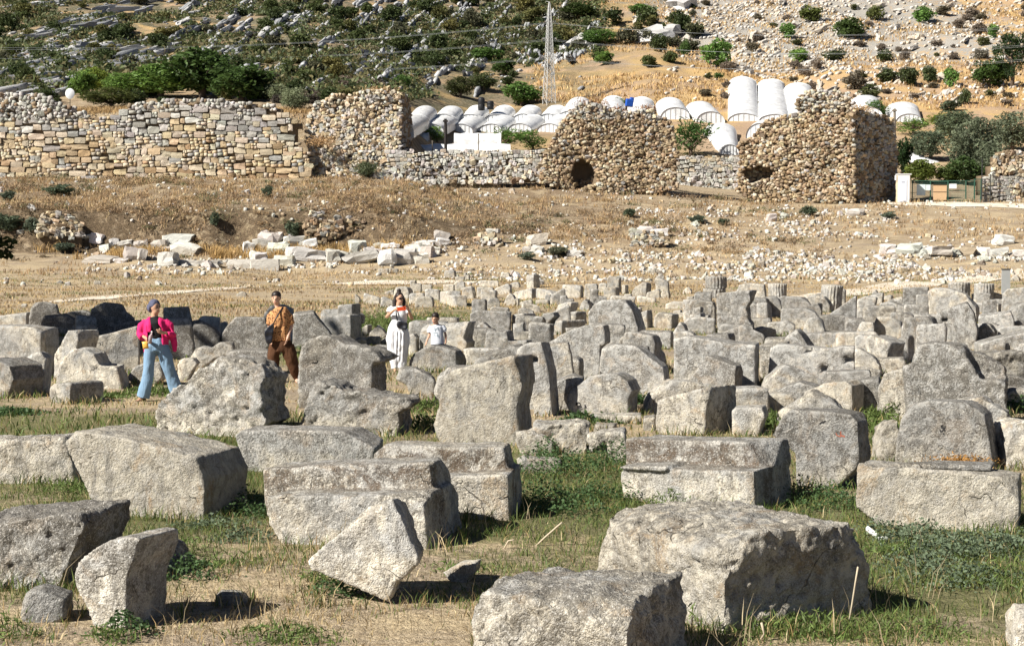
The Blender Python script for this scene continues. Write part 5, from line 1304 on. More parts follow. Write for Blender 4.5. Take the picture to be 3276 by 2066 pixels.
RC = [(.31, .315, .32), (.40, .40, .395), (.24, .245, .25), (.47, .46, .445)]
n = 0
while n < 230:
    if n % 3 == 0 or n < 2: X0 = rd.uniform(-20, 1330); Y0 = rd.uniform(-8, 225); A = R(rd.uniform(3, 9))
    else: X0 += rd.uniform(12, 34); Y0 -= rd.uniform(8, 26)
    if X0 > 1150 and Y0 > 160: n += 1; continue
    near = sstep(0, 400, X0)
    rock('D', X0, Y0, rd.uniform(3.5, 8.5), rd.uniform(.4, .95), rd.uniform(.7, 1.4), rd.choice(RC), 'grey slab of bedrock slanting up the left hillside', 'rock ribs on the left hillside', n, A if X0 > 350 else A + .45); n += 1
n = 0
while n < 110:
    X = rd.uniform(1480, 2430); Y = rd.uniform(-8, 250)
    sc = 1 if (X < 2000 and Y < 175 - (2000 - X) * .12) else .5
    if sc < 1 and rd.random() < .45: continue
    if 1320 < X < 1720 and Y > 90: continue
    rock('D', X, Y, rd.uniform(1.2, 4.5), rd.uniform(.5, 1.4), rd.uniform(.5, 1.1), rd.choice([(.58, .54, .48), (.50, .46, .40), (.54, .47, .38)]), 'whitish limestone rock on the sunny right slope', 'rocks on the right slope', n, R(rd.uniform(10, 45))); n += 1
for k, (x, y, L, w, h) in enumerate([(1640, 340, 7, 3, 2.4), (1740, 320, 5, 2.5, 2), (2200, 290, 8, 4, 3), (2290, 250, 5, 3, 2), (2260, 310, 5, 3, 2.2), (2400, 60, 6, 4, 3)]):
    rock('H2', x, y, L, w, h, (.5, .485, .46), 'big grey crag block sticking out of the slope right of the pylon', 'crag blocks right of the pylon', k, R(35))
items = []
for k in range(6000):
    if k < 5200: X = 1560 + 860 * rng.random(); Y = 250 * rng.random() - 8
    else: X = 1400 * rng.random(); Y = 230 * rng.random() - 8
    if k < 5200:
        inside = X < 2010 and Y < 185 - (2010 - X) * .10
        if not inside and rng.random() < .62: continue
    if 1300 < X < 1720 and Y > 100 and rng.random() < .8: continue
    items.append((X, Y))
XY = np.array(items)
def many_hits(XY, dmin=160.0):
    """vectorised ray/terrain intersection for photo pixels in 2408-scale"""
    u = (XY[:, 0] / .73504 - CX) / F; v = -(XY[:, 1] / .73504 - CY) / F
    ry = cp + v * sp; rz = -sp + v * cp; rx = u
    d = np.full(len(XY), np.nan); prev = None
    for t in np.arange(dmin, 620, 2.0):
        z = CAM_H + rz / ry * t; g = terr(rx / ry * t, np.full(len(XY), t), False)
        new = np.isnan(d) & (z < g); d[new] = t - 1.0
    ok = ~np.isnan(d); d = d[ok]; x = (rx / ry)[ok] * d
    return np.stack([x, d, terr(x, d)], 1), XY[ok]
HP, HXY = many_hits(XY); it = []
for k, (p, q_) in enumerate(zip(HP, HXY)):
    left = q_[0] < 1450; r = rng.uniform(.25, .7) * (1.0 if not left else 1.1)
    a = R(15 + 25 * rng.random()) if not left else R(16)
    M = np.array(Matrix.Rotation(-a, 3, 'Z') @ Matrix.Rotation(.25, 3, 'X') @ Matrix.Diagonal((r * .8, r * rng.uniform(1.2, 3.0), r * .7)))
    c = random.choice([(.66, .62, .56), (.58, .53, .46), (.62, .52, .40)]) if not left else random.choice(RC)
    it.append((RUBN[k % 14], M, p + np.array([0, 0, r * .15]), c))
tag(joined('scree', it, MAT['stonev']), 'loose pale scree covering the hillside', 'scree', kind='stuff')

# low scrub that covers the left hillside as one mass
XY = np.stack([rng.uniform(-20, 1420, 7000), rng.uniform(-10, 235, 7000)], 1); XY = XY[(XY[:, 0] < 1250) | (XY[:, 1] < 130)]
hp, hx = many_hits(XY); kk = fbm(hp * np.array([.10, .05, 0]), 97, 3) > -.28; hp = hp[kk]; PV, PCc = [], []
SC_ = np.array([(.095, .115, .045), (.08, .10, .04), (.125, .125, .052), (.155, .135, .06), (.065, .088, .036)])
for p in hp:
    nn = 27; r = rng.uniform(.7, 2.2); q_ = rng.normal(size=(nn, 3)) * np.array([r * .5, r * .5, r * .28]); q_[:, 2] = np.abs(q_[:, 2]); P = p + q_
    a = rng.normal(size=(nn, 3)); a /= np.linalg.norm(a, axis=1)[:, None]; b_ = np.cross(a, rng.normal(size=(nn, 3))); b_ /= np.linalg.norm(b_, axis=1)[:, None]; L = .27 * rng.uniform(.6, 1.5, (nn, 1))
    PV.append(np.stack([P - a * L, P + b_ * L * .55, P + a * L, P - b_ * L * .55], 1).reshape(-1, 3)); PCc.append(np.repeat(SC_[rng.integers(0, 5)] * rng.uniform(.6, 1.4, (nn, 1)), 4, 0))
V = np.concatenate(PV); tag(link('scrub', mesh_np('scrub', V, np.arange(len(V)).reshape(-1, 4), MAT['blade'], False, np.concatenate(PCc))), 'low dark scrub covering the left hillside between the rock ribs', 'scrub', kind='stuff')

# banded ledges of grey rock running up the left hillside
LP = []
for k in range(62):
    X = rng.uniform(-60, 1300); Y = rng.uniform(0, 290); fl = X < 330; n_ = int(rng.integers(14, 46)); st = rng.uniform(4.5, 6.5); sl = rng.uniform(.10, .35) if fl else rng.uniform(.62, .85)
    for i in range(n_):
        if rng.random() < .82: LP.append((X + st * i + rng.normal(0, 1.6), Y - st * sl * i + rng.normal(0, 1.6)))
LP = np.array(LP); LP = LP[(LP[:, 1] < 232) & (LP[:, 1] > -14) & (LP[:, 0] < 1480) & ~((LP[:, 0] > 1150) & (LP[:, 1] > 150))]
hp, hx = many_hits(LP); it = []
for k, (p, q_) in enumerate(zip(hp, hx)):
    a = R(4 + 4 * rng.random()) if q_[0] > 330 else R(30 + 20 * rng.random()); r = rng.uniform(.45, 1.0)
    M = np.array(Matrix.Rotation(-a, 3, 'Z') @ Matrix.Rotation(.28, 3, 'X') @ Matrix.Diagonal((r * .75, r * rng.uniform(3.5, 8), r * 1.0)))
    it.append((RUBN[k % 14], M, p + np.array([0, 0, r * .2]), random.choice([(.46, .46, .45), (.38, .385, .39), (.57, .56, .54), (.31, .315, .32)])))
tag(joined('rock_ledges', it, MAT['stonev']), 'bands of grey rock ledges slanting up the left hillside', 'rock ledges', kind='stuff')
# ------------------------------------------------------------------ plastic tunnels (greenhouses)
def plastic_mat(name, col, rough=.35):
    t = NT(name); v = t.coord(); n = t.noise(t.scale(v, (1, .25, 1)), 2.2, 5, .6, .6); n2 = t.noise(v, .7, 4, .6)
    c = t.mix(t.ramp(n2, .42, .62), (*col, 1), tuple(a * .80 for a in col)); c = t.mix(t.math('MULTIPLY', t.ramp(t.noise(v, 3.0, 5, .7, 1.0), .55, .68), .35), c, (.50, .46, .38)); t.color(c)
    t.b.inputs['Roughness'].default_value = rough; t.b.inputs['Specular IOR Level'].default_value = .4
    t.bump(n, .5, .12); return t.m
FILM = plastic_mat('white_film', (.80, .80, .79)); FILM2 = plastic_mat('grey_film', (.72, .72, .71)); PANEL = plastic_mat('hazy_film', (.78, .79, .79))
STEEL = plain('grey_steel', (.45, .46, .45), .45, .1, 8, .5)
def tunnel(t, fx, fy, fw, fh, d1, gx_, gy_, d2, label, film=FILM, gw=None, gh=None, panel=True, W=None, H=None):
    if not W:
        d1 = ground_hit(t, fx, fy, 158).y; d2 = max(ground_hit(t, gx_, gy_, 158).y, d1 + 3)
    A = at_depth(t, fx, fy, d1); Bq = at_depth(t, gx_, gy_, d2); s1 = TILES[t][2] * F / d1; s2 = TILES[t][2] * F / d2
    w1, h1 = W or fw / s1, H or fh / s1; w2, h2 = (W or (gw or fw) / s2), (H or (gh or fh) / s2)
    ax = Bq - A; hz = Vector((ax.x, ax.y, 0)).normalized(); sd = Vector((hz.y, -hz.x, 0))
    root = empty('greenhouse_tunnel', A); tag(root, label, 'greenhouse', 'white plastic greenhouse tunnels')
    nl = max(8, int(ax.length / 1.0)); na = 20; V = []; Fs = []
    for i in range(nl + 1):
        f = i / nl; c = ax * f; w = w1 + (w2 - w1) * f; h = h1 + (h2 - h1) * f
        sag = .955 + .045 * math.cos(f * nl * math.pi) 
        for k in range(na + 1):
            a = math.pi * k / na; x = -math.cos(a) * w / 2; z = math.sin(a) ** .85 * h * sag
            V.append(c + sd * x + Vector((0, 0, z if 0 < k < na else -.5)))
    V = np.array([tuple(v) for v in V]); V[:, 2] += .05 * fbm(V * .9 + fx, 33, 2) * (V[:, 2] > 0)
    for i in range(nl):
        for k in range(na): a = i * (na + 1) + k; Fs.append((a, a + 1, a + na + 2, a + na + 1))
    o = link('cover', mesh_np('cover', V, np.array(Fs), film, True), root)
    if panel:
        for end, m_ in ((0, 'end_panel'), (nl, 'end_panel')):
            P = [Vector(V[end * (na + 1) + k]) + hz * (.12 if end == 0 else -.12) for k in range(na + 1)]
            mb = MB(); mb.add(P, [tuple(range(na + 1))]); pn = mb.build(m_, PANEL, root)
            if end == 0:
                for q_ in range(1, 6):
                    x = -w1 / 2 + w1 * q_ / 6; zt = math.sqrt(max(0, 1 - (2 * x / w1) ** 2)) * h1
                    MB().box(tuple(sd * x + Vector((0, 0, zt / 2)) + hz * .06), (.035, .03, zt)).build('post', STEEL, root)
    return root
for k in range(6):
    X = 1085 + 212 * k
    tunnel('W2', X + 8 * k, 408, 185, 66, 193, X + 118 + 4 * k, 338, 203, ['leftmost', 'second', 'third', 'fourth', 'fifth', 'rightmost'][k] + ' tunnel of the front row of six white tunnels', FILM2 if k % 2 == 0 else FILM)
    X = 1200 + 196 * k
    tunnel('W2', X, 335, 170, 66, 206, X + 66, 268, 217, ['leftmost', 'second', 'third', 'fourth', 'fifth', 'rightmost'][k] + ' tunnel of the rear row of six white tunnels', FILM)
tunnel('W2', 1185, 556, 0, 0, 174, 1900, 550, 174, 'long low white sheet tunnel just above the low wall', W=2.6, H=.85 , panel=True)
tunnel('W2', 1480, 482, 0, 0, 182, 1830, 478, 182, 'short white sheet tunnel behind the long low one', W=2.6, H=1.0)
tunnel('W2', 1130, 470, 0, 0, 184, 1290, 470, 184, 'white sheet tunnel hidden behind the small bush by the dark post', W=2.6, H=.9)
tunnel('W3', 420, 335, 185, 88, 200, 500, 222, 212, 'white tunnel peeking over the left flank of the rubble mass')
tunnel('W3', 735, 330, 190, 86, 200, 752, 218, 212, 'white tunnel behind the pale bush on the rubble mass')
tunnel('W3', 945, 330, 205, 88, 200, 962, 228, 210, 'white tunnel beside the blue tarpaulin')
tunnel('W3', 1215, 312, 225, 92, 196, 1175, 236, 206, 'white tunnel with a grey end right of the rubble mass')
tunnel('W3', 1480, 338, 215, 86, 194, 1395, 252, 206, 'white tunnel with a striped end panel above the gap')
tunnel('W3', 1725, 326, 232, 62, 198, 1718, 62, 232, 'left one of three tall connected white tunnels climbing the slope', gw=215, gh=74)
tunnel('W3', 1952, 332, 226, 62, 198, 1930, 80, 232, 'middle one of three tall connected white tunnels climbing the slope', gw=215, gh=74)
tunnel('W3', 2165, 338, 220, 62, 198, 2132, 108, 232, 'right one of three tall connected white tunnels climbing the slope', gw=215, gh=74)
tunnel('W3', 1622, 575, 140, 78, 166, 1550, 425, 178, 'low white tunnel in the gap beside the dark leafy bush', gw=250, gh=98)
tunnel('W3', 1850, 450, 215, 112, 182, 1870, 430, 186, 'greyish tent-like tunnel end left of the leaning tower', FILM2)
tunnel('W4', 745, 300, 225, 84, 196, 728, 205, 208, 'white tunnel right behind the top of the leaning tower')
tunnel('W4', 1055, 335, 195, 66, 192, 1005, 255, 204, 'rightmost white tunnel beyond the wooden pole', gw=250, gh=84)
tunnel('W4', 1320, 700, 0, 0, 184, 1080, 610, 186, 'white sheet roof glimpsed through the trees behind the gate', W=3.2, H=.9)
TARP = plain('blue_tarp', (.02, .09, .42), .4, .15, 6, .4)
G = at_depth('W3', 872, 190, 199); b = MB(); b.box((0, 0, 0), (.85, .5, .8)); b.box((.25, 0, .5), (.45, .4, .5)); b.box((-.2, .05, .38), (.5, .45, .25))
me = remesh_all([dict(bms=[(lambda bm: (bm.from_mesh(b.mesh('t')), bm)[1])(bmesh.new())], vox=.06)])[0]
V = bigsmooth(me, 3); me.vertices.foreach_set('co', V.astype(np.float32).ravel()); me.update(); me.materials.clear(); me.materials.append(TARP)
tag(link('tarpaulin', me, None, G, (0, .15, .3)), 'bundled bright blue tarpaulin behind the rubble mass', 'tarpaulin')
BLK = plain('black_plastic', (.02, .02, .022), .5, .1)
for x, y, h, lab in ((1683, 185, 80, 'tall black water barrel above the rear tunnels'), (1750, 195, 45, 'low black water barrel right of the tall one')):
    G = at_depth('W2', x, y + h / 2, 222); s = TILES['W2'][2] * F / 222; H = h / s
    m = MB(); m.tube([(0, 0, -.3), (0, 0, .05), (0, 0, H * .3), (0, 0, H * .34), (0, 0, H * .38), (0, 0, H * .8), (0, 0, H * .95), (0, 0, H)], [.42, .45, .45, .42, .45, .45, .36, .2], 16)
    tag(m.build('water_barrel', BLK, None, True, G), lab, 'barrel')

# ------------------------------------------------------------------ pylon and wires
PY = 'Y'; TILES['Y'] = (1680, 0, 4.467); TILES['G'] = (2850, 530, 6.88)
Gp = ground_hit('Y', 345, 1495, 200); dp = Gp.y; sP = 4.467 * F / dp
GALV = plain('galvanised_steel', (.46, .46, .44), .5, .1, 3, .4)
Hpy = (1495 - 50) / sP; root = empty('lattice_pylon', Gp); tag(root, 'slender grey steel lattice pylon standing on the hillside', 'pylon')
def pw(z): return np.interp(z / Hpy, [0, .35, .8, .96, 1], [172 / sP, 118 / sP, 62 / sP, 26 / sP, 8 / sP]) / 2 * .95
rotp = R(24)
def pc(i, z):
    a = rotp + math.pi / 4 + i * math.pi / 2; r = pw(z) * 1.25; return Vector((math.cos(a) * r, math.sin(a) * r, z))
zs_ = [0]
while zs_[-1] < Hpy * .97: zs_.append(zs_[-1] + max(.55, pw(zs_[-1]) * 1.5))
zs_[-1] = Hpy
for i in range(4): MB().tube([pc(i, z) - Vector((0, 0, .4 if z == 0 else 0)) for z in zs_], .055, 6).build('leg', GALV, root)
for a, b2 in zip(zs_[:-1], zs_[1:]):
    for i in range(4):
        k = (i + 1) % 4
        MB().tube([pc(i, a), pc(k, b2)], .032, 5).build('brace', GALV, root)
        MB().tube([pc(k, a), pc(i, b2)], .032, 5).build('brace', GALV, root)
    for i in range(0, 4): MB().tube([pc(i, b2), pc((i + 1) % 4, b2)], .028, 5).build('strut', GALV, root)
arms = []
INS = plain('insulator', (.25, .2, .17), .4)
for y, L in ((320, 62), (560, 100), (815, 105)):
    z = (1495 - y) / sP
    for sg in (-1, 1):
        e = Vector((sg * L / sP, 0, z)); arm = MB().tube([Vector((0, 0, z)), e], .04, 6).tube([Vector((0, 0, z - .45)), e], .028, 5).build('cross_arm', GALV, root)
        MB().tube([e, e - Vector((0, 0, .22))], [.05, .04], 6).build('insulator', INS, arm); arms.append((sg, e - Vector((0, 0, .22)) + Gp))
MB().tube([Vector((0, 0, Hpy)), Vector((-.5, 0, Hpy + .12))], .04, 5).build('cross_arm', GALV, root)
WIRE = plain('aluminium_wire', (.42, .44, .44), .5, .05)
def wire(a, b, sag, lab):
    P = [a.lerp(b, k / 40) - Vector((0, 0, sag * 4 * (k / 40) * (1 - k / 40))) for k in range(41)]
    tag(MB().tube(P, .012, 4).build('power_line', WIRE), lab, 'power line', 'power lines')
lv = ['top', 'middle', 'bottom']
for k, (sg, e) in enumerate(arms):
    l = k // 2; side_ = 'left' if sg < 0 else 'right'
    yl = (152, 186, 228)[l] + (0 if sg < 0 else 6)
    wire(e, at_depth('S', -60, yl, dp - 22 + (8 if sg > 0 else 0)), 1.2, f'{lv[l]} power line running left from the {side_} arm of the pylon')
    yr = (78, 140, 185)[l] + (0 if sg < 0 else 5)
    wire(e, at_depth('S', 3340, yr, dp - 10 + (8 if sg > 0 else 0)), 1.6, f'{lv[l]} power line running right from the {side_} arm of the pylon')
wire(at_depth('H3', 300, 800, 188), at_depth('H3', 830, 672, 176), .3, 'short slack cable crossing in front of the tall tunnels')

# ------------------------------------------------------------------ gate, kiosk, posts
GREEN = plain('green_paint', (.035, .10, .065), .5, .12, 10, .4); NOTE = plain('pale_notice', (.66, .76, .76), .6, .06, 14); WHT = plain('white_paint', (.78, .78, .77), .5, .05)
WOODB = plain('plywood', (.62, .42, .24), .7, .15, 9); DARKM = plain('dark_metal', (.035, .035, .035), .5); CRM = plain('cream_paint', (.70, .58, .40), .6, .08); WPOST = plain('weathered_wood', (.22, .19, .15), .9, .3, 10)
dg_ = 149.3; Gg = at_depth('G', 1300, 785, dg_); sG = 6.88 * F / dg_
def gp(x, y, dy=0.0): p = at_depth('G', x, y, dg_); return Vector((p.x, dg_ + dy, p.z))
root = empty('metal_gate', Gg); tag(root, 'green metal mesh gate with two leaves beside the white kiosk', 'gate')
def gbar(x0, y0, x1, y1, th, name, mat=GREEN, dy=0.0):
    a, b2 = gp(x0, y0, dy), gp(x1, y1, dy); c = (a + b2) / 2 - Gg; d = b2 - a
    MB().box((c.x, c.y, c.z), (max(abs(d.x), th), th, max(abs(d.z), th))).build(name, mat, root)
for x, y0 in ((470, 320), (870, 325), (1255, 325), (1650, 325), (1840, 300), (1985, 290)): gbar(x, y0, x, 805, .09, 'post')
for y in (335, 775): gbar(470, y, 1840, y, .07, 'rail', dy=.10)
gbar(1840, 300, 1985, 300, .07, 'rail', dy=.1); gbar(1290, 552, 1640, 552, .045, 'rail', dy=.1); gbar(1840, 552, 1985, 552, .045, 'rail', dy=.1); gbar(870, 356, 1255, 356, .04, 'rail', dy=.1)
mb = MB()
for x in np.arange(490, 1985, 13): a, b2 = gp(x, 335, .13), gp(x, 775, .13); mb.tube([a - Gg, b2 - Gg], .006, 4)
for y in np.arange(350, 775, 26): a, b2 = gp(470, y, .145), gp(1985, y, .145); mb.tube([a - Gg, b2 - Gg], .006, 4)
mb.build('wire_mesh', GREEN, root)
def board(x0, y0, x1, y1, mat, name, label, cat, frame=None, bars=()):
    a, b2 = gp(x0, y0, -.10), gp(x1, y1, -.10); c = (a + b2) / 2
    r = empty(name, c); tag(r, label, cat)
    MB().box((0, 0, 0), (abs(b2.x - a.x), .03, abs(a.z - b2.z))).build('sheet', mat, r)
    if frame:
        W, H = abs(b2.x - a.x), abs(a.z - b2.z)
        for q_ in ((0, -.005, H / 2, W + .05, .06), (0, -.005, -H / 2, W + .05, .05)): MB().box((q_[0], q_[1], q_[2]), (q_[3], .05, q_[4])).build('batten', frame, r)
        for yb in bars: MB().box((0, -.006, gp(0, yb).z - c.z), (W, .05, .05)).build('batten', frame, r)
board(565, 415, 755, 655, NOTE, 'notice_board', 'large pale blue notice sheet on the left leaf of the gate', 'notice')
board(770, 420, 865, 545, NOTE, 'notice_board', 'small pale notice right beside the large notice sheet', 'notice')
board(930, 428, 1215, 765, WOODB, 'plywood_board', 'tan plywood board fixed in the middle of the gate', 'board', plain('dark_wood', (.10, .06, .035), .8), (582,))
board(1280, 402, 1440, 505, WHT, 'notice_board', 'bright white notice on the right leaf of the gate', 'notice')
dk = dg_ - 1.2; a = at_depth('G', 290, 790, dk); a.z = gz(a.x, dk); sG0 = sG; sG = 6.88 * F / dk; r = empty('white_kiosk', a); tag(r, 'narrow white kiosk with a cream side beside the rubble tower', 'kiosk')
H = (790 - 185) / sG; W = 280 / sG
MB().box((0, .45, H / 2 - .1), (W, .9, H + .2)).build('body', CRM, r)
MB().box((-.04 * W, -.03, H / 2 - .1), (W * .92, .06, H * .99 + .2)).build('front', WHT, r)
dr = MB().box((-.10 * W, -.075, H * .41), (W * .58, .03, H * .80)).build('door', plain('door_white', (.70, .73, .80), .4, .05), r)
MB().box((-.10 * W, -.095, H * .73), (W * .25, .006, H * .05)).build('faded_notice', plain('faded_grey', (.45, .47, .52), .6), dr)
MB().box((0, .42, H + .03), (W + .1, 1.05, .08)).build('roof', WHT, r)
MB().tube([(-W * .62, .2, H * .97), (-W * .62, .2, H * .80)], .09, 8).build('lamp', WHT, r)
def post(t, x, y0, y1, d, rad, mat, name, label, cat='post', bits=()):
    p0 = at_depth(t, x, y1, d); p1 = at_depth(t, x, y0, d); g = min(gz(p0.x, d), p0.z)
    m = MB().tube([(0, 0, g - p0.z - .3), (rad * .2, 0, (p1.z - p0.z) * .5), (0, 0, p1.z - p0.z)], [rad * 1.1, rad, rad * .9], 8)
    m.box((0, 0, (p1.z - p0.z) * .93), (rad * 3.2, rad * 2.4, rad * 1.2))
    tag(m.build(name, mat, None, False, p0), label, cat)
post('W4', 946, 228, 440, 160, .13, WPOST, 'wooden_pole', 'weathered wooden pole rising beside the leaning tower')
post('W2', 1414, 305, 545, 158, .14, plain('charred_wood', (.035, .03, .028), .9, .3), 'wooden_post', 'thick dark post behind the low wall')
post('W2', 1316, 468, 548, 158, .05, WPOST, 'wooden_post', 'thin stake left of the thick dark post')
post('W2', 1660, 415, 545, 158, .05, WPOST, 'wooden_post', 'thin stake right of the thick dark post')
post('G', 1998, -150, 800, dg_ - .4, .05, DARKM, 'metal_pole', 'tall thin dark metal pole at the right end of the gate')
root = empty('iron_grille', gp(2090, 795, -.6)); tag(root, 'dark iron grille leaf with a hoop standing open at the pale wall', 'gate')
o0 = root.location
for x, y in ((2030, 320), (2145, 205)): MB().tube([gp(x, 805, -.6) - o0, gp(x, y, -.6) - o0], .05, 6).build('post', DARKM, root)
MB().tube([gp(2020 + 125 * k / 12 , 500 - 80 * math.sin(math.pi * k / 12), -.6) - o0 for k in range(13)], .025, 5).build('hoop', DARKM, root)
for x in (2060, 2090, 2115): MB().tube([gp(x, 795, -.6) - o0, gp(x, 560, -.6) - o0], .022, 5).build('bar', DARKM, root)
G = at_depth('H1', 494, 705, 155); m = MB(); m.tube([(0, 0, -.5), (0, 0, .2)], .03, 6)
root = empty('satellite_dish', G); tag(root, 'small white satellite dish above the left end of the wall', 'dish'); m.build('mast', DARKM, root)
m = MB(); V = []; Fs = []
for j in range(5):
    for i in range(20):
        a = 2 * math.pi * i / 20; q_ = .42 * j / 4; V.append((q_ * math.cos(a), -.05 + .5 * q_ * q_ - .06, .55 + q_ * math.sin(a) * 1.15))
for j in range(4):
    for i in range(20): Fs.append((j * 20 + i, j * 20 + (i + 1) % 20, (j + 1) * 20 + (i + 1) % 20, (j + 1) * 20 + i))
m.add(V, Fs); m.build('reflector', WHT, root, True)
# ------------------------------------------------------------------ people
def cloth(name, col, wr=.5, sc=14, rough=.85):
    t = NT(name); v = t.coord('Object', False); n = t.noise(t.scale(v, (1, 1, .45)), sc, 4, .6, .8); n2 = t.noise(v, 120, 2)
    c = t.mix(1.0, (*col, 1), t.math('MULTIPLY_ADD', n, .5, .75), 'MULTIPLY'); t.color(c)
    t.b.inputs['Roughness'].default_value = rough; t.bump(t.math('ADD', n, t.math('MULTIPLY', n2, .08)), wr, .035); return t.m
def skin_mat(name, col):
    t = NT(name); v = t.coord('Object', False); n = t.noise(v, 30, 3)
    t.color(t.mix(1.0, (*col, 1), t.math('MULTIPLY_ADD', n, .25, .87), 'MULTIPLY')); t.b.inputs['Roughness'].default_value = .5; return t.m
PINK = cloth('magenta_cotton', (.70, .025, .15)); BLACKC = cloth('black_cotton', (.015, .015, .016), .3); DENIM = cloth('light_denim', (.20, .31, .43), .6, 10)
SLATE = cloth('slate_scarf', (.10, .105, .16), .7, 22); BROWNC = cloth('brown_cloth', (.085, .038, .018), .7, 9); WHITEC = cloth('white_linen', (.74, .74, .75), .6, 10); TEE = cloth('white_jersey', (.72, .74, .78), .4, 12); NAVY = cloth('navy_cloth', (.02, .022, .04), .3)
LEATH = plain('black_leather', (.015, .016, .022), .4, .1, 20, .4); SHOE = plain('brown_leather', (.12, .055, .03), .6, .2); HAIR = plain('dark_hair', (.022, .014, .011), .5, .3, 60, .4)
SKIN = skin_mat('tan_skin', (.56, .33, .22)); SKIN2 = skin_mat('fair_skin', (.60, .37, .26)); EYE = plain('eye_dark', (.02, .015, .012), .3); LIP = plain('lip', (.40, .15, .12), .5)
def leopard():
    t = NT('leopard_print'); v = t.coord('Object', False); d = t.voro(v, 24.0); n = t.noise(v, 25, 3)
    c = t.mix(t.ramp(n, .35, .65), (.60, .33, .14), (.42, .19, .08)); c = t.mix(t.ramp(d, .28, .40), (.10, .04, .02), c)
    c = t.mix(t.ramp(t.voro(v, 17.0), .16, .08), c, (.68, .50, .30)); t.color(c); t.bump(t.noise(v, 12, 3), .4, .03); return t.m
LEO = leopard()
def bmof(mb):
    me = mb.mesh('t'); bm = bmesh.new(); bm.from_mesh(me); bpy.data.meshes.remove(me); return bm
PJ = []
def part(mb, vox, smooth, mat, name, store, wr=0.0): PJ.append((dict(bms=[bmof(mb)], vox=vox), smooth, mat, name, store, wr))
def hand(mb, w, d, up, s=1.0, curl=.5):
    """palm plus five separate bent fingers; w wrist, d pointing direction, up = thumb side"""
    w, d, up = Vector(w), Vector(d).normalized(), Vector(up).normalized(); n = d.cross(up).normalized()
    mb.tube([w, w + d * .045 * s, w + d * .09 * s], [(.028 * s, .018 * s), (.042 * s, .017 * s), (.038 * s, .014 * s)], 10, up=tuple(n))
    for k, (o, L) in enumerate(((.028, .062), (.010, .072), (-.009, .066), (-.027, .052))):
        a = w + d * .082 * s + up * o * s; b = a + d * L * .5 * s + n * L * .18 * curl * s; c = b + d * L * .35 * s + n * L * .42 * curl * s
        mb.tube([a, b, c], [.0095 * s, .0085 * s, .007 * s], 7)
    a = w + d * .03 * s + up * .03 * s; mb.tube([a, a + d * .03 * s + up * .028 * s, a + d * .06 * s + up * .034 * s + n * .012], [.012 * s, .0105 * s, .008 * s], 7)
def shell(mb, levels, a0, a1, th, n=28):
    V = []; m = len(levels)
    for (cx, cy, z, rx, ry) in levels:
        for q_ in (0, 1):
            for i in range(n + 1):
                a = a0 + (a1 - a0) * i / n; V.append((cx + (rx - th * q_) * math.cos(a), cy + (ry - th * q_) * math.sin(a), z))
    w = n + 1; Fs = []
    for j in range(m - 1):
        for i in range(n):
            o = j * 2 * w; p = (j + 1) * 2 * w
            Fs.append((o + i, o + i + 1, p + i + 1, p + i)); Fs.append((o + w + i, p + w + i, p + w + i + 1, o + w + i + 1))
        for i in (0, n): Fs.append((j * 2 * w + i, (j + 1) * 2 * w + i, (j + 1) * 2 * w + w + i, j * 2 * w + w + i))
    for j in (0, m - 1):
        for i in range(n): o = j * 2 * w; Fs.append((o + i, o + w + i, o + w + i + 1, o + i + 1))
    return mb.add(V, Fs)
def face_bits(head, r, look, store, glasses=False):
    """eyes, brows, mouth on the face; look = horizontal facing direction"""
    h = Vector(head); f = Vector((look[0], look[1], 0)).normalized(); sd = Vector((-f.y, f.x, 0))
    for s in (-1, 1):
        store.append(('eye', MB().ball(tuple(h + f * (r[1] * .86) + sd * s * r[0] * .42 + Vector((0, 0, .005))), (.013, .010, .009)), EYE))
        store.append(('eyebrow', MB().tube([h + f * (r[1] * .88) + sd * s * r[0] * .22 + Vector((0, 0, .026)), h + f * (r[1] * .80) + sd * s * r[0] * .62 + Vector((0, 0, .028))], .005, 5), HAIR))
    store.append(('mouth', MB().tube([h + f * (r[1] * .84) - sd * .024 - Vector((0, 0, .062)), h + f * (r[1] * .93) - Vector((0, 0, .060)), h + f * (r[1] * .84) + sd * .024 - Vector((0, 0, .062))], [.004, .008, .004], 6), LIP))
def head_geo(mb, c, r, look, neck):
    c = Vector(c); f = Vector((look[0], look[1], 0)).normalized(); sd = Vector((-f.y, f.x, 0))
    mb.ball(tuple(c + Vector((0, 0, .018))), (r[0], r[1], r[2] * .86), 18, 12)
    mb.ball(tuple(c + f * .022 - Vector((0, 0, r[2] * .42))), (r[0] * .74, r[1] * .74, r[2] * .56), 16, 10)
    mb.tube([c + f * (r[1] * .86) + Vector((0, 0, .012)), c + f * (r[1] * 1.14) - Vector((0, 0, .022)), c + f * (r[1] * .86) - Vector((0, 0, .03))], [.009, .015, .010], 8)
    for s in (-1, 1): mb.ball(tuple(c + sd * s * r[0] * .98 - f * .008), (.012, .02, .03), 8, 6)
    mb.tube([c - Vector((0, 0, r[2] * .4)) - f * .01, Vector(neck)], [.05, .058], 12)
def person(G, label, parts, matskin):
    """parts: list of (name, mesh, material); the first is the body"""
    body = link('person', parts[0][1], None, G); tag(body, label, 'person')
    for nme, me, mat in parts[1:]: link(nme, me, body)
    return body
PEOPLE = []
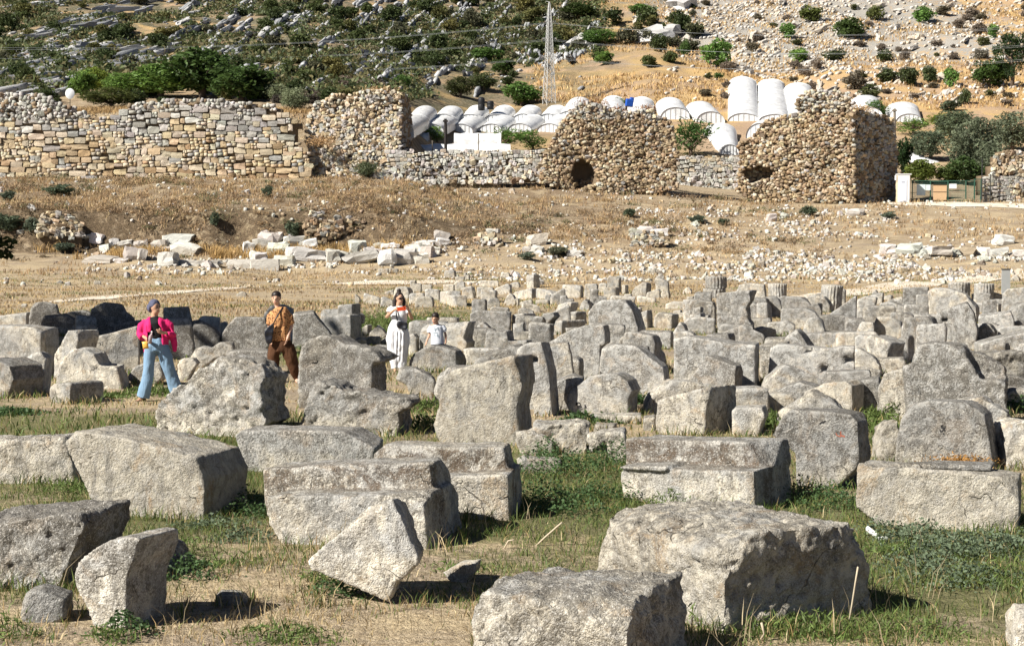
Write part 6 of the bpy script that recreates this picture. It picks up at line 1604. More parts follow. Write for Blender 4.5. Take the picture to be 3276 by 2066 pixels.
# 1: magenta jacket, jeans, dark scarf
k = 836.; P1 = lambda x, y, d=0.0: Vector(((x - 330) / k, d, (1455 - y) / k))
G1 = ground_hit('S', 420 + 330 / 4.106, 930 + 1452 / 4.106)
st1 = []
H1c = P1(328, 190, -.01); LK1 = (.80, -.60)
b = MB(); head_geo(b, H1c, (.074, .088, .118), LK1, P1(312, 320, .02))
b.tube([P1(315, 330, .02), P1(318, 430, .01), P1(330, 560, .02), P1(335, 660, .02)], [(.07, .06), (.13, .09), (.12, .085), (.14, .09)], 16, up=(0, 1, 0))
for a in ([P1(200, 392, .02), P1(128, 540, .0), P1(205, 590, -.13)], [P1(455, 390, .03), P1(552, 545, .02), P1(460, 525, -.15)]): b.tube([P1(315, 390, .02)] + a, [.05, .045, .038, .026], 10)
hand(b, P1(205, 590, -.13), (.35, -.5, -.15), (0, -.3, 1), .95); hand(b, P1(460, 525, -.15), (-.6, -.5, .25), (0, -.2, 1), .95)
b.tube([P1(290, 650), P1(235, 960), P1(150, 1380)], [.085, .06, .04], 12); b.tube([P1(390, 650, .02), P1(480, 960, .05), P1(590, 1330, .12)], [.085, .06, .04], 12)
b.tube([P1(150, 1400, .03), P1(120, 1440, -.06), P1(95, 1445, -.13)], [.045, .042, .03], 10); b.tube([P1(595, 1350, .14), P1(600, 1420, .06), P1(610, 1438, -.02)], [.045, .042, .03], 10)
part(b, .0115, 2, SKIN, 'person', st1)
b = MB(); b.tube([P1(300, 322, .02), P1(316, 400, .0), P1(330, 500, .01), P1(338, 600, .015)], [(.085, .07), (.150, .112), (.135, .105), (.128, .098)], 18, up=(0, 1, 0)); part(b, .011, 2, BLACKC, 'black_top', st1)
b = MB(); shell(b, [(-.02, .02, P1(0, 318).z, .09, .07), (-.008, .02, P1(0, 338).z, .135, .09), (-.005, .02, P1(0, 368).z, .185, .11), (0, .02, P1(0, 430).z, .205, .13), (.0, .02, P1(0, 560).z, .195, .135), (.0, .03, P1(0, 700).z, .20, .14), (.01, .03, P1(0, 800).z, .215, .15)], R(-52), R(232), .028)
b.tube([P1(196, 368, .02), P1(145, 430, .02), P1(118, 550, .0), P1(165, 590, -.09)], [.056, .068, .064, .048], 12); b.tube([P1(452, 366, .03), P1(518, 430, .03), P1(558, 550, .02), P1(500, 545, -.10)], [.056, .070, .066, .050], 12)
b.tube([P1(545, 560, .05), P1(570, 680, .06), P1(575, 790, .05)], [(.06, .03), (.06, .03), (.03, .02)], 10)
b.tube([P1(255, 345, -.04), P1(262, 420, -.10), P1(265, 520, -.12)], [(.035, .018), (.04, .015), (.035, .012)], 8); b.tube([P1(388, 345, -.04), P1(418, 410, -.10), P1(455, 480, -.11)], [(.035, .018), (.04, .015), (.035, .012)], 8)
part(b, .012, 2, PINK, 'jacket', st1, .010)
b = MB(); b.tube([P1(340, 595, .015), P1(340, 680, .02), P1(335, 780, .02)], [(.130, .105), (.165, .125), (.16, .12)], 18, up=(0, 1, 0))
b.tube([P1(265, 700), P1(245, 850), P1(225, 1050), P1(190, 1250), P1(150, 1405)], [.105, .10, .092, .098, .108], 14); b.tube([P1(405, 700, .02), P1(450, 850, .03), P1(500, 1050, .06), P1(550, 1200, .10), P1(600, 1390, .14)], [.11, .11, .10, .105, .11], 14)
part(b, .013, 2, DENIM, 'jeans', st1, .012)
b = MB(); c = H1c + Vector((-.02, .02, .045)); b.ball(tuple(c), (.098, .105, .092), 18, 12); b.ball(tuple(c + Vector((-.052, .02, -.045))), (.075, .085, .085), 16, 10); b.tube([c + Vector((.03, -.07, .055)), c + Vector((-.05, -.075, -.02)), c + Vector((-.075, -.03, -.09))], [.022, .024, .02], 8)
part(b, .010, 2, SLATE, 'head_scarf', st1, .006)
b = MB(); b.tube([P1(155, 1425, .04), P1(115, 1445, -.08), P1(85, 1447, -.14)], [(.048, .03), (.05, .028), (.035, .022)], 10); b.tube([P1(600, 1430, .12), P1(608, 1446, 0)], [(.048, .03), (.04, .024)], 10); part(b, .010, 1, SHOE, 'shoes', st1)
PEOPLE.append((G1, 'person in an open magenta jacket, jeans and dark head scarf walking', st1, H1c, (.074, .088, .118), LK1, SKIN))
# 2: leopard print shirt, brown trousers
k2 = 840.; P2_ = lambda x, y, d=0.0: Vector(((x - 340) / k2, d, (1485 - y) / k2))
G2 = ground_hit('S', 830 + 340 / 4.9, 920 + 1485 / 4.9); st2 = []
H2c = P2_(275, 205, -.01); LK2 = (-.12, -.99)
b = MB(); head_geo(b, H2c, (.078, .09, .118), LK2, P2_(300, 355, .02))
b.tube([P2_(310, 370, .02), P2_(325, 480, .01), P2_(330, 640, .02), P2_(335, 880, .02)], [(.075, .06), (.13, .09), (.13, .09), (.15, .10)], 16, up=(0, 1, 0))
b.tube([P2_(320, 430, .02), P2_(440, 432, .03), P2_(498, 620, .04), P2_(450, 815, -.08)], [.05, .046, .040, .028], 10); b.tube([P2_(320, 430, .02), P2_(205, 432, .03), P2_(160, 620, .08), P2_(175, 800, .02)], [.05, .046, .040, .028], 10)
hand(b, P2_(450, 815, -.08), (-.30, -.25, -.85), (0, -1, .2), 1.0); hand(b, P2_(175, 800, .02), (.1, -.2, -.95), (0, -1, .2), 1.0)
b.tube([P2_(265, 880), P2_(215, 1150, .0), P2_(250, 1430)], [.09, .065, .042], 12); b.tube([P2_(400, 880, .02), P2_(480, 1150, .02), P2_(565, 1430, .10)], [.09, .065, .042], 12)
b.tube([P2_(250, 1440, .04), P2_(250, 1470, -.06), P2_(248, 1475, -.14)], [.045, .042, .03], 10); b.tube([P2_(570, 1440, .14), P2_(580, 1470, .05), P2_(590, 1475, -.03)], [.045, .042, .03], 10)
part(b, .0115, 2, SKIN2, 'person', st2)
b = MB(); b.tube([P2_(303, 350, .02), P2_(315, 378, .01), P2_(325, 425, .01), P2_(330, 560, .01), P2_(335, 760, .01), P2_(337, 850, .01)], [(.085, .07), (.145, .095), (.175, .11), (.165, .12), (.175, .125), (.18, .125)], 18, up=(0, 1, 0))
b.tube([P2_(425, 412, .03), P2_(478, 480, .035), P2_(496, 600, .04)], [.06, .068, .066], 12); b.tube([P2_(222, 412, .03), P2_(178, 480, .05), P2_(165, 610, .07)], [.06, .068, .066], 12)
part(b, .012, 2, LEO, 'leopard_shirt', st2, .008)
b = MB(); b.tube([P2_(335, 830, .015), P2_(340, 920, .02), P2_(345, 1010, .02)], [(.17, .12), (.21, .14), (.21, .14)], 18, up=(0, 1, 0))
b.tube([P2_(255, 930), P2_(220, 1080), P2_(225, 1250), P2_(250, 1435)], [.115, .115, .10, .065], 14); b.tube([P2_(430, 930, .02), P2_(475, 1080, .02), P2_(525, 1250, .05), P2_(568, 1440, .11)], [.125, .13, .10, .055], 14)
part(b, .013, 2, BROWNC, 'trousers', st2, .016)
b = MB(); c = H2c + Vector((0, .012, .056)); b.ball(tuple(c), (.088, .100, .082), 18, 12); b.ball(tuple(c + Vector((0, .03, -.05))), (.086, .075, .07), 14, 10); b.ball(tuple(c + Vector((-.0, .07, -.06))), (.05, .04, .05), 10, 8); part(b, .010, 2, HAIR, 'hair', st2, .004)
b = MB(); b.tube([P2_(250, 1455, .04), P2_(248, 1478, -.10), P2_(246, 1480, -.15)], [(.048, .03), (.048, .026), (.03, .02)], 10); b.tube([P2_(570, 1455, .14), P2_(585, 1478, 0)], [(.048, .03), (.04, .024)], 10); part(b, .010, 1, SHOE, 'shoes', st2)
PEOPLE.append((G2, 'person in an orange leopard-print shirt and brown trousers with a black bag', st2, H2c, (.078, .09, .118), LK2, SKIN2))
# 3: white clothes, taking a picture
k3 = 861.; P3 = lambda x, y, d=0.0: Vector(((x - 340) / k3, d, (1445 - y) / k3))
G3 = ground_hit('S', 1210 + 340 / 5.425, 920 + 1445 / 5.425); st3 = []
H3c = P3(378, 225, -.01); LK3 = (.55, -.83)
b = MB(); head_geo(b, H3c, (.072, .086, .112), LK3, P3(350, 360, .02))
b.tube([P3(350, 375, .02), P3(360, 450, .01), P3(360, 580, .02), P3(345, 690, .02)], [(.10, .065), (.14, .09), (.115, .08), (.145, .10)], 16, up=(0, 1, 0))
b.tube([P3(350, 380, .02), P3(225, 405, .03), P3(160, 530, -.04), P3(300, 405, -.26)], [.055, .05, .038, .026], 10); b.tube([P3(350, 380, .02), P3(490, 400, .03), P3(585, 560, -.05), P3(540, 415, -.27)], [.055, .05, .038, .026], 10)
hand(b, P3(300, 405, -.26), (.75, -.35, .2), (0, -.2, 1), .9); hand(b, P3(540, 415, -.27), (-.45, -.2, .8), (-.7, -.5, -.2), .9)
b.tube([P3(290, 690), P3(255, 1000), P3(285, 1390)], [.08, .058, .038], 12); b.tube([P3(400, 690, .02), P3(430, 1000, .03), P3(410, 1390, .05)], [.08, .058, .038], 12)
b.tube([P3(285, 1400, .03), P3(300, 1435, -.08), P3(305, 1438, -.13)], [.04, .036, .026], 10); b.tube([P3(410, 1400, .06), P3(420, 1435, -.05)], [.04, .03], 10)
part(b, .0115, 2, SKIN, 'person', st3)
b = MB(); b.tube([P3(350, 362, .02), P3(355, 400, .01), P3(365, 500, .0), P3(360, 620, .01), P3(350, 670, .01)], [(.10, .07), (.165, .10), (.165, .115), (.155, .11), (.16, .115)], 18, up=(0, 1, 0))
b.tube([P3(260, 390, .03), P3(205, 425, .01), P3(195, 455, .0)], [.065, .062, .058], 12); b.tube([P3(460, 390, .03), P3(515, 440, .0), P3(530, 475, -.02)], [.065, .062, .058], 12)
part(b, .011, 2, WHITEC, 'white_top', st3, .007)
b = MB(); b.tube([P3(350, 640, .015), P3(345, 740, .02), P3(340, 840, .02)], [(.155, .11), (.20, .135), (.21, .14)], 18, up=(0, 1, 0))
b.tube([P3(270, 760), P3(240, 900), P3(250, 1080), P3(285, 1250), P3(300, 1405)], [.115, .118, .105, .10, .085], 14); b.tube([P3(420, 760, .02), P3(440, 900, .03), P3(430, 1080, .04), P3(400, 1250, .03), P3(385, 1400, .03)], [.118, .12, .11, .11, .11], 14)
for x in (330, 385, 440): b.tube([P3(x, 780, -.12), P3(x - 6, 1000, -.10), P3(x - 25, 1280, -.05)], [.018, .024, .03], 8)
part(b, .012, 2, WHITEC, 'white_trousers', st3, .012)
b = MB(); c = H3c + Vector((-.012, .014, .050)); b.ball(tuple(c), (.084, .092, .080), 18, 12); b.ball(tuple(c + Vector((-.0, .0, .105))), (.045, .045, .042), 12, 8)
b.tube([c + Vector((-.05, .02, 0)), c + Vector((-.085, .02, -.12)), c + Vector((-.09, -.01, -.25))], [.05, .05, .035], 10); b.tube([c + Vector((.05, .05, 0)), c + Vector((.085, .05, -.12)), c + Vector((.10, .02, -.2))], [.04, .045, .03], 10); part(b, .010, 2, HAIR, 'hair', st3, .005)
b = MB(); f = Vector((LK3[0], LK3[1], 0)).normalized(); sd = Vector((-f.y, f.x, 0))
for s in (-1, 1): b.ball(tuple(H3c + f * .078 + sd * s * .034 + Vector((0, 0, .006))), (.030, .022, .020), 10, 8)
b.tube([H3c + f * .08 - sd * .03 + Vector((0, 0, .01)), H3c + f * .08 + sd * .03 + Vector((0, 0, .01))], .008, 6); b.tube([H3c + f * .07 + sd * .06, H3c + sd * .078 + Vector((0, 0, .01))], .006, 6); b.tube([H3c + f * .07 - sd * .06, H3c - sd * .078 + Vector((0, 0, .01))], .006, 6)
part(b, .006, 1, EYE, 'sunglasses', st3)
PEOPLE.append((G3, 'person dressed all in white holding up a phone, wearing sunglasses', st3, H3c, (.072, .086, .112), LK3, SKIN))
# 4: boy in a printed white T-shirt
P4 = lambda x, y, d=0.0: Vector(((x - 1010) / k3, d, (1415 - y) / k3))
G4 = ground_hit('S', 1210 + 1010 / 5.425, 920 + 1415 / 5.425); st4 = []
H4c = P4(992, 540, -.02); LK4 = (-.35, -.94)
b = MB(); head_geo(b, H4c, (.070, .084, .108), LK4, P4(1010, 655, .02))
b.tube([P4(1010, 660, .02), P4(1015, 740, .01), P4(1020, 900, .02), P4(1025, 1010, .02)], [(.08, .055), (.115, .075), (.10, .07), (.11, .08)], 16, up=(0, 1, 0))
b.tube([P4(1010, 670, .02), P4(905, 690, .03), P4(890, 830, .02), P4(845, 935, -.05)], [.045, .04, .03, .022], 10); b.tube([P4(1010, 670, .02), P4(1135, 685, .03), P4(1170, 840, .03), P4(1172, 950, -.02)], [.045, .04, .03, .022], 10)
hand(b, P4(845, 935, -.05), (-.25, -.3, -.85), (.3, -.9, .1), .75); hand(b, P4(1172, 950, -.02), (-.02, -.25, -.9), (-.3, -.9, .1), .75)
b.tube([P4(970, 1010), P4(965, 1200), P4(965, 1380)], [.065, .048, .032], 12); b.tube([P4(1070, 1010, .02), P4(1075, 1200, .02), P4(1078, 1380, .05)], [.065, .048, .032], 12)
b.tube([P4(965, 1385, .03), P4(962, 1405, -.08)], [.038, .03], 10); b.tube([P4(1078, 1385, .05), P4(1080, 1405, -.06)], [.038, .03], 10)
part(b, .0115, 2, SKIN, 'person', st4)
b = MB(); b.tube([P4(1010, 655, .02), P4(1015, 690, .01), P4(1022, 820, .0), P4(1030, 990, .0)], [(.075, .06), (.125, .09), (.125, .095), (.14, .10)], 18, up=(0, 1, 0))
b.tube([P4(930, 675, .03), P4(895, 740, .03), P4(888, 790, .02)], [.055, .058, .056], 12); b.tube([P4(1105, 670, .03), P4(1150, 740, .03), P4(1160, 770, .03)], [.055, .058, .056], 12); part(b, .011, 2, TEE, 't_shirt', st4, .006)
b = MB(); b.tube([P4(1025, 975, .01), P4(1028, 1060, .015)], [(.125, .09), (.13, .095)], 16, up=(0, 1, 0)); b.tube([P4(970, 1040), P4(965, 1200)], [.075, .07], 12); b.tube([P4(1075, 1040, .02), P4(1078, 1200, .02)], [.075, .07], 12); part(b, .012, 1, NAVY, 'shorts', st4)
b = MB(); c = H4c + Vector((.004, .004, .052)); b.ball(tuple(c), (.080, .096, .074), 18, 12); b.ball(tuple(c + Vector((.01, .03, -.05))), (.078, .07, .06), 14, 10); part(b, .009, 2, HAIR, 'hair', st4, .004)
b = MB(); b.tube([P4(965, 1400, .04), P4(960, 1410, -.09)], [(.04, .02), (.032, .018)], 10); b.tube([P4(1078, 1400, .06), P4(1080, 1410, -.08)], [(.04, .02), (.032, .018)], 10); part(b, .010, 1, SHOE, 'shoes', st4)
PEOPLE.append((G4, 'boy in a white printed T-shirt standing behind a rounded boulder', st4, H4c, (.070, .084, .108), LK4, SKIN))
MS = remesh_all([q_[0] for q_ in PJ])
for (jb, sm, mat, nme, store, wr), me in zip(PJ, MS):
    V = bigsmooth(me, sm); me.vertices.foreach_set('co', V.astype(np.float32).ravel()); me.update()
    if wr:
        N = np.empty(len(V) * 3); me.vertices.foreach_get('normal', N); N = N.reshape(-1, 3)
        V = V + N * (wr * fbm(V * np.array([11, 11, 5.0]), 95, 2))[:, None]; me.vertices.foreach_set('co', V.astype(np.float32).ravel()); me.update()
    me.polygons.foreach_set('use_smooth', np.ones(len(me.polygons), dtype=bool)); me.materials.clear(); me.materials.append(mat); me.name = nme
    store.append((nme, me, mat))
BODY = []
for G, lab, store, hc, r, lk, sk in PEOPLE:
    bo = person(G, lab, store, sk); BODY.append(bo); ex = []; face_bits(hc, r, lk, ex)
    for nme, mb, m in ex:
        if nme.startswith('eye') and 'sunglasses' in lab: continue
        link(nme, mb.mesh(nme, m, True), bo)
# print on the boy's shirt: pale grey letter-like strokes, flat on the chest
PRT = plain('shirt_print', (.30, .36, .40), .8, .2)
from mathutils.bvhtree import BVHTree
def on_person(bo, child, pts, w, mat, name):
    ch = [c for c in bo.children if c.name.split('.')[0] == child][0]; me = ch.data
    bvh = BVHTree.FromPolygons([tuple(v.co) for v in me.vertices], [tuple(p.vertices) for p in me.polygons]); P = []
    for a, b2 in zip(pts[:-1], pts[1:]):
        for q_ in range(5):
            p = Vector(a).lerp(Vector(b2), q_ / 5); h = bvh.ray_cast(Vector((p.x, -1, p.z)), Vector((0, 1, 0)))
            if h[0] is not None: P.append(h[0] - Vector((0, .004, 0)))
    V = []; Fs = []
    for i, p in enumerate(P):
        d = (P[min(i + 1, len(P) - 1)] - P[max(i - 1, 0)]); e = d.cross(Vector((0, 1, 0)))
        e = e.normalized() * w / 2 if e.length > 1e-6 else Vector((w / 2, 0, 0)); V += [p + e, p - e]
    for i in range(len(P) - 1): Fs.append((2 * i, 2 * i + 1, 2 * i + 3, 2 * i + 2))
    if Fs: link(name, mesh_np(name, V, np.array(Fs), mat), ch)
for st in ([(930, 690), (920, 745)], [(985, 690), (990, 760), (1025, 690)], [(1030, 690), (1060, 760)], [(940, 780), (1060, 785)], [(985, 800), (990, 855)], [(1030, 800), (1028, 860)], [(945, 880), (970, 885)], [(1045, 820), (1060, 880)]):
    on_person(BODY[3], 't_shirt', [P4(*p) for p in st], .018, PRT, 'shirt_print')
# things held and carried
def bag(G, name, lab, c, outline, dep, strap, mat=LEATH):
    r = empty(name, G); tag(r, lab, 'bag')
    me = remesh_all([dict(bms=[prism_bm([p - c for p in outline], Vector((0, dep, 0)), 0, lab, .9)], vox=.013)])[0]; V = bigsmooth(me, 6); V[:, 1] += .02 * vnoise(V * 14, 5); me.vertices.foreach_set('co', V.astype(np.float32).ravel()); me.update(); me.materials.clear(); me.materials.append(mat)
    me.polygons.foreach_set('use_smooth', np.ones(len(me.polygons), dtype=bool)); link('pouch', me, r, c)
    MB().tube(strap, (.012), 6).build('strap', mat, r, True); return r
bag(G2, 'shoulder_bag', 'black slouchy shoulder bag hanging at the leopard-print shirt', P2_(180, 770, -.16), [P2_(x_, y_, -.20) for x_, y_ in ((108, 690), (150, 640), (255, 560), (262, 640), (235, 800), (225, 880), (180, 905), (140, 880), (118, 800))], .09, [P2_(240, 600, -.17), P2_(300, 480, -.155), P2_(375, 345, -.06), P2_(385, 330, .03)])
bag(G3, 'crossbody_bag', 'small dark navy cross-body bag worn over the white clothes', P3(432, 665, -.19), [P3(x_, y_, -.21) for x_, y_ in ((345, 590), (420, 600), (515, 620), (528, 660), (520, 715), (480, 752), (380, 735), (335, 700), (330, 640))], .08, [P3(345, 590, -.17), P3(330, 500, -.145), P3(322, 440, -.135), P3(340, 380, -.06)])
PHONE = plain('orange_phone_case', (.55, .07, .02), .4, .1); r = empty('phone', G3); tag(r, 'phone in an orange case held up by the person in white', 'phone')
c = P3(425, 385, -.345); MB().box((0, 0, 0), (.165, .012, .078)).build('case', PHONE, r, False, c, (0, -.12, 0)); MB().tube([(.055, -.012, .02), (.055, -.004, .02)], .010, 8).build('lens', EYE, r, True, c)
GLASS = plain('bottle_plastic', (.40, .30, .30), .15, .1, 20, .5); r = empty('bottle', G1); tag(r, 'small plastic bottle with a white cap in the hand of the person in magenta', 'bottle')
c = P1(285, 640, -.205); MB().tube([(0, 0, -.03), (0, 0, .09), (.008, 0, .125), (.01, 0, .15)], [.032, .032, .014, .013], 12).build('body', GLASS, r, True, c, (0, .18, 0)); MB().tube([(.034, 0, .148), (.037, 0, .168)], .016, 10).build('cap', WHT, r, True, c)
r = empty('snack_packet', G1); tag(r, 'yellow snack packet held under the bottle', 'packet'); b = MB(); b.tube([(0, 0, 0), (.0, 0, .03), (0, 0, .09), (0, 0, .12)], [(.048, .006), (.046, .022), (.046, .022), (.05, .005)], 14, up=(0, 1, 0)); b.build('wrapper', plain('yellow_wrapper', (.75, .42, .08), .35, .4, 25, .5), r, True, P1(232, 735, -.20), (0, -.15, 0))
# ------------------------------------------------------------------ shade tree just outside the left edge, one low branch reaches into the picture
ST = crown_mesh('crown', 300, 120, 60, .040, hollow=.2, sphere=.30)
root = empty('plane_tree', (-20.4, 36.4, 0)); tag(root, 'tree outside the left edge whose dark leafy branch tip enters the photo', 'tree')
cr = link('crown', ST, root, (0, 0, 7.2), None, (9.0, 13.0, 7.2)); cr.color = (*DG, 1)
m = MB(); m.tube([(0, 0, -.3), (.1, 0, 2.5), (-.1, .2, 6), (0, 0, 10)], [.38, .30, .24, .1], 12)
for i in range(7):
    a = i * .9; m.tube([(0, 0, 5.2 + .4 * i), (math.cos(a) * 1.6, math.sin(a) * 1.6, 7 + .5 * i), (math.cos(a) * 3, math.sin(a) * 3, 8.2 + .5 * i)], [.14, .09, .03], 6)
m.build('trunk', MAT['bark'], root, True)
br = MB().tube([(0, 0, 3.2), (3.0, 0, 3.5), (6.4, .8, 3.1), (9.0, 1.5, 2.62)], [.09, .06, .035, .012], 6).build('branch', MAT['bark'], root, True)
tw = link('branch_leaves', crown_mesh('branch_leaves', 301, 12, 16, .11, sphere=.5, narrow=.6), br, (9.0, 1.5, 2.15), None, (.95, .7, .62)); tw.color = (.03, .045, .014, 1)

# ------------------------------------------------------------------ grass, weeds, dry tufts (uncountable ground cover)
FOOTA = np.array(FOOT)
def free(x, y, m=.12):
    ok = np.ones(len(x), bool)
    for x0, x1, y0, y1 in FOOT:
        w, d = (x1 - x0) * m, (y1 - y0) * m
        ok &= ~((x > x0 + w) & (x < x1 - w) & (y > y0 + d) & (y < y1 - d))
    return ok
def blades(name, x, y, h, w, lean, col, label, cat, zoff=-.01, mat=None):
    n = len(x); a = rng.uniform(0, 2 * math.pi, n); z = terr(x, y) + zoff; b = rng.uniform(0, 2 * math.pi, n)
    dx, dy = np.cos(a) * w / 2, np.sin(a) * w / 2; lx, ly = np.cos(b) * lean * h, np.sin(b) * lean * h
    V = np.empty((n, 5, 3)); V[:, 0] = np.stack([x - dx, y - dy, z], 1); V[:, 1] = np.stack([x + dx, y + dy, z], 1)
    V[:, 2] = np.stack([x + dx * .8 + lx * .3, y + dy * .8 + ly * .3, z + h * .6], 1); V[:, 3] = np.stack([x - dx * .8 + lx * .3, y - dy * .8 + ly * .3, z + h * .6], 1)
    V[:, 4] = np.stack([x + lx, y + ly, z + h], 1)
    I = np.arange(n)[:, None] * 5; Q = I + np.array([[0, 1, 2, 3]]); T = I + np.array([[3, 2, 4]])
    me = mesh_np(name, V.reshape(-1, 3), [Q, T], mat or MAT['blade'], False, np.repeat(col, 5, 0))
    return tag(link(name, me), label, cat, kind='stuff')
GCOL = np.array([(.10, .15, .035), (.15, .19, .05), (.08, .125, .035), (.19, .20, .06)]); SCOL = np.array([(.50, .38, .19), (.40, .28, .13), (.30, .20, .10), (.56, .45, .26)])
def cols(g):
    n = len(g); c = GCOL[rng.integers(0, 4, n)]; s = SCOL[rng.integers(0, 4, n)]; k = rng.random(n) < g
    return np.where(k[:, None], c, s) * rng.uniform(.75, 1.2, (n, 1))
def frustum(n, y0, y1, m=1.06):
    y = np.sqrt(rng.uniform(y0 ** 2, y1 ** 2, n)); x = (rng.random(n) - .5) * .605 * m * y; return x, y
# short sward, near
x, y = frustum(130000, 8.6, 22); g = green_at(x, y); pn = fbm(np.stack([x * 1.6, y * 1.6, x * 0], 1), 61, 3)
k = free(x, y) & (rng.random(len(x)) < np.clip(.0 + g * 1.1 + .95 * pn, .05, 1)); x, y, g = x[k], y[k], g[k]; n = len(x)
blades('grass', x, y, rng.uniform(.02, .075, n) * (1 + .8 * g), rng.uniform(.004, .009, n), rng.uniform(.3, 1.2, n), cols(np.clip(g * 1.5, .12, .92)), 'short green and straw-coloured grass between the near blocks', 'grass')
x, y = frustum(110000, 21, 60); g = green_at(x, y); pn = fbm(np.stack([x * .9, y * .9, x * 0], 1), 62, 3)
k = free(x, y) & (rng.random(len(x)) < np.clip(.05 + g * 1.0 + .8 * pn, .05, 1)); x, y, g = x[k], y[k], g[k]; n = len(x)
blades('grass', x, y, rng.uniform(.03, .11, n) * (1 + .6 * g), rng.uniform(.010, .022, n), rng.uniform(.3, 1.1, n), cols(np.clip(g * 1.35, .10, .9)), 'short mixed grass in the middle of the block field', 'grass')
# taller tufts hugging the stones
X, Y = [], []
for (x0, x1, y0, y1) in FOOT:
    if y0 > 48: continue
    L = (x1 - x0); nn = int(np.clip(260 * L * (12 / max(y0, 9)) ** .7, 30, 640)); t_ = rng.random(nn)
    side_ = rng.random(nn); xx = np.where(side_ < .62, x0 + L * t_, np.where(side_ < .9, x1 + .06 * rng.random(nn), x0)); yy = np.where(side_ < .62, y0 + rng.normal(0, .06, nn), y0 + (y1 - y0) * t_)
    kk = fbm(np.stack([xx * 2.2, yy * 2.2, xx * 0], 1), 63, 2) > -.12; X.append(xx[kk]); Y.append(yy[kk])
x = np.concatenate(X); y = np.concatenate(Y); n = len(x); g = green_at(x, y)
blades('grass', x, y, rng.uniform(.05, .19, n), rng.uniform(.005, .010, n) * np.clip(y / 14, 1, 3), rng.uniform(.2, .9, n), cols(np.clip(.45 + g * .6, 0, .9)), 'taller grass tufts growing along the feet of the blocks', 'grass')
x, y = frustum(900, 9, 26); k = free(x, y) & (fbm(np.stack([x * .8, y * .8, x * 0], 1), 68, 2) > .05); x, y = x[k], y[k]; x = np.repeat(x, 4) + rng.normal(0, .05, len(x) * 4); y = np.repeat(y, 4) + rng.normal(0, .05, len(y) * 4); n = len(x)
blades('dry_stalks', x, y, rng.uniform(.10, .34, n), rng.uniform(.004, .007, n), rng.uniform(.1, .8, n), np.array([(.50, .40, .25)]) * rng.uniform(.6, 1.2, (n, 1)), 'thin dead stalks standing in the near grass', 'dry stalks')
# leafy weeds
WEED = [(1330, 1110, .75, .36, 1), (1400, 1170, .6, .34, 1), (1270, 1170, .5, .30, 1), (1440, 1090, .45, .34, 1), (1340, 1200, .5, .25, 1), (1290, 1080, .4, .28, 1), (1560, 1190, .35, .2, 0), (1900, 1165, .45, .24, 1), (1960, 1190, .5, .26, 1), (2060, 1210, .3, .2, 0),
        (2130, 1260, .55, .22, 2), (2200, 1290, .6, .20, 2), (2290, 1300, .6, .22, 2), (2370, 1280, .5, .2, 2), (2160, 1330, .5, .15, 2), (2260, 1360, .55, .15, 2), (2350, 1360, .5, .16, 0), (2170, 1225, .22, .26, 2), (2090, 1300, .3, .14, 0), (2380, 1230, .35, .2, 0),
        (560, 1190, .35, .28, 1), (600, 1210, .3, .25, 1), (500, 1230, .4, .16, 2), (430, 1290, .35, .12, 0), (440, 1350, .3, .16, 1), (300, 1485, .25, .14, 1), (270, 1500, .2, .12, 0), (650, 1490, .4, .10, 0), (700, 1500, .35, .1, 0), (10, 1490, .3, .13, 0), (520, 1320, .4, .10, 0), (560, 1260, .35, .12, 2),
        (1700, 1450, .5, .13, 0), (1800, 1470, .6, .12, 0), (1950, 1480, .6, .10, 0), (2150, 1480, .5, .10, 0), (790, 1390, .25, .12, 1), (750, 1360, .2, .1, 0), (150, 1150, .4, .16, 0), (190, 1140, .3, .15, 0), (980, 960, .5, .3, 0), (1000, 1000, .4, .25, 0), (1490, 940, .4, .3, 1), (1390, 985, .5, .16, 1), (1790, 990, .4, .28, 0), (1820, 1000, .4, .3, 0), (2060, 1010, .5, .3, 0), (2080, 980, .4, .3, 0), (2390, 960, .4, .25, 1), (30, 965, .5, .1, 1), (260, 925, .5, .12, 0), (390, 920, .5, .16, 0), (330, 915, .3, .12, 0), (880, 755, 1.6, .5, 0), (960, 760, 1.8, .5, 0), (1040, 755, 1.4, .45, 0), (910, 775, 1.2, .4, 0), (1090, 1330, .3, .1, 0)]
PV, PCc = [], []
for X_, Y_, r, h, typ in WEED:
    G = ground_hit('D', X_, Y_ + 8); nn = int(1500 * r * (1.3 if r > .5 else 1) * (.6 if typ == 0 else 1)); tiny = .013 if G.y < 20 else .026
    q_ = rng.normal(size=(nn, 2)) * r * .42; rr = np.clip(1 - (np.linalg.norm(q_, axis=1) / (r * 1.25)) ** 2, .12, 1)
    z = rng.random(nn) ** .7 * h * rr * (.7 + .6 * np.clip(fbm(np.concatenate([q_ * 5 + X_, q_[:, :1] * 0], 1), 66, 2), -.6, .8))
    P = np.stack([G.x + q_[:, 0], G.y + q_[:, 1] * .8, z], 1); P[:, 2] += terr(P[:, 0], P[:, 1])
    a = rng.normal(size=(nn, 3)); a[:, 2] = np.abs(a[:, 2]) * (1.6 if typ == 0 else .5); a /= np.linalg.norm(a, axis=1)[:, None]; b_ = np.cross(a, rng.normal(size=(nn, 3))); b_ /= np.linalg.norm(b_, axis=1)[:, None]
    L = tiny * rng.uniform(.7, 1.7, (nn, 1)) * (1.9 if typ == 0 else 1); nw = .16 if typ == 0 else .55
    PV.append(np.stack([P - a * L, P + b_ * L * nw, P + a * L, P - b_ * L * nw], 1).reshape(-1, 3))
    base = {0: (.12, .17, .045), 1: (.065, .115, .04), 2: (.13, .17, .10)}[typ]; cc = np.array(base) * rng.uniform(.6, 1.35, (nn, 1)); PCc.append(np.repeat(cc, 4, 0))
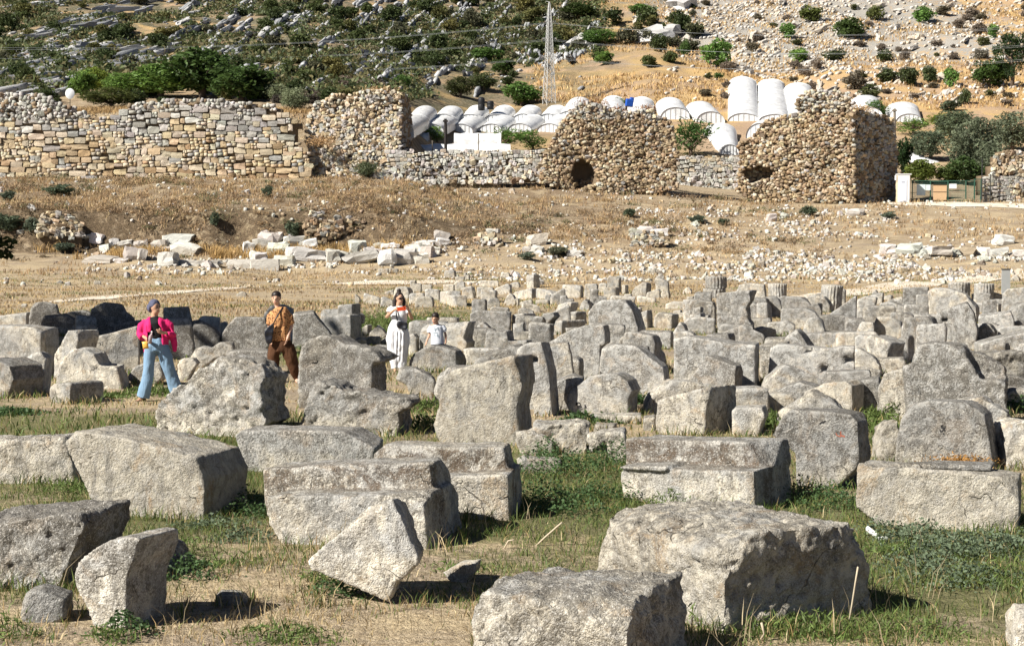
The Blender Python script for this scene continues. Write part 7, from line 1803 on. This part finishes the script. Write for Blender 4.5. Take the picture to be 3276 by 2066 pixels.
V = np.concatenate(PV); me = mesh_np('weeds', V, np.arange(len(V)).reshape(-1, 4), MAT['blade'], False, np.concatenate(PCc))
tag(link('weeds', me), 'clumps of leafy green weeds between the blocks', 'weeds', kind='stuff')
# dry rust-coloured plant in front of the painted block, dry stalks
G = at_depth('F3', 1760, 350, BLOCKS['paint'][1]['G'].y - .22); nn = 1500; q_ = rng.normal(size=(nn, 3)) * np.array([.16, .08, .05]); q_[:, 2] = np.abs(q_[:, 2]); P = np.array(G) + q_ - np.array([0, 0, .04])
a = rng.normal(size=(nn, 3)); a /= np.linalg.norm(a, axis=1)[:, None]; b_ = np.cross(a, rng.normal(size=(nn, 3))); b_ /= np.linalg.norm(b_, axis=1)[:, None]; L = .016 * rng.uniform(.6, 1.6, (nn, 1))
V = np.stack([P - a * L, P + b_ * L * .3, P + a * L, P - b_ * L * .3], 1).reshape(-1, 3)
tag(link('dry_plant', mesh_np('dry_plant', V, np.arange(len(V)).reshape(-1, 4), MAT['blade'], False, np.repeat(np.array([(.42, .22, .06)]) * rng.uniform(.5, 1.4, (nn, 1)), 4, 0))), 'withered orange plant at the foot of the painted arched block', 'plant')
STALK = plain('dry_stalk', (.50, .42, .30), .8, .2)
def stalk(t, pts, r, lab):
    G = ground_hit(t, *pts[0]); P = [at_depth(t, x, y, G.y - .02 * i) - G for i, (x, y) in enumerate(pts)]; P[0].z -= .03
    tag(MB().tube(P, r, 5).build('dry_stalk', STALK, None, True, G), lab, 'stalk')
stalk('F3', [(1045, 1395), (1075, 1250), (1095, 1120), (1112, 1015)], .006, 'thin pale dry stalk leaning on the coarse end of the huge block')
stalk('F2', [(1215, 880), (1290, 830), (1370, 760), (1400, 735)], .008, 'dry stick slanting in the shade behind the diamond-shaped block')
stalk('F2', [(1020, 900), (1060, 850), (1095, 845)], .007, 'short bent dry twig left of the slanting stick')
stalk('F3', [(470, 1480), (520, 1440), (500, 1370)], .008, 'curled dry twig in the grass before the huge block')
G = ground_hit('F3', 1250, 850); b = MB(); b.tube([(-.10, .05, .10), (-.05, .02, .06), (0, 0, .025), (.06, -.02, .02), (.10, 0, .03)], [(.012, .02), (.03, .025), (.035, .02), (.03, .018), (.012, .01)], 10)
me = b.mesh('t', WHT, True); V = np.array([v.co[:] for v in me.vertices]); V += .012 * np.stack([vnoise(V * 30 + 3 * c, 77 + c) for c in range(3)], 1); me.vertices.foreach_set('co', V.astype(np.float32).ravel())
tag(link('plastic_scrap', me, None, G), 'crumpled white plastic scrap in the grass right of the huge block', 'litter')
# dry tufts on the slope and on the bank, on the wall tops, on the hillside
def tufts(name, x, y, hmin, hmax, w, pal, label, per=7, spread=.16):
    x = np.repeat(x, per) + rng.normal(0, spread, len(x) * per); y = np.repeat(y, per) + rng.normal(0, spread, len(y) * per); n = len(x)
    c = np.array(pal)[rng.integers(0, len(pal), n // per)].repeat(per, 0) * rng.uniform(.7, 1.25, (n, 1))
    return blades(name, x, y, rng.uniform(hmin, hmax, n), rng.uniform(w * .6, w * 1.4, n), rng.uniform(.2, .9, n), c, label, 'dry grass')
x, y = frustum(20000, 104, 150); z = terr(x, y); Yp = np.array([proj((a, b2, c))[1] for a, b2, c in zip(x, y, z)]) * .735; Xp = x / y * 4013 + 1204
nn_ = fbm(np.stack([x * .25, y * .25, x * 0], 1), 91, 3)
pr = np.where((Yp < 565), np.where(Xp < 1500, .62, .25), .12) * np.clip(.8 + nn_, .1, 1.6); k = rng.random(len(x)) < pr
tufts('dry_grass', x[k], y[k], .12, .42, .045, [(.50, .35, .18), (.38, .26, .14), (.56, .42, .22), (.30, .21, .12), (.44, .29, .16)], 'dry brown thistles and grass over the terraced slope')
x, y = frustum(9000, 60, 112); k = rng.random(len(x)) < np.clip(.45 + .9 * fbm(np.stack([x * .15, y * .3, x * 0], 1), 92, 3), .05, 1)
tufts('dry_grass', x[k], y[k], .05, .16, .03, [(.55, .40, .18), (.46, .32, .15), (.38, .27, .14)], 'short straw grass on the flat field before the slope', 6, .25)
x, y = frustum(5000, 50, 108); k = fbm(np.stack([x * .16, y * .2, x * 0], 1), 96, 3) > .22; x, y = x[k], y[k]
tufts('grass', x, y, .05, .16, .03, [(.15, .19, .06), (.12, .16, .05), (.20, .21, .09)], 'patches of green weeds on the flat dry field', 7, .3)
x, y = frustum(4200, 60, 112); k = fbm(np.stack([x * .2, y * .35, x * 0], 1), 99, 3) > .1
tufts('dry_grass', x[k], y[k], .06, .2, .04, [(.30, .21, .12), (.36, .26, .15)], 'brown dry patches on the flat field', 7, .3)
x = rng.uniform(-48, -9.2, 3600); y = rng.uniform(153.2, 159, 3600)
tufts('dry_grass', x, y, .15, .55, .05, [(.60, .42, .20), (.50, .34, .16), (.42, .28, .14)], 'straw grass fringe growing on top of the ashlar wall', 5)
x = rng.uniform(-34, -6, 900); y = rng.uniform(118, 122.5, 900); k = fbm(np.stack([x * .3, y * .3, x * 0], 1), 93, 2) > 0
tufts('dry_grass', x[k], y[k], .3, .8, .05, [(.58, .38, .15), (.50, .34, .15)], 'tall golden grass at the foot of the bank', 8)
XYh = np.stack([rng.uniform(1250, 2430, 6500), rng.uniform(0, 260, 6500)], 1); hp, _ = many_hits(XYh); k = fbm(hp * .06, 94, 3) > -.25; hp = hp[k]
tufts('dry_grass', hp[:, 0], hp[:, 1], .25, .7, .16, [(.60, .42, .19), (.54, .36, .16), (.48, .31, .15)], 'golden dry grass on the sunny right slope', 4, .5)
# dry brush on the terraces and the bank, one mass
x = rng.uniform(-46, 22, 4200); y = rng.uniform(117, 148, 4200); bk = np.exp(-((y - 124.5) / 2.6) ** 2) * (x < 2)
k = rng.random(4200) < np.clip(.35 + .8 * fbm(np.stack([x * .2, y * .3, x * 0], 1), 98, 3), .05, 1) * (.38 + 1.2 * bk) * np.where(x > 2, .8, 1); x, y, bk = x[k], y[k], bk[k]; z = terr(x, y); PV, PCc = [], []
BC = np.array([(.32, .22, .125), (.24, .165, .10), (.16, .12, .07), (.38, .26, .14), (.13, .135, .06)])
for i in range(len(x)):
    nn = 60; r = rng.uniform(.35, 1.0); q_ = rng.normal(size=(nn, 3)) * np.array([r * .55, r * .45, r * .26]); q_[:, 2] = np.abs(q_[:, 2]); P = np.array([x[i], y[i], z[i]]) + q_
    a = rng.normal(size=(nn, 3)); a[:, 2] = np.abs(a[:, 2]) + .3; a /= np.linalg.norm(a, axis=1)[:, None]; b_ = np.cross(a, rng.normal(size=(nn, 3))); b_ /= np.linalg.norm(b_, axis=1)[:, None]; L = .11 * rng.uniform(.6, 1.6, (nn, 1))
    PV.append(np.stack([P - a * L, P + b_ * L * .22, P + a * L, P - b_ * L * .22], 1).reshape(-1, 3)); PCc.append(np.repeat(BC[rng.integers(0, 5)] * rng.uniform(.6, 1.35, (nn, 1)), 4, 0))
V = np.concatenate(PV); tag(link('dry_brush', mesh_np('dry_brush', V, np.arange(len(V)).reshape(-1, 4), MAT['blade'], False, np.concatenate(PCc))), 'brown dry brush over the bank and terraces', 'brush', kind='stuff')
# growth on the rubble masses' tops
for (t, X_, Y_, d, sx, n_, pal, lab) in (('W3', 600, 195, 150.5, 1.6, 500, [(.36, .20, .10), (.28, .15, .08)], 'reddish dry brush on the crown of the rubble mass'), ('W3', 760, 250, 150, 1.6, 600, [(.33, .17, .09), (.26, .14, .08)], 'reddish dry brush in the dip of the rubble mass'), ('W3', 900, 300, 150, 1.0, 400, [(.24, .12, .07), (.30, .17, .09)], 'dark dry brush hanging on the rubble mass'), ('W3', 1000, 238, 150.5, 1.0, 260, [(.36, .20, .10)], 'dry brush on the right shoulder of the rubble mass'),
        ('W4', 690, 240, 151.5, 1.2, 500, [(.58, .40, .20), (.5, .33, .16)], 'golden dry grass tuft on the leaning tower'), ('W2', 920, 105, 151, 1.8, 500, [(.50, .34, .17), (.42, .27, .14)], 'dry grass cap on the left tower stump'), ('W2', 480, 470, 149, 1.5, 400, [(.50, .33, .17)], 'dry grass on the slumped part of the left tower stump'), ('W2', 820, 670, 147.5, 1.2, 700, [(.12, .14, .07), (.09, .115, .055)], 'grey-green bush at the foot of the left tower stump')):
    G = at_depth(t, X_, Y_, d); q_ = rng.normal(size=(n_, 3)) * np.array([sx * .45, .35, .22]); P = np.array(G) + q_
    a = rng.normal(size=(n_, 3)); a[:, 2] = np.abs(a[:, 2]); a /= np.linalg.norm(a, axis=1)[:, None]; b_ = np.cross(a, rng.normal(size=(n_, 3))); b_ /= np.linalg.norm(b_, axis=1)[:, None]; L = .16 * rng.uniform(.6, 1.6, (n_, 1))
    V = np.stack([P - a * L, P + b_ * L * .16, P + a * L, P - b_ * L * .16], 1).reshape(-1, 3); cc = np.array(pal)[rng.integers(0, len(pal), n_)] * rng.uniform(.7, 1.3, (n_, 1))
    tag(link('brush_tuft', mesh_np('brush_tuft', V, np.arange(len(V)).reshape(-1, 4), MAT['blade'], False, np.repeat(cc, 4, 0))), lab, 'plant')
# small sage-green bushes on the slope; two far left added for a pit's shade
for k, (X_, Y_, w, h) in enumerate(sorted([(690, 535, 50, 44), (150, 580, 60, 24), (140, 445, 90, 30), (630, 450, 34, 30), (860, 395, 50, 34), (1310, 590, 60, 26), (1640, 515, 50, 20), (1900, 495, 60, 26), (2090, 505, 46, 20), (505, 515, 30, 36), (20, 520, 90, 50), (75, 528, 60, 40), (1700, 520, 34, 20), (20, 460, 44, 26), (1480, 500, 40, 20), (1240, 600, 50, 22)])):
    G = ground_hit('D', X_, Y_ + h / 2, 60, 149); s = .735 * F / G.y; ob = link('sage_bush', SHRUB[k % 6], None, G, (0, 0, k), (w / s, w / s * .8, h / s)); ob.color = (*random.choice([(.13, .16, .11), (.11, .14, .085), (.15, .16, .10)]), 1)
    tag(ob, ORD[k] + ' sage-green bush from the left on the dry slope before the walls', 'shrub', 'sage bushes on the slope')
